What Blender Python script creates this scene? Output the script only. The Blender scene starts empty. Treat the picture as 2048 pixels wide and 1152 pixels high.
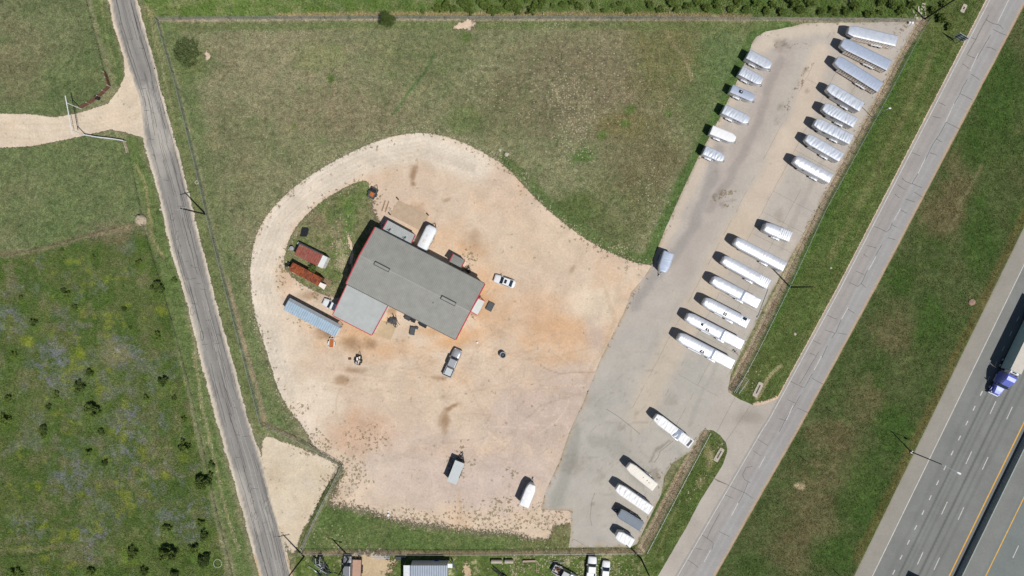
import bpy, math, random
import numpy as np
from mathutils import Vector, Matrix

# ---------------------------------------------------------------- camera, sky, sun
S = bpy.context.scene
CAM_H = 150.0
PXM = 9.2                                   # photograph pixels per metre on the ground
cam = bpy.data.cameras.new("Camera"); cam.sensor_width = 36.0; cam.lens = 36.0*PXM*CAM_H/2048.0
cam.clip_start = 1.0; cam.clip_end = 6000.0
camo = bpy.data.objects.new("Camera", cam); S.collection.objects.link(camo)
camo.location = (0, 0, CAM_H); camo.rotation_euler = (0, 0, 0); S.camera = camo
ELEV = math.radians(60.0)
SUN2D = Vector((0.69, -0.724)).normalized()  # horizontal direction towards the sun
sd = Vector((SUN2D.x*math.cos(ELEV), SUN2D.y*math.cos(ELEV), math.sin(ELEV)))
W = bpy.data.worlds.new("World"); S.world = W; W.use_nodes = True
nt = W.node_tree; bg = nt.nodes["Background"]; sky = nt.nodes.new("ShaderNodeTexSky")
sky.sky_type = 'NISHITA'; sky.sun_disc = False; sky.sun_elevation = ELEV
sky.sun_rotation = math.atan2(sd.x, sd.y)
sky.air_density = 1.0; sky.dust_density = 0.6
nt.links.new(sky.outputs[0], bg.inputs[0]); bg.inputs[1].default_value = 0.05
sl = bpy.data.lights.new("Sun", 'SUN'); sl.energy = 4.3; sl.angle = math.radians(0.5); sl.color = (1.0, 0.965, 0.91)
so = bpy.data.objects.new("Sun", sl); S.collection.objects.link(so)
so.rotation_euler = sd.to_track_quat('Z', 'Y').to_euler()
S.view_settings.view_transform = 'Standard'; S.view_settings.look = 'None'
S.view_settings.exposure = 0.0; S.view_settings.gamma = 1.0
KL = (1.33, 1.295, 1.22)                                    # radiance of a white sheet lying in this light

R = random.Random(7)
rng = np.random.default_rng(11)
COL = S.collection

def P(px, py, z=0.0):
    f = (CAM_H - z)/CAM_H/PXM
    return Vector(((px-1024)*f, (576-py)*f, z))

def lin1(c):
    c /= 255.0
    return c/12.92 if c <= 0.04045 else ((c+0.055)/1.055)**2.4
def alb(r, g, b):                            # albedo of a surface seen as this colour in full sun
    return tuple(min(0.85, lin1(v)/k) for v, k in zip((r, g, b), KL))
def albn(a):
    a = a/255.0
    return np.clip(np.where(a <= 0.04045, a/12.92, ((a+0.055)/1.055)**2.4)/np.array(KL), 0, 0.85)

# ---------------------------------------------------------------- materials
def mat(name, col, rough=0.7, metal=0.0, var=0.12, vscale=1.5, bump=0.0, bscale=8.0, spec=0.3, coord='Object', col2=None, c2s=1.0, c2t=0.5, coat=0.0):
    m = bpy.data.materials.new(name); m.use_nodes = True
    n = m.node_tree.nodes; l = m.node_tree.links; b = n["Principled BSDF"]
    b.inputs["Roughness"].default_value = rough; b.inputs["Metallic"].default_value = metal
    b.inputs["Specular IOR Level"].default_value = spec
    b.inputs["Coat Weight"].default_value = coat
    tc = n.new("ShaderNodeTexCoord")
    no = n.new("ShaderNodeTexNoise"); no.inputs["Scale"].default_value = vscale; no.inputs["Detail"].default_value = 5; no.inputs["Roughness"].default_value = 0.65
    l.new(tc.outputs[coord], no.inputs["Vector"])
    mr = n.new("ShaderNodeMapRange"); mr.inputs[1].default_value = 0.3; mr.inputs[2].default_value = 0.7
    mr.inputs[3].default_value = 1-var; mr.inputs[4].default_value = 1+var*0.6
    l.new(no.outputs[0], mr.inputs[0])
    mx = n.new("ShaderNodeMix"); mx.data_type = 'RGBA'; mx.blend_type = 'MULTIPLY'; mx.inputs[0].default_value = 1
    src = None
    if col2:
        n2 = n.new("ShaderNodeTexNoise"); n2.inputs["Scale"].default_value = c2s; n2.inputs["Detail"].default_value = 7; n2.inputs["Roughness"].default_value = 0.7
        l.new(tc.outputs[coord], n2.inputs["Vector"])
        m2 = n.new("ShaderNodeMapRange"); m2.inputs[1].default_value = c2t-0.06; m2.inputs[2].default_value = c2t+0.06
        l.new(n2.outputs[0], m2.inputs[0])
        mm = n.new("ShaderNodeMix"); mm.data_type = 'RGBA'; mm.inputs[6].default_value = (*col, 1); mm.inputs[7].default_value = (*col2, 1)
        l.new(m2.outputs[0], mm.inputs[0]); l.new(mm.outputs[2], mx.inputs[6])
    else:
        mx.inputs[6].default_value = (*col, 1)
    l.new(mr.outputs[0], mx.inputs[7]); l.new(mx.outputs[2], b.inputs["Base Color"])
    if bump:
        nb = n.new("ShaderNodeTexNoise"); nb.inputs["Scale"].default_value = bscale; nb.inputs["Detail"].default_value = 4
        l.new(tc.outputs[coord], nb.inputs["Vector"])
        bp = n.new("ShaderNodeBump"); bp.inputs["Strength"].default_value = bump; bp.inputs["Distance"].default_value = 0.05
        l.new(nb.outputs[0], bp.inputs["Height"]); l.new(bp.outputs[0], b.inputs["Normal"])
    return m

M = {}
M['white'] = mat('white_paint', (0.66, 0.68, 0.70), 0.45, 0.0, 0.10, 1.2)
M['cream'] = mat('cream_paint', (0.68, 0.64, 0.58), 0.5, 0.0, 0.08, 1.2)
M['alu'] = mat('aluminium_skin', (0.60, 0.62, 0.66), 0.45, 0.35, 0.14, 1.5)
M['alu_roof'] = mat('aluminium_roof', (0.52, 0.56, 0.63), 0.42, 0.25, 0.16, 1.1, bump=0.25, bscale=1.6)
M['alu_blue'] = mat('bluish_aluminium_roof', (0.36, 0.41, 0.52), 0.5, 0.2, 0.10, 1.6, bump=0.15, bscale=2)
M['alu_bright'] = mat('bright_aluminium_roof', (0.70, 0.72, 0.77), 0.40, 0.45, 0.12, 0.9, bump=0.25, bscale=2.2)
M['white_roof'] = mat('white_sheet_roof', (0.74, 0.74, 0.75), 0.5, 0.0, 0.07, 1.4, bump=0.3, bscale=1.5)
M['grey_roof'] = mat('grey_coated_roof', (0.16, 0.19, 0.23), 0.6, 0.0, 0.12, 1.5, bump=0.1)
M['slate_panel_step_shade'] = mat('slate_blue_panel_step_shade', (0.20, 0.25, 0.34), 0.5, 0.0, 0.12, 1.5)  # colour of a real roof panel, also of the shading painted at roof steps
M['grey'] = mat('grey_paint', (0.28, 0.30, 0.32), 0.6, 0, 0.15, 2)
M['dkgrey'] = mat('dark_grey_paint', (0.07, 0.08, 0.085), 0.6, 0, 0.2, 2)
M['black'] = mat('black_paint', (0.018, 0.02, 0.022), 0.5, 0, 0.2, 3)
M['rubber'] = mat('tyre_rubber', (0.022, 0.022, 0.024), 0.85, 0, 0.2, 6)
M['rim'] = mat('wheel_rim_metal', (0.5, 0.5, 0.52), 0.4, 0.5, 0.1, 4)
M['glass'] = mat('dark_tinted_glass', (0.02, 0.035, 0.05), 0.08, 0.0, 0.1, 2, spec=0.6)
M['steel'] = mat('galvanised_steel', (0.38, 0.40, 0.42), 0.5, 0.4, 0.15, 3)
M['dsteel'] = mat('dark_steel', (0.06, 0.06, 0.065), 0.55, 0.3, 0.25, 4)
M['roof_main'] = mat('grey_green_metal_roof', (0.275, 0.275, 0.252), 0.5, 0.15, 0.16, 0.6, bump=0.1)
M['roof_rib'] = mat('roof_rib_metal', (0.33, 0.33, 0.30), 0.5, 0.15, 0.12, 1)
M['roof_light'] = mat('pale_metal_roof', (0.40, 0.42, 0.41), 0.55, 0.1, 0.10, 0.8)
M['red'] = mat('red_trim_paint', (0.43, 0.045, 0.06), 0.6, 0, 0.15, 2)
M['wall_white'] = mat('white_steel_wall', (0.62, 0.63, 0.62), 0.55, 0, 0.1, 1.5)
M['rust_red'] = mat('faded_red_steel', (0.26, 0.075, 0.055), 0.8, 0, 0.3, 2.2, col2=(0.20, 0.13, 0.10), c2s=1.6, c2t=0.58, bump=0.2)
M['rust'] = mat('orange_rust', (0.30, 0.078, 0.026), 0.9, 0, 0.4, 2.4, col2=(0.12, 0.038, 0.028), c2s=2.2, c2t=0.52, bump=0.3)
M['blue_roof'] = mat('pale_blue_metal', (0.31, 0.41, 0.50), 0.5, 0.1, 0.16, 1.3, col2=(0.38, 0.45, 0.50), c2s=0.9, c2t=0.6)
M['wood'] = mat('weathered_wood', (0.30, 0.20, 0.13), 0.85, 0, 0.3, 3)
M['pale_wood'] = mat('pale_plywood', (0.52, 0.40, 0.28), 0.85, 0, 0.2, 2)
M['brown'] = mat('brown_stain_wood', (0.13, 0.065, 0.04), 0.85, 0, 0.35, 3)
M['pole'] = mat('creosoted_pole_wood', (0.022, 0.018, 0.015), 0.9, 0, 0.3, 4)
M['concrete'] = mat('cast_concrete', (0.42, 0.37, 0.31), 0.9, 0, 0.25, 2.5, bump=0.2)
M['barrier'] = mat('barrier_concrete', (0.30, 0.34, 0.33), 0.85, 0, 0.2, 1.5)
M['stone'] = mat('pale_limestone', (0.46, 0.41, 0.33), 0.95, 0, 0.35, 3, bump=0.6, bscale=5)
M['brownstone'] = mat('brown_stone', (0.30, 0.20, 0.15), 0.95, 0, 0.3, 3, bump=0.6, bscale=5)
M['silver'] = mat('silver_car_paint', (0.42, 0.43, 0.46), 0.32, 0.5, 0.06, 2, coat=0.6)
M['pearl'] = mat('white_car_paint', (0.72, 0.73, 0.75), 0.3, 0.0, 0.04, 2, coat=0.7)
M['greycar'] = mat('grey_car_paint', (0.25, 0.26, 0.27), 0.32, 0.4, 0.06, 2, coat=0.6)
M['truckblue'] = mat('blue_truck_paint', (0.15, 0.18, 0.58), 0.3, 0.2, 0.08, 2, coat=0.7)
M['teal'] = mat('teal_grey_trailer_side', (0.30, 0.43, 0.46), 0.45, 0.1, 0.1, 1)
M['truckroof'] = mat('dusty_trailer_roof', (0.50, 0.47, 0.42), 0.7, 0, 0.12, 1)
M['orange'] = mat('orange_rusty_plate', (0.42, 0.13, 0.03), 0.8, 0, 0.3, 3)
M['tarp'] = mat('black_plastic_tarp', (0.012, 0.014, 0.018), 0.5, 0, 0.3, 3, bump=0.6, bscale=3)
M['bluebarrel'] = mat('blue_plastic', (0.02, 0.05, 0.35), 0.5, 0, 0.1, 3)
M['lens'] = mat('lamp_lens', (0.6, 0.6, 0.58), 0.2, 0, 0.05, 3)
M['redlens'] = mat('red_lamp_lens', (0.35, 0.02, 0.02), 0.25, 0, 0.05, 3)
M['bark'] = mat('bark', (0.10, 0.08, 0.06), 0.9, 0, 0.3, 6)
M['stock_side'] = mat('stock_trailer_side', (0.82, 0.79, 0.74), 0.7, 0.0, 0.12, 1.8, col2=(0.50, 0.28, 0.16), c2s=3.0, c2t=0.56)
M['hay'] = mat('dry_straw', (0.42, 0.35, 0.26), 0.95, 0, 0.35, 5, bump=0.8, bscale=8)
M['crack'] = mat('crack_sealant', (0.085, 0.08, 0.075), 0.6, 0, 0.25, 1.0, coord='Object')
M['joint_and_line'] = mat('dirt_joint_and_dark_line', (0.19, 0.165, 0.135), 0.9, 0, 0.35, 0.9)
M['paintw'] = mat('white_road_paint', (0.50, 0.49, 0.46), 0.7, 0, 0.25, 1.2)
M['painty'] = mat('yellow_road_paint', (0.62, 0.34, 0.05), 0.7, 0, 0.2, 1.2)

def leafmat(name, c1, c2):
    m = bpy.data.materials.new(name); m.use_nodes = True
    n = m.node_tree.nodes; l = m.node_tree.links; b = n["Principled BSDF"]
    b.inputs["Roughness"].default_value = 0.7; b.inputs["Specular IOR Level"].default_value = 0.2
    a = n.new("ShaderNodeAttribute"); a.attribute_name = "tint"
    oi = n.new("ShaderNodeObjectInfo")
    ad = n.new("ShaderNodeMath"); ad.operation = 'MULTIPLY_ADD'; ad.inputs[1].default_value = 0.5
    l.new(oi.outputs["Random"], ad.inputs[0]); l.new(a.outputs["Fac"], ad.inputs[2])
    mm = n.new("ShaderNodeMix"); mm.data_type = 'RGBA'; mm.inputs[6].default_value = (*c1, 1); mm.inputs[7].default_value = (*c2, 1)
    l.new(ad.outputs[0], mm.inputs[0]); l.new(mm.outputs[2], b.inputs["Base Color"])
    return m
M['leaf_dark'] = leafmat('juniper_foliage', (0.032, 0.056, 0.018), (0.095, 0.135, 0.032))
M['leaf_mid'] = leafmat('shrub_foliage', (0.045, 0.080, 0.018), (0.135, 0.185, 0.040))
M['leaf_grey'] = leafmat('sparse_shrub_foliage', (0.028, 0.048, 0.016), (0.095, 0.125, 0.045))

def wire_mat(name, col, cover):
    m = bpy.data.materials.new(name); m.use_nodes = True
    n = m.node_tree.nodes; l = m.node_tree.links; b = n["Principled BSDF"]
    b.inputs["Base Color"].default_value = (*col, 1); b.inputs["Roughness"].default_value = 0.5
    tr = n.new("ShaderNodeBsdfTransparent"); mx = n.new("ShaderNodeMixShader")
    tc = n.new("ShaderNodeTexCoord"); wv = []
    fac = None
    for ang in (45, -45):
        mp = n.new("ShaderNodeMapping"); mp.inputs["Rotation"].default_value = (0, 0, math.radians(ang)); mp.inputs["Scale"].default_value = (1, 1, 1)
        l.new(tc.outputs["UV"], mp.inputs["Vector"])
        w = n.new("ShaderNodeTexWave"); w.inputs["Scale"].default_value = 3.2; w.wave_type = 'BANDS'
        l.new(mp.outputs[0], w.inputs["Vector"])
        g = n.new("ShaderNodeMath"); g.operation = 'GREATER_THAN'; g.inputs[1].default_value = 1-cover
        l.new(w.outputs["Fac"], g.inputs[0]); wv.append(g)
    mxm = n.new("ShaderNodeMath"); mxm.operation = 'MAXIMUM'
    l.new(wv[0].outputs[0], mxm.inputs[0]); l.new(wv[1].outputs[0], mxm.inputs[1])
    l.new(mxm.outputs[0], mx.inputs[0]); l.new(tr.outputs[0], mx.inputs[1]); l.new(b.outputs[0], mx.inputs[2])
    l.new(mx.outputs[0], n["Material Output"].inputs["Surface"])
    return m
M['chain'] = wire_mat('chain_link_wire', (0.33, 0.36, 0.36), 0.06)

# ---------------------------------------------------------------- mesh helpers
class MB:
    def __init__(s): s.v = []; s.f = []; s.m = []
    def add(s, vs, fs, mi=0):
        o = len(s.v); s.v += [tuple(v) for v in vs]; s.f += [tuple(i+o for i in f) for f in fs]; s.m += [mi]*len(fs); return s
    def box(s, x0, x1, y0, y1, z0, z1, mi=0):
        v = [(x, y, z) for z in (z0, z1) for y in (y0, y1) for x in (x0, x1)]
        return s.add(v, [(0, 2, 3, 1), (4, 5, 7, 6), (0, 1, 5, 4), (2, 6, 7, 3), (0, 4, 6, 2), (1, 3, 7, 5)], mi)
    def obox(s, c, ax, L, Wd, z0, z1, mi=0):       # box centred on c, long axis ax
        ax = Vector((ax[0], ax[1])).normalized(); n = Vector((-ax.y, ax.x)); c = Vector((c[0], c[1]))
        q = [c-ax*L/2-n*Wd/2, c+ax*L/2-n*Wd/2, c+ax*L/2+n*Wd/2, c-ax*L/2+n*Wd/2]
        return s.prism(q, z0, z1, mi)
    def prism(s, poly, z0, z1, mi=0):
        n = len(poly); a = sum(poly[i][0]*poly[(i+1) % n][1]-poly[(i+1) % n][0]*poly[i][1] for i in range(n))
        if a < 0: poly = poly[::-1]
        v = [(p[0], p[1], z0) for p in poly]+[(p[0], p[1], z1) for p in poly]
        return s.add(v, [tuple(range(n-1, -1, -1)), tuple(range(n, 2*n))]+[(i, (i+1) % n, n+(i+1) % n, n+i) for i in range(n)], mi)
    def slab(s, c4, t, mi=0):                      # slab of four top corners, thickness t downwards
        c4 = [Vector(c) for c in c4]; nn = (c4[1]-c4[0]).cross(c4[2]-c4[0]).normalized()
        if nn.z < 0: c4 = c4[::-1]; nn = -nn
        v = c4+[c-nn*t for c in c4]
        return s.add(v, [(0, 1, 2, 3), (7, 6, 5, 4)]+[(i, i+4, (i+1) % 4+4, (i+1) % 4) for i in range(4)], mi)
    def tube(s, a, b, r, n=8, r2=None, mi=0):
        a = Vector(a); b = Vector(b); d = (b-a).normalized(); u = d.orthogonal().normalized(); w = d.cross(u); r2 = r if r2 is None else r2
        v = []
        for c, rr in ((a, r), (b, r2)):
            for i in range(n):
                t = 2*math.pi*i/n; v.append(c+(u*math.cos(t)+w*math.sin(t))*rr)
        return s.add(v, [tuple(range(n-1, -1, -1)), tuple(range(n, 2*n))]+[(i, (i+1) % n, n+(i+1) % n, n+i) for i in range(n)], mi)
    def loft(s, rings, mi=0, cap=True, closed=True):
        n = len(rings[0]); v = [p for r in rings for p in r]; f = []
        for k in range(len(rings)-1):
            for i in range(n if closed else n-1):
                j = (i+1) % n; f.append((k*n+i, k*n+j, (k+1)*n+j, (k+1)*n+i))
        if cap: f += [tuple(range(n-1, -1, -1)), tuple((len(rings)-1)*n+i for i in range(n))]
        return s.add(v, f, mi)
    def build(s, name, mats, parent=None, smooth=False, rel=False, bevel=0.0):
        if not isinstance(mats, (list, tuple)): mats = [mats]
        me = bpy.data.meshes.new(name)
        v = s.v
        if rel and parent is not None:
            o = parent.location; v = [(p[0]-o.x, p[1]-o.y, p[2]-o.z) for p in v]
        me.from_pydata(v, [], s.f)
        for m in mats: me.materials.append(m)
        if len(mats) > 1: me.polygons.foreach_set('material_index', s.m)
        if smooth: me.polygons.foreach_set('use_smooth', [True]*len(me.polygons))
        me.update()
        import bmesh
        bm = bmesh.new(); bm.from_mesh(me); bmesh.ops.recalc_face_normals(bm, faces=bm.faces[:]); bm.to_mesh(me); bm.free()
        o = bpy.data.objects.new(name, me); COL.objects.link(o)
        if parent is not None: o.parent = parent
        if bevel:
            b = o.modifiers.new('bevel', 'BEVEL'); b.width = bevel; b.segments = 2; b.limit_method = 'ANGLE'
        return o

def thing(name, label, cat, loc=(0, 0, 0), rot=0.0, group=None):
    o = bpy.data.objects.new(name, None); COL.objects.link(o); o.empty_display_size = 0.5
    o.location = loc; o.rotation_euler = (0, 0, rot); o['label'] = label; o['category'] = cat
    if group: o['group'] = group
    return o
def tag(o, label, cat, group=None):
    o['label'] = label; o['category'] = cat
    if group: o['group'] = group
    return o
def copy_thing(src, loc, rot=0.0, scale=(1, 1, 1), label=None):
    r = src.copy(); COL.objects.link(r); r.location = loc; r.rotation_euler = (0, 0, rot); r.scale = scale
    if label: r['label'] = label
    for ch in list(src.children):
        c = ch.copy(); COL.objects.link(c); c.parent = r
        for g in list(ch.children):
            d = g.copy(); COL.objects.link(d); d.parent = c
    return r

# ---------------------------------------------------------------- numeric fields (in photograph pixels)
_tabs = {}
def vnoise(x, y, seed):
    if seed not in _tabs: _tabs[seed] = np.random.default_rng(seed).random((256, 256)).astype(np.float32)
    T = _tabs[seed]; xi = np.floor(x).astype(np.int64); yi = np.floor(y).astype(np.int64)
    fx = (x-xi); fy = (y-yi); fx = fx*fx*(3-2*fx); fy = fy*fy*(3-2*fy)
    a = T[xi & 255, yi & 255]; b = T[(xi+1) & 255, yi & 255]; c = T[xi & 255, (yi+1) & 255]; d = T[(xi+1) & 255, (yi+1) & 255]
    return (a*(1-fx)+b*fx)*(1-fy)+(c*(1-fx)+d*fx)*fy
def fbm(x, y, scale, seed, oct=4, rough=0.55):
    s = 0; a = 1; t = 0; f = 1.0/scale
    for k in range(oct):
        s = s+a*vnoise(x*f+17.3*k, y*f+9.1*k, seed+k); t += a; a *= rough; f *= 2.03
    return s/t*2-1
def segd(x, y, pts, closed=False):
    d = np.full(x.shape, 1e9)
    n = len(pts)
    for i in range(n if closed else n-1):
        ax, ay = pts[i]; bx, by = pts[(i+1) % n]; ex, ey = bx-ax, by-ay; L = ex*ex+ey*ey+1e-9
        t = np.clip(((x-ax)*ex+(y-ay)*ey)/L, 0, 1)
        np.minimum(d, (x-ax-t*ex)**2+(y-ay-t*ey)**2, out=d)
    return np.sqrt(d)
def sdf(x, y, poly):                          # positive inside
    ins = np.zeros(x.shape, bool); n = len(poly)
    for i in range(n):
        x1, y1 = poly[i]; x2, y2 = poly[(i+1) % n]
        if y1 == y2: continue
        c = ((y1 > y) != (y2 > y)) & (x < (x2-x1)*(y-y1)/(y2-y1)+x1)
        ins ^= c
    return np.where(ins, 1, -1)*segd(x, y, poly, True)
def smooth(pts, it=2):
    for _ in range(it):
        q = []
        for i in range(len(pts)):
            a = pts[i]; b = pts[(i+1) % len(pts)]
            q += [(a[0]*.75+b[0]*.25, a[1]*.75+b[1]*.25), (a[0]*.25+b[0]*.75, a[1]*.25+b[1]*.75)]
        pts = q
    return pts
def sstep(a, b, v):
    t = np.clip((v-a)/(b-a), 0, 1); return t*t*(3-2*t)

YARD = smooth([(800, 268), (850, 264), (905, 275), (960, 300), (1010, 330), (1045, 368), (1080, 405), (1120, 440), (1165, 474), (1210, 500), (1260, 522), (1310, 532),
               (1400, 560), (1350, 760), (1240, 1010), (1145, 1065), (1080, 1083), (1020, 1066), (937, 1062), (874, 1052), (812, 1046), (762, 1034), (727, 1020), (687, 1012), (658, 1012),
               (672, 975), (690, 935), (655, 912), (625, 895), (605, 850), (585, 830), (560, 790), (545, 745), (532, 700), (515, 650), (503, 600), (499, 550), (504, 500), (515, 460), (540, 420), (580, 380), (620, 350), (680, 315), (740, 286)], 1)
ISLAND = smooth([(735, 358), (700, 370), (650, 398), (610, 432), (585, 465), (570, 505), (567, 535), (590, 560), (625, 580), (655, 592), (700, 600), (760, 520), (762, 440), (752, 415), (741, 385)], 1)
ENTRY = smooth([(524, 868), (560, 880), (620, 902), (665, 922), (682, 936), (655, 970), (640, 1000), (620, 1040), (603, 1065), (594, 1100), (582, 1112), (556, 1060), (537, 1000), (521, 930)], 1)
LDRIVE = [(-400, 215), (0, 227), (60, 228), (110, 234), (160, 225), (215, 207), (238, 178), (249, 150), (246, 105), (262, 100), (300, 190), (312, 300), (296, 300), (285, 275), (250, 265), (220, 260), (185, 268), (140, 278), (95, 287), (60, 293), (0, 296), (-400, 330)]
LOT = [(1497, 108), (1503, 88), (1512, 74), (1530, 64), (1580, 54), (1610, 46), (1834, 44), (1800, 104), (1697, 300), (1640, 405), (1540, 590), (1462, 745), (1450, 778), (1420, 850), (1407, 858), (1378, 905), (1345, 925), (1328, 955), (1322, 990), (1274, 1088), (1262, 1093), (1137, 1095), (1142, 1060), (1141, 1022), (1082, 1020),
       (1090, 985), (1120, 920), (1140, 860), (1166, 806), (1200, 720), (1250, 620), (1262, 585), (1290, 552), (1303, 532), (1310, 508), (1330, 460), (1370, 370), (1400, 308), (1440, 235), (1480, 150)]
DRIVE = [(1462, 745), (1455, 783), (1480, 799), (1510, 812), (1530, 808), (1556, 797), (1536, 850), (1352, 1175), (1300, 1175), (1316, 1152), (1374, 1052), (1399, 1004), (1424, 964), (1446, 929), (1455, 902), (1452, 885), (1440, 870), (1425, 860), (1405, 860), (1395, 870), (1440, 775)]
CR_L = [(120, -420), (221, 0), (230, 45), (246, 100), (265, 155), (280, 200), (285, 240), (291, 288), (310, 350), (325, 408), (345, 500), (369, 576), (385, 638), (400, 701), (420, 776), (444, 864), (472, 964), (490, 1026), (512, 1114), (522, 1152), (630, 1600)]
CR_R = [(170, -420), (272, 0), (287, 57), (307, 125), (322, 190), (348, 280), (370, 363), (387, 438), (407, 513), (422, 576), (437, 633), (455, 696), (467, 738), (480, 788), (502, 862), (524, 926), (542, 1001), (562, 1070), (582, 1152), (690, 1600)]
CROAD = CR_L+CR_R[::-1]
FL = [(2196, -420), (1978, 0), (1829, 288), (1680, 576), (1536, 841), (1521, 864), (1354, 1152), (1090, 1600)]
FR = [(2280, -420), (2054, 0), (1903, 288), (1752, 576), (1595, 864), (1536, 966), (1431, 1152), (1170, 1600)]
FROAD = [(x-4, y) for x, y in FL]+FR[::-1]
hx = lambda y, x0=1848.0: x0-(y-864)*0.487    # highway line through (x0, 864)
HWAY = [(hx(-420), -420), (hx(1600), 1600), (hx(1600, 2600), 1600), (hx(-420, 2600), -420)]
MEDIAN = [(x, y) for x, y in FR]+[(hx(1600), 1600), (hx(-420), -420)]
EVERGE = [(1845, 40), (1990, -420), (2196, -420)]+FL[1:]+[(1250, 1110), (1400, 860), (1600, 500)]
FENCE_E = [(1850, 40), (1834, 62), (1740, 238), (1640, 420), (1575, 560), (1506, 700), (1462, 782)]
FENCE_E2 = [(1414, 862), (1380, 925), (1330, 1020), (1288, 1100)]

S1 = [(320, 576, 15), (190, 820, 17), (165, 774, 14), (372, 893, 15), (410, 962, 19), (343, 1106, 21), (270, 1105, 16), (15, 838, 13), (90, 857, 10), (20, 797, 9), (70, 645, 9), (136, 590, 10), (152, 615, 7), (318, 672, 10), (330, 763, 12), (30, 710, 9), (182, 745, 9), (115, 790, 9), (100, 814, 7), (180, 905, 10), (212, 925, 8), (337, 1056, 11), (412, 1070, 13), (391, 1096, 12), (412, 1118, 16), (185, 1142, 10), (293, 1142, 11), (36, 1147, 15), (352, 1149, 12), (404, 1044, 9), (425, 930, 9), (423, 950, 8), (345, 1010, 0), (250, 618, 6), (295, 795, 7), (350, 795, 6), (90, 870, 8), (205, 864, 8), (280, 525, 8), (262, 655, 5), (370, 838, 7), (128, 580, 6), (44, 596, 6), (60, 672, 0), (270, 1075, 0), (350, 560, 7), (188, 516, 6), (125, 500, 5), (278, 530, 6)]
S1 = [s for s in S1 if s[2] > 0]
def field(x, y):
    """returns dict of per-point arrays: grass colour, bare colour, bias, specks"""
    wx = x+fbm(x, y, 40, 1)*14; wy = y+fbm(x, y, 40, 5)*14
    n1 = fbm(x, y, 60, 21, 5, .6); n2 = fbm(x, y, 22, 31, 4, .6); n3 = fbm(x, y, 130, 41, 3); n4 = fbm(x, y, 9, 51, 3, .7)
    g = np.zeros(x.shape+(3,))
    def fill(mask, c):
        m = mask[..., None]; g[:] = g*(1-m)+np.array(c, float)*m
    def blob(cx, cy, rx, c, ry=None, a=1.0, soft=0.6):
        ry = ry or rx; d = np.sqrt(((wx-cx)/rx)**2+((wy-cy)/ry)**2)+n2*0.3+n4*.22
        fill(a*(1-sstep(1-soft, 1+soft*.5, d)), c)
    def stroke(pts, w, c, a=1.0, soft=1.0, warp=0.35):
        xx = x+(wx-x)*warp; yy = y+(wy-y)*warp
        d = segd(xx, yy, pts)/w; fill(a*(1-sstep(1-soft*.6, 1+soft*.4, d)), c)
    def zone(poly, c, soft=4):
        fill(sstep(-soft, soft, sdf(x+(wx-x)*.3, y+(wy-y)*.3, poly)), c)
    g[:] = (126, 125, 87)
    # centre field
    fill(sstep(-.1, .9, n1+n3*.6)*.6, (136, 128, 94)); fill(sstep(.0, .8, -n1+n2*.4)*.55, (104, 108, 68))
    blob(560, 130, 170, (140, 132, 98), 90, .8); blob(700, 230, 130, (130, 118, 88), 60, .7); blob(470, 170, 60, (132, 126, 92), 90, .6)
    blob(840, 110, 130, (114, 118, 76), 70, .7); blob(640, 115, 60, (126, 130, 80), 35, .6)
    blob(1180, 170, 190, (124, 112, 84), 120, .75); blob(1060, 190, 90, (116, 110, 80), 80, .6); blob(1000, 215, 90, (112, 110, 74), 60, .5)
    blob(1340, 110, 90, (108, 108, 64), 120, .7); blob(1250, 250, 60, (124, 112, 66), 35, .8); blob(1300, 300, 120, (112, 108, 72), 90, .5)
    blob(1230, 400, 90, (106, 108, 68), 80, .7); blob(1150, 420, 60, (88, 104, 52), 40, .8); blob(1220, 470, 70, (98, 104, 60), 35, .6)
    blob(1170, 310, 26, (84, 112, 50), 18, .8); blob(1295, 330, 80, (116, 106, 76), 60, .6)
    blob(1450, 130, 60, (96, 116, 66), 90, .8); blob(1400, 220, 50, (98, 112, 66), 70, .7); blob(1545, 55, 60, (92, 112, 56), 16, .8)
    stroke([(1570, 52), (1505, 75), (1490, 120), (1440, 225), (1395, 310), (1330, 440), (1300, 515), (1285, 528)], 15, (80, 106, 50), .85)
    stroke([(1010, 320), (1060, 365), (1110, 420), (1200, 485), (1280, 522)], 14, (86, 106, 54), .7)
    stroke([(868, 108), (850, 145), (820, 180), (800, 212), (786, 228)], 3.2, (84, 110, 60), .8, warp=.2)
    stroke([(335, 60), (372, 200), (420, 400), (470, 600), (520, 780), (560, 850)], 26, (102, 114, 68), .8)
    stroke([(330, 52), (700, 50), (1200, 50), (1560, 52)], 9, (104, 116, 66), .7)
    blob(385, 130, 50, (96, 110, 60), 40, .7); blob(460, 330, 60, (112, 112, 76), 130, .5); blob(420, 520, 35, (110, 112, 74), 90, .5)
    blob(930, 240, 50, (96, 112, 60), 30, .6)
    for cx, cy, r in ((1255, 245, 10), (1210, 275, 12), (660, 165, 10), (935, 70, 12), (590, 250, 6), (1330, 225, 9), (1265, 215, 12)): blob(cx, cy, r, (84, 108, 46), None, .8)
    stroke([(1331, 60), (1345, 85), (1370, 120), (1384, 160)], 4, (140, 128, 92), .7); stroke([(1280, 66), (1292, 110), (1304, 140)], 4, (134, 118, 78), .6)
    # tyre marks in the field
    for pts in ([(1048, 165), (1075, 156), (1100, 162), (1112, 180), (1119, 205)], [(1055, 187), (1075, 178), (1092, 188), (1099, 212), (1095, 238)], [(700, 102), (718, 110), (730, 128)], [(930, 148), (960, 132), (1000, 130), (1030, 145)]):
        stroke(pts, 1.6, (160, 154, 116), .6, .9, 0)
    # north west lawns
    NW1 = [(-400, -400), (110, -420), (172, 0), (200, 100), (215, 150), (222, 172), (160, 218), (110, 234), (0, 227), (-400, 215)]
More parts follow.
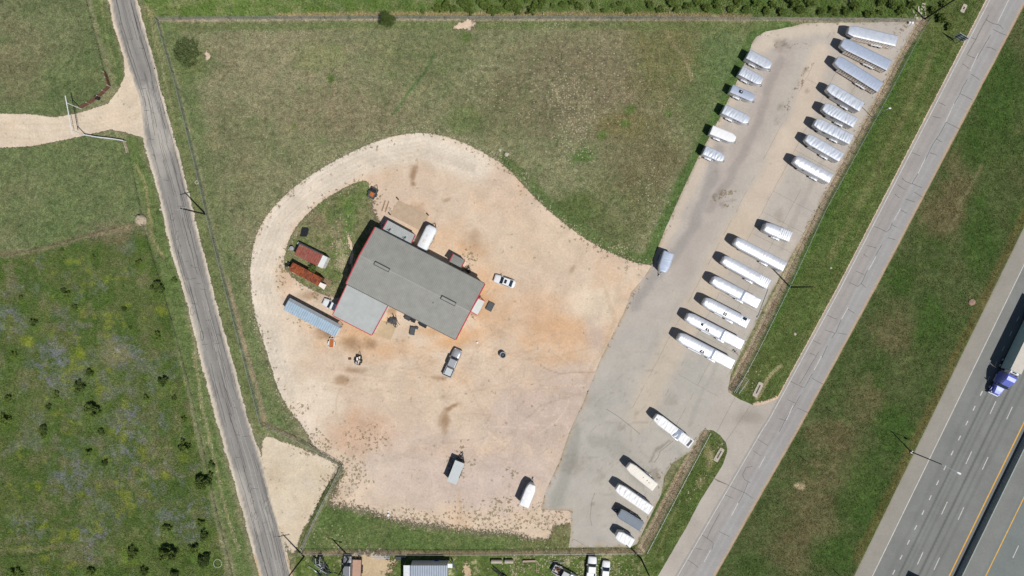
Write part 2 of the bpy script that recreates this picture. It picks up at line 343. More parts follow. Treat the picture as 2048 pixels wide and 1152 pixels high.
    SW1 = [(-400, 330), (0, 296), (90, 288), (170, 270), (258, 280), (262, 320), (283, 400), (285, 440), (150, 480), (0, 515), (-400, 600)]
    zone(NW1, (104, 113, 70)); zone(SW1, (104, 115, 70))
    both = np.maximum(sstep(-4, 4, sdf(x, y, NW1)), sstep(-4, 4, sdf(x, y, SW1)))
    fill(both*sstep(-.1, .8, n3+n1*.5)*.5, (122, 118, 84)); fill(both*sstep(-.1, .8, -n3+n2*.5)*.45, (92, 112, 62))
    blob(40, 130, 60, (126, 116, 84), 90, .6); blob(100, 60, 90, (122, 122, 86), 60, .4)
    # wild field
    WILD = [(-400, 600), (0, 517), (150, 484), (282, 452), (300, 480), (330, 570), (365, 740), (420, 1000), (450, 1152), (480, 1600), (-400, 1600)]
    wm = sstep(-3, 5, sdf(x+(wx-x)*.3, y+(wy-y)*.3, WILD))
    fill(wm, (96, 108, 58)); fill(wm*sstep(-.15, .4, n2+n1*.5)*.9, (78, 102, 42)); fill(wm*sstep(.1, .55, -n2+n3*.5)*.6, (122, 116, 84))
    pur = wm*sstep(.05, .5, fbm(x, y, 26, 71, 4, .65)+fbm(x, y, 150, 81, 2)*.7)
    blobs_p = np.zeros(x.shape)
    for cx, cy, r in ((20, 650, 40), (100, 730, 60), (240, 700, 50), (290, 830, 55), (150, 960, 60), (270, 970, 60), (60, 1060, 50), (350, 1050, 60), (390, 1030, 40), (260, 890, 60), (190, 1080, 60)):
        blobs_p = np.maximum(blobs_p, 1-sstep(.4, 1.2, np.hypot(wx-cx, wy-cy)/r))
    fill(np.clip(pur*.35+wm*blobs_p*.62*sstep(-.2, .5, n4+n2*.5), 0, .8), (122, 122, 134))
    fill(wm*sstep(.35, .7, fbm(x, y, 18, 91, 3, .6)+fbm(x, y, 120, 95, 2)*.4)*.7, (126, 134, 48))
    for cx, cy, r in ((255, 615, 8), (320, 625, 12), (60, 680, 14), (165, 715, 12), (190, 745, 12), (80, 965, 12), (160, 993, 8), (330, 955, 10), (85, 1052, 12), (155, 1068, 12), (270, 1120, 14), (370, 915, 12)): blob(cx, cy, r, (130, 142, 40), None, .7)
    blob(215, 465, 60, (118, 108, 82), 22, .7); stroke([(0, 510), (100, 493), (180, 470), (275, 446)], 5, (122, 106, 78), .6)
    blob(232, 705, 30, (140, 130, 104), 26, .6)
    stroke([(0, 1105), (60, 1098), (140, 1090)], 5, (136, 128, 92), .5); stroke([(0, 1118), (100, 1104), (130, 1100)], 3, (70, 92, 42), .6)
    for cx, cy, r in S1: blob(cx+2, cy+5, r*1.7, (90, 114, 46), r*1.5, .8, .9)
    # road verges (west road)
    stroke([(195, 0), (225, 100), (240, 165)], 13, (92, 110, 58), .8); stroke([(265, 285), (300, 400), (330, 520), (375, 700), (415, 850), (450, 1000), (490, 1152)], 17, (90, 110, 54), .8)
    stroke([(203, 0), (212, 60), (228, 130)], 2.5, (150, 146, 98), .5); stroke([(275, 330), (292, 380), (305, 470), (325, 520)], 3, (160, 140, 100), .6)
    stroke([(385, 620), (392, 720), (402, 800), (455, 1030), (475, 1100)], 3.5, (168, 150, 112), .5)
    stroke([(295, 40), (330, 170), (365, 310), (400, 450), (440, 600), (490, 780), (520, 860)], 12, (108, 116, 68), .8)
    stroke([(290, 0), (308, 70), (330, 170), (345, 220)], 2.2, (158, 148, 108), .6); stroke([(300, 20), (330, 130)], 1.5, (170, 156, 116), .4)
    # top strip
    TOP = [(-400, -420), (285, -420), (300, 0), (316, 36), (1848, 36), (1990, -420)]
    TOP = [(180, -420), (285, 0), (316, 34), (1845, 36), (1920, 60), (2180, -420)]
    tm = sstep(-2, 3, sdf(x, y, TOP)); fill(tm, (100, 118, 62)); fill(tm*sstep(-.1, .5, n2)*.7, (82, 110, 44)); fill(tm*sstep(.1, .6, -n2+n1*.4)*.6, (136, 134, 96))
    stroke([(560, 30), (800, 28), (1000, 30), (1250, 28), (1500, 32)], 5, (168, 138, 108), .7)
    stroke([(316, 40), (900, 38), (1500, 39), (1840, 41)], 3.5, (158, 142, 118), .85, .6, .1)
    # east verge
    em = sstep(-2, 3, sdf(x, y, EVERGE)); fill(em, (92, 106, 52)); fill(em*sstep(-.2, .6, n1)*.5, (78, 104, 44)); fill(em*sstep(.0, .7, -n1)*.4, (112, 114, 66))
    stroke([(1835, 90), (1700, 350), (1600, 530), (1545, 650)], 10, (76, 106, 42), .7); stroke([(1870, 100), (1760, 330), (1660, 520)], 8, (122, 118, 74), .5)
    for o in (-9, -15, -22): stroke([(FL[i][0]+o, FL[i][1]) for i in range(1, 5)], 1.2, (124, 120, 78), .5, .8, .15)
    stroke([(1512, 800), (1545, 745), (1560, 735)], 4, (190, 166, 130), .7); stroke([(1360, 1000), (1300, 1130)], 2, (140, 132, 90), .5, 1, .1); stroke([(1410, 960), (1330, 1100)], 5, (84, 104, 48), .7)
    blob(1490, 765, 12, (170, 152, 112), 20, .6); blob(1415, 915, 12, (176, 154, 116), 26, .6); blob(1400, 965, 10, (170, 150, 112), 14, .5)
    # median
    mm_ = sstep(-2, 3, sdf(x, y, MEDIAN)); fill(mm_, (88, 100, 54)); fill(mm_*sstep(-.1, .6, n1+n2*.4)*.7, (72, 96, 40)); fill(mm_*sstep(.1, .7, -n1+n2*.3)*.5, (108, 106, 66))
    for cx, cy, rx, ry in ((1790, 660, 46, 60), (1880, 430, 50, 60), (1930, 340, 40, 60), (1730, 800, 40, 50), (1690, 930, 50, 90), (1620, 1010, 60, 90), (1580, 1100, 50, 60), (1900, 400, 30, 60), (1660, 870, 60, 30)):
        blob(cx, cy, rx, (116, 104, 70), ry, .7)
    for cx, cy, rx, ry in ((1860, 640, 35, 60), (1790, 860, 50, 60), (1730, 1000, 60, 110), (1960, 480, 40, 90), (2000, 180, 50, 120), (1670, 1110, 50, 40), (1950, 300, 30, 60), (1800, 560, 30, 40)):
        blob(cx, cy, rx, (64, 96, 34), ry, .65)
    stroke([(hx(y_, 1838), y_) for y_ in range(400, 1200, 80)], 9, (118, 100, 56), .55); blob(1601, 970, 11, (216, 186, 150), 9, .8); blob(1940, 1000, 1, (0, 0, 0), 1, 0)
    stroke([(1965, 330), (1925, 400), (1900, 460)], 4, (132, 120, 84), .6)
    # bottom strip
    BOT = [(590, 1112), (1272, 1110), (1330, 1110), (1200, 1600), (600, 1600)]
    bm_ = sstep(-2, 3, sdf(x, y, BOT)); fill(bm_, (92, 108, 50)); fill(bm_*sstep(0, .6, n2)*.6, (74, 104, 38)); fill(bm_*sstep(.15, .5, -n2+n4*.5)*.7, (176, 164, 126))
    GB = [(600, 1103), (655, 1020), (700, 1024), (780, 1046), (900, 1066), (1060, 1080), (1138, 1070), (1138, 1103)]
    gm = sstep(-6, 4, sdf(wx, wy, GB)); fill(gm, (92, 110, 56)); fill(gm*sstep(-.1, .6, -n1)*.5, (120, 120, 76)); fill(sstep(-4, 4, sdf(x, y, [(1060, 1020), (1142, 1022), (1140, 1098), (1040, 1098)]))*.5, (120, 112, 72))
    stroke([(605, 1106), (900, 1106), (1285, 1103)], 4.5, (142, 120, 90), .9, .6, .1)
    stroke([(592, 1100), (625, 1040), (660, 975), (690, 930)], 10, (98, 108, 58), .8)
    stroke([(600, 1098), (640, 1020), (688, 932)], 2.5, (150, 142, 122), .7, .6, .1)
    # dirt strip along the east fence
    stroke([(x_-6, y_+2) for x_, y_ in FENCE_E], 9, (168, 146, 118), .95, .5, .3); stroke([(x_-6, y_) for x_, y_ in FENCE_E2], 10, (166, 144, 116), .95, .5, .3)
    stroke([(320, 50), (358, 180), (398, 330), (440, 520), (488, 700), (522, 840)], 3.2, (140, 134, 100), .55, .6, .15)
    stroke([(455, 560), (490, 690), (520, 800), (532, 848), (590, 876)], 4, (150, 130, 104), .8, .6, .15)
    # island
    im = sstep(-3, 3, sdf(x, y, ISLAND)); fill(im, (122, 120, 80)); fill(im*sstep(0, .5, n2)*.7, (96, 116, 54)); fill(im*sstep(.1, .5, -n2)*.6, (156, 142, 104))
    blob(700, 440, 14, (84, 116, 48), 60, .7); blob(672, 425, 24, (92, 108, 58), 18, .6); blob(685, 520, 10, (176, 162, 124), 40, .6); blob(630, 440, 26, (126, 112, 84), 16, .5)
    # ---------------- bare ground colour
    b = np.zeros(x.shape+(3,)); b[:] = (211, 189, 163)
    gg = g
    g = b
    fill(sstep(-.3, .7, n3+n1*.4)*.5, (204, 178, 154)); fill(sstep(0, .6, fbm(x, y, 70, 101, 4))*.5, (214, 180, 144))
    stroke([(560, 780), (530, 650), (515, 540), (555, 440), (640, 360), (740, 310), (850, 290), (950, 330)], 36, (222, 207, 184), .9)
    stroke([(600, 700), (560, 640)], 30, (214, 196, 172), .6); blob(620, 800, 70, (222, 205, 180), 60, .85); blob(600, 860, 60, (220, 203, 180), 40, .8)
    for cx, cy, rx, ry, a in ((1140, 670, 100, 40, .7), (920, 672, 60, 18, .8), (770, 700, 60, 22, .7), (1080, 630, 70, 60, .5), (960, 560, 40, 60, .5), (700, 650, 40, 40, .5), (870, 480, 90, 40, .4), (760, 640, 30, 30, .6), (1130, 720, 60, 16, .6), (900, 900, 140, 14, .3)):
        blob(cx, cy, rx, (208, 163, 121), ry, a*.9, .9)
    for cx, cy, rx, ry, a in ((1100, 840, 120, 90, .8), (1000, 960, 120, 60, .7), (850, 900, 110, 60, .5), (850, 980, 100, 50, .5), (1150, 760, 60, 40, .6), (1000, 840, 60, 40, .5), (1190, 660, 20, 60, .7)):
        blob(cx, cy, rx, (194, 174, 158), ry, a)
    blob(1180, 610, 50, (220, 200, 172), 40, .7); blob(1080, 480, 120, (214, 190, 160), 60, .5)
    blob(720, 870, 70, (196, 158, 128), 50, .6)
    blob(960, 960, 190, (203, 184, 170), 70, .5, .9); blob(760, 930, 60, (205, 188, 172), 60, .4, .9)
    for cx, cy, rx, ry, a in ((745, 655, 40, 22, .5), (700, 680, 60, 30, .35), (900, 690, 50, 14, .5), (960, 600, 26, 40, .4), (870, 660, 70, 12, .5), (940, 500, 40, 16, .35), (1000, 620, 40, 60, .25)): blob(cx, cy, rx, (196, 146, 98), ry, a, .9)
    # darker stained or damp soil
    for cx, cy, rx, ry, a in ((829, 345, 8, 16, .6), (830, 362, 9, 7, .6), (895, 396, 9, 6, .35), (700, 690, 26, 14, .45), (655, 660, 34, 16, .5), (690, 760, 22, 8, .5), (704, 738, 26, 8, .4), (890, 840, 12, 26, .55), (910, 815, 18, 5, .6), (885, 760, 28, 6, .45), (740, 690, 18, 12, .5), (625, 595, 26, 10, .4), (950, 480, 16, 22, .25), (825, 420, 20, 20, .3), (785, 615, 12, 10, .5), (655, 670, 16, 12, .5), (1140, 540, 5, 8, .3), (940, 615, 14, 14, .35)):
        blob(cx, cy, rx, (144, 114, 84), ry, min(a*1.3, .85), .8)
    for pts, w, a, c in (([(1085, 733), (1100, 741), (1120, 748), (1160, 744), (1195, 745)], 1.5, .5, (166, 134, 104)), ([(1050, 840), (1080, 812), (1120, 800), (1190, 780)], 2, .35, (168, 148, 130)),
                         ([(918, 990), (922, 1040), (945, 1075)], 3, .5, (196, 164, 126)), ([(1210, 585), (1230, 640), (1205, 700), (1170, 760)], 5, .3, (176, 150, 122)), ([(930, 760), (945, 790), (975, 840)], 1.5, .3, (170, 145, 120))):
        stroke(pts, w, c, a, 1.0, .2)
    R2 = random.Random(5)
    for k in range(30):                         # faint wheel tracks round the loop and over the yard
        o = R2.uniform(-26, 24); s = R2.uniform(.9, 1.1)
        pts = [(575-o*.8, 800), (535-o, 660), (517-o, 545), (556-o*.8, 440-o*.3), (640-o*.6, 362-o*.8), (740, 312-o), (850, 292-o), (950, 335-o*.5)]
        stroke(pts, R2.uniform(.7, 1.6), R2.choice([(196, 180, 158), (224, 212, 194), (200, 184, 162)]), R2.uniform(.15, .4), 1, .1)
    for k in range(90):
        a0 = R2.uniform(0, 6.28); rr = R2.uniform(40, 200); cx = R2.uniform(820, 1180); cy = R2.uniform(640, 900); n_ = 9; sp = R2.uniform(.5, 1.2)
        pts = [(cx+rr*math.cos(a0+sp*i/n_), cy+rr*.6*math.sin(a0+sp*i/n_)) for i in range(n_)]
        stroke(pts, R2.uniform(.8, 1.8), R2.choice([(180, 154, 130), (226, 206, 180), (190, 164, 140)]), R2.uniform(.15, .45), 1, .1)
    for k in range(26):
        cx = R2.uniform(640, 1050); cy = R2.uniform(690, 800); L_ = R2.uniform(60, 160); sl_ = R2.uniform(-.25, .3)
        stroke([(cx, cy), (cx+L_*.5, cy+L_*.5*sl_+4), (cx+L_, cy+L_*sl_)], R2.uniform(.8, 2), (182, 152, 122), R2.uniform(.15, .35), 1, .2)
    # left gravel drive, entry triangle
    stroke(CR_L, 14, (206, 193, 172), .9, .3, 0); stroke(CR_R, 14, (206, 193, 172), .9, .3, 0)
    lm = (x < 285) & (y < 420); fill(lm*1.0, (216, 198, 172)); fill(lm*sstep(-.2, .7, n1)*.5, (208, 184, 156))
    for o in (0, 14, 30): stroke([(0, 246+o*.9), (90, 250+o), (180, 244+o*.7), (260, 228+o*.5), (300, 215)], 2, (200, 180, 154), .4, 1, .1)
    ent = sstep(-10, 4, sdf(x, y, ENTRY)); fill(ent, (212, 195, 168)); fill(ent*sstep(-.2, .6, n1+n2*.4)*.5, (202, 180, 150)); fill(ent*sstep(.1, .6, -n1+n2*.5)*.4, (220, 206, 184))
    BSL = (y > 1111)*1.0; fill(BSL, (196, 172, 136))
    bare = g.copy(); g = gg
    # ---------------- bias: <0 grass, >0 bare
    d = sdf(x, y, YARD)
    di = sdf(x, y, ISLAND); d = np.minimum(d, -di)
    fz = 4.5+26*sstep(880, 1000, y)*sstep(1250, 900, x)+10*(1-sstep(0, 60, np.hypot(x-640, y-870)))
    bias = d/fz
    bias = np.maximum(bias, sdf(x, y, ENTRY)/8.0); bias = np.maximum(bias, sdf(x, y, LDRIVE)/4.0)
    # gravel shoulders of the west road
    sh = 4.6-segd(x, y, CR_L); sh = np.maximum(sh, 3.2-segd(x, y, CR_R))+n2*2.5+n4*2; bias = np.maximum(bias, sh/4.0)
    bias = np.maximum(bias, (6-segd(x, y, [(385, 600), (400, 680), (410, 740)]))/4)
    bias = np.maximum(bias, (8-segd(x, y, [(1555, 800), (1536, 808), (1512, 812)]))/5)
    bias = np.maximum(bias, (3.5-np.abs(segd(x+3, y, FL)))/2.5*1.0-.1)     # pale line beside the frontage road
    for cx, cy, rx, ry in ((763, 410, 18, 40), (470, 1, 0.1, 0.1), (933, 52, 19, 7), (413, 112, 7, 12), (702, 500, 3, 50), (735, 1140, 50, 40), (590, 545, 8, 8), (936, 1140, 10, 14)):
        bias = np.maximum(bias, (1-np.hypot((wx-cx)/rx, (wy-cy)/ry)+n4*.5+n2*.3)*1.1)
    LS = np.maximum(bias, 0)
    # weeds in the yard
    weeds = np.zeros(x.shape)
    for cx, cy, rx, ry, a in ((690, 960, 60, 70, 1.2), (720, 880, 70, 40, .55), (1000, 1030, 120, 46, .95), (820, 1042, 110, 26, 1.1), (1100, 1030, 50, 50, 1.15), (640, 880, 34, 30, .9), (930, 920, 40, 50, .35), (900, 930, 12, 30, .9), (925, 945, 14, 22, .7), (650, 655, 30, 22, .8), (610, 640, 30, 20, .6), (1015, 712, 14, 10, .7), (940, 510, 26, 26, .6), (740, 400, 26, 40, .9), (785, 420, 14, 20, .8), (655, 590, 40, 18, .9), (560, 545, 14, 60, .55), (935, 630, 14, 26, .75), (600, 825, 26, 26, .9), (1025, 950, 20, 26, .5), (620, 905, 50, 10, .9)):
        weeds = np.maximum(weeds, a*(1-sstep(.3, 1.1, np.hypot((wx-cx)/rx, (wy-cy)/ry))))
    de = sdf(x, y, YARD); de = np.minimum(de, -di); inn = (de > -4)
    weeds = np.maximum(weeds, .48*(1-sstep(0, 22+n1*18, de+n2*8))*inn); weeds = np.maximum(weeds, .06)
    en = sdf(x, y, ENTRY); weeds = np.maximum(weeds, .6*(1-sstep(0, 16, en+n2*6))*(en > -6)*sstep(540, 600, x))
    weeds = np.clip(weeds*(1.0+n2*.9), 0, .92)
    bias = bias-1.6*(1-sstep(.5, 1.4, np.hypot((wx-1128)/26, (wy-1050)/34)))*(x < 1143)
    bias = np.clip(bias, -1, 1)
    # stones and pale chips lying in grass
    sp = np.zeros(x.shape)
    for cx, cy, rx, ry, a in ((1140, 190, 50, 50, .8), (1120, 200, 30, 30, .6), (1160, 250, 40, 50, .8), (1150, 290, 60, 50, .45), (1000, 310, 30, 14, .9), (1055, 360, 20, 20, .7), (1230, 500, 50, 20, .8), (1110, 55, 30, 10, .9), (850, 262, 70, 12, .7), (770, 290, 60, 14, .6), (1180, 160, 160, 120, .22), (990, 180, 60, 40, .3), (1300, 400, 60, 100, .25), (1330, 240, 60, 60, .25), (1120, 1130, 140, 40, .8), (1200, 1140, 100, 40, .8), (690, 500, 30, 80, .6), (650, 1100, 60, 60, .3), (600, 330, 60, 20, .15)):
        sp = np.maximum(sp, a*1.2*(1-sstep(.4, 1.15, np.hypot((wx-cx)/rx, (wy-cy)/ry))))
    for pts, w in (([(1034, 240), (1046, 212)], 3), ([(1047, 248), (1066, 218)], 3), ([(1380, 130), (1384, 160)], 4)): sp = np.maximum(sp, 1.3*(1-sstep(.5, 1.1, segd(x, y, pts)/w)))
    sp = np.maximum(sp, .9*(1-sstep(.5, 1.2, segd(x, y, [(a_-6, b_+2) for a_, b_ in FENCE_E])/9))); sp = np.maximum(sp, .9*(1-sstep(.5, 1.2, segd(x, y, [(a_-6, b_) for a_, b_ in FENCE_E2])/10)))
    sp = np.maximum(sp, .6*(1-sstep(.5, 1.3, segd(wx, wy, [(385, 560), (392, 720), (402, 800), (455, 1030), (475, 1100)])/7)))
    sp = np.maximum(sp, .6*(1-sstep(.6, 1.3, segd(wx, wy, [(1375, 1000), (1415, 930), (1440, 880)])/9)))
    sp = np.maximum(sp, .5*(1-sstep(.6, 1.3, segd(wx, wy, [(1500, 800), (1520, 740), (1490, 740)])/9)))
    sp = np.maximum(sp, .7*(1-sstep(2, 18+n1*12, -de+n2*6))*(de < 3)); sp = np.where(bias > .3, sp*.2, sp)
    lum = g.mean(-1, keepdims=True); dk = (wm*.04+mm_*.10+em*.05+tm*.03)[..., None]; g = (g*.87+lum*.13)*(1.065-dk)+np.array([2, 2, 1]); bare = bare*1.045+2
    return dict(col=albn(g), alt=albn(bare), bias=bias, speck=sp, weed=weeds)

def terrain_mat(name, det=1.0, gdet=0.35, bumpg=1.0, edge=0.10, fine=1.0, stretch=None):
    m = bpy.data.materials.new(name); m.use_nodes = True
    n = m.node_tree.nodes; l = m.node_tree.links; b = n["Principled BSDF"]
    b.inputs["Roughness"].default_value = 0.95; b.inputs["Specular IOR Level"].default_value = 0.1
    ge = n.new("ShaderNodeNewGeometry")
    def noise(scale, detail, rough, dist=0.0, vec=None):
        t = n.new("ShaderNodeTexNoise"); t.inputs["Scale"].default_value = scale; t.inputs["Detail"].default_value = detail
        t.inputs["Roughness"].default_value = rough; t.inputs["Distortion"].default_value = dist
        l.new(vec or ge.outputs["Position"], t.inputs["Vector"]); return t.outputs[0]
    def attr(a):
        t = n.new("ShaderNodeAttribute"); t.attribute_name = a; return t
    def rng_(v, a, b_, c, d, cl=True):
        t = n.new("ShaderNodeMapRange"); t.clamp = cl
        for i, q in enumerate((a, b_, c, d)): t.inputs[i+1].default_value = q
        l.new(v, t.inputs[0]); return t.outputs[0]
    def math_(op, a, b_):
        t = n.new("ShaderNodeMath"); t.operation = op
        for i, q in enumerate((a, b_)):
            if isinstance(q, (int, float)): t.inputs[i].default_value = q
            else: l.new(q, t.inputs[i])
        return t.outputs[0]
    def mix(f, a, b_, mode='MIX'):
        t = n.new("ShaderNodeMix"); t.data_type = 'RGBA'; t.blend_type = mode
        for i, q in ((0, f), (6, a), (7, b_)):
            if isinstance(q, (int, float)): t.inputs[i].default_value = q
            elif isinstance(q, tuple): t.inputs[i].default_value = (*q, 1)
            else: l.new(q, t.inputs[i])
        return t.outputs[2]
    A = attr("col"); B = attr("alt"); C = attr("bias"); D = attr("speck")
    nf = noise(3.4, 5, 0.85, 0.3)               # fine blades / grains
    nm = noise(1.0, 6, 0.78, 0.6)               # clumps
    nl = noise(0.20, 6, 0.70, 0.5)
    ncol = noise(0.30, 8, 0.80, 0.8)
    # grass
    v = math_('MULTIPLY', rng_(nf, .37, .63, 1-.52*det, 1+.50*det, False), rng_(nm, .37, .63, 1-.34*det, 1+.34*det, False))
    v = math_('MAXIMUM', math_('MULTIPLY', v, rng_(nl, .35, .65, .86, 1.13)), .2)
    gc = mix(1.0, A.outputs["Color"], v, 'MULTIPLY')
    gc = mix(rng_(ncol, .50, .66, 0, .75*det), gc, mix(1.0, gc, (1.26, 1.14, 1.08), 'MULTIPLY'))
    gc = mix(rng_(ncol, .50, .34, 0, .75*det), gc, mix(1.0, gc, (.66, .84, .60), 'MULTIPLY'))
    # bare ground
    ng = noise(2.2, 7, 0.8, 0.2)
    v2 = math_('MULTIPLY', rng_(ng, .38, .62, 1-.09*gdet*2, 1+.10*gdet*2, False), rng_(nl, .36, .64, 1-.10*gdet*2, 1+.09*gdet*2, False))
    bc = mix(1.0, B.outputs["Color"], v2, 'MULTIPLY')
    bc = mix(rng_(ncol, .52, .68, 0, .5*gdet), bc, mix(1.0, bc, (.90, .84, .76), 'MULTIPLY'))
    pb = noise(5.0, 3, 0.7)
    bc = mix(rng_(pb, .66, .72, 0, .7*gdet), bc, mix(1.0, bc, (.62, .56, .48), 'MULTIPLY'))
    # weeds growing through the gravel
    Wd = attr("weed")
    vw = n.new("ShaderNodeTexVoronoi"); vw.inputs["Scale"].default_value = 1.6
    wob = n.new("ShaderNodeMix"); wob.data_type = 'RGBA'; wob.inputs[0].default_value = .22
    nv_ = n.new("ShaderNodeTexNoise"); nv_.inputs["Scale"].default_value = 2.5; nv_.inputs["Detail"].default_value = 4; l.new(ge.outputs["Position"], nv_.inputs["Vector"])
    va = n.new("ShaderNodeVectorMath"); va.operation = 'MULTIPLY_ADD'; va.inputs[1].default_value = (1.3, 1.3, 1.3); l.new(nv_.outputs["Color"], va.inputs[0]); l.new(ge.outputs["Position"], va.inputs[2])
    l.new(va.outputs[0], vw.inputs["Vector"]); n.remove(wob)
    sw = n.new("ShaderNodeSeparateColor"); l.new(vw.outputs["Color"], sw.inputs[0])
    wd = math_('MULTIPLY', rng_(vw.outputs["Distance"], .34, .52, 1, 0), rng_(math_('SUBTRACT', Wd.outputs["Fac"], sw.outputs[0]), 0, .1, 0, 1))
    bc = mix(math_('MULTIPLY', wd, .8), bc, mix(sw.outputs[1], (0.20, 0.135, 0.09), (0.15, 0.135, 0.06)))
    # edge between them
    ne = noise(1.7, 7, 0.85, 0.3)
    e = math_('ADD', math_('MULTIPLY', C.outputs["Fac"], 0.30), math_('SUBTRACT', ne, 0.5))
    f = rng_(e, -0.03, 0.04, 0, 1)
    c = mix(f, gc, bc)
    # pale stones
    vo = n.new("ShaderNodeTexVoronoi"); vo.inputs["Scale"].default_value = 2.3; l.new(ge.outputs["Position"], vo.inputs["Vector"])
    vd = rng_(vo.outputs["Distance"], .24, .42, 1, 0)
    sep = n.new("ShaderNodeSeparateColor"); l.new(vo.outputs["Color"], sep.inputs[0])
    pick = rng_(math_('SUBTRACT', math_('MULTIPLY', D.outputs["Fac"], .85), sep.outputs[0]), 0, .05, 0, 1)
    c = mix(math_('MULTIPLY', math_('MULTIPLY', vd, pick), .85), c, mix(sep.outputs[1], (0.46, 0.41, 0.30), (0.30, 0.25, 0.17)))
    l.new(c, b.inputs["Base Color"])
    bp = n.new("ShaderNodeBump"); bp.inputs["Strength"].default_value = 1.0
    hh = math_('MULTIPLY', math_('ADD', nf, math_('MULTIPLY', nm, 1.6)), rng_(f, 0, 1, 0.10*bumpg, .022))
    bp.inputs["Distance"].default_value = 1.0
    l.new(hh, bp.inputs["Height"]); l.new(bp.outputs[0], b.inputs["Normal"])
    return m
M['terrain'] = terrain_mat('grass_and_gravel', 1.0, 0.55)
M['paved'] = terrain_mat('weathered_paving', 0.15, 0.30)

def set_attrs(me, F):
    for k in ('col', 'alt'):
        a = me.attributes.new(k, 'FLOAT_COLOR', 'POINT'); v = np.ones((len(me.vertices), 4), np.float32); v[:, :3] = F[k]; a.data.foreach_set('color', v.ravel())
    for k in ('bias', 'speck', 'weed'):
        a = me.attributes.new(k, 'FLOAT', 'POINT'); a.data.foreach_set('value', F[k].astype(np.float32))
def raw_mesh(name, co, quads, mats, mi=None, nv=4):
    me = bpy.data.meshes.new(name); me.vertices.add(len(co)); me.vertices.foreach_set('co', co.astype(np.float32).ravel())
    me.loops.add(quads.size); me.loops.foreach_set('vertex_index', quads.astype(np.int32).ravel())
    me.polygons.add(len(quads)); me.polygons.foreach_set('loop_start', np.arange(len(quads), dtype=np.int32)*nv)
    try: me.polygons.foreach_set('loop_total', np.full(len(quads), nv, np.int32))
    except Exception: pass
    for m in mats: me.materials.append(m)
    if mi is not None: me.polygons.foreach_set('material_index', mi.astype(np.int32))
    me.update(calc_edges=True)
    return me
def grid_mesh(name, xs, ys, z, keep, fieldfn, material, snap=None, extra=None, kind='structure'):
    X, Y = np.meshgrid(xs, ys, indexing='ij'); nx, ny = X.shape
    idx = np.arange(nx*ny).reshape(nx, ny)
    q = np.stack([idx[:-1, :-1], idx[1:, :-1], idx[1:, 1:], idx[:-1, 1:]], -1).reshape(-1, 4)
    px = X*PXM+1024; py = 576-Y*PXM
    px = px.ravel(); py = py.ravel()
    if keep is not None:
        s = keep(px, py); ins = s > 0
        q = q[ins[q].any(1)]
        used = np.unique(q)
        s_ = s[used]; out = s_ < 0
        if snap:
            ux = px[used].copy(); uy = py[used].copy()
            for _ in range(2):
                ox, oy = ux[out], uy[out]; e = .5
                s0 = keep(ox, oy); gx = (keep(ox+e, oy)-keep(ox-e, oy))/(2*e); gy = (keep(ox, oy+e)-keep(ox, oy-e))/(2*e)
                gl = gx*gx+gy*gy+1e-6; ux[out] = ox-s0*gx/gl; uy[out] = oy-s0*gy/gl
            px = px.copy(); py = py.copy(); px[used] = ux; py[used] = uy
        mp = np.full(nx*ny, -1); mp[used] = np.arange(len(used)); q = mp[q]; px = px[used]; py = py[used]
    co = np.stack([(px-1024)/PXM, (576-py)/PXM, np.full(px.shape, z)], -1)
    F = fieldfn(px, py)
    nv = len(co); mats = [material]; mi = np.zeros(len(q))
    if extra:                                   # strips: list of (quad corner arrays px, material)
        vs = [co]; qs = [q]; mis = [mi]; off = nv
        for (strip, m_, dz) in extra:
            if m_ not in mats: mats.append(m_)
            v, f = strip
            c = np.stack([(v[:, 0]-1024)/PXM, (576-v[:, 1])/PXM, np.full(len(v), z+dz)], -1)
            vs.append(c); qs.append(f+off); off += len(v); mis.append(np.full(len(f), mats.index(m_)))
        co = np.concatenate(vs); q = np.concatenate(qs); mi = np.concatenate(mis)
        k = len(co)-nv
        F = {a: np.concatenate([b, np.zeros((k,)+b.shape[1:])]) for a, b in F.items()}
    me = raw_mesh(name, co, q, mats, mi); set_attrs(me, F)
    o = bpy.data.objects.new(name, me); COL.objects.link(o); o['kind'] = kind
    return o
def strips(lines):                              # lines: list of (pts px, width px)
    V = []; Fq = []
    for pts, w in lines:
        pts = [np.array(p, float) for p in pts]; o = len(V)
        for i, p in enumerate(pts):
            a = pts[max(i-1, 0)]; b = pts[min(i+1, len(pts)-1)]; d = b-a; d /= np.hypot(*d)+1e-9; nn = np.array([-d[1], d[0]])*w/2
            V += [p-nn, p+nn]
        for i in range(len(pts)-1): Fq.append((o+2*i, o+2*i+1, o+2*i+3, o+2*i+2))
    V = np.array(V); Fq = np.array(Fq)
    return V, Fq
def wiggle(a, b, n, amp, rr):
    a = Vector(a); b = Vector(b); d = (b-a); L = d.length; nn = Vector((-d.y, d.x)).normalized(); o = 0; pts = []
    for i in range(n+1):
        t = i/n; pts.append(tuple(a+d*t+nn*o)); o += rr.uniform(-amp, amp)
    return pts
def along(poly, y):                             # x of a polyline at y
    for i in range(len(poly)-1):
        (x0, y0), (x1, y1) = poly[i], poly[i+1]
        if min(y0, y1) <= y <= max(y0, y1) and y0 != y1: return x0+(x1-x0)*(y-y0)/(y1-y0)
    return poly[-1][0]

ST = 0.32
inner_x = np.arange(-124, 124.01, ST); inner_y = np.arange(-72, 72.01, ST)
def ext(a): 
    o = []; s = ST; p = a[-1]
    while p < 2500: s *= 1.25; p += s; o.append(p)
    o = np.array(o); return np.concatenate([-(o[::-1]), a, o])
gx_, gy_ = ext(inner_x), ext(inner_y)
ground = grid_mesh('ground', gx_, gy_, 0.0, None, field, M['terrain'])

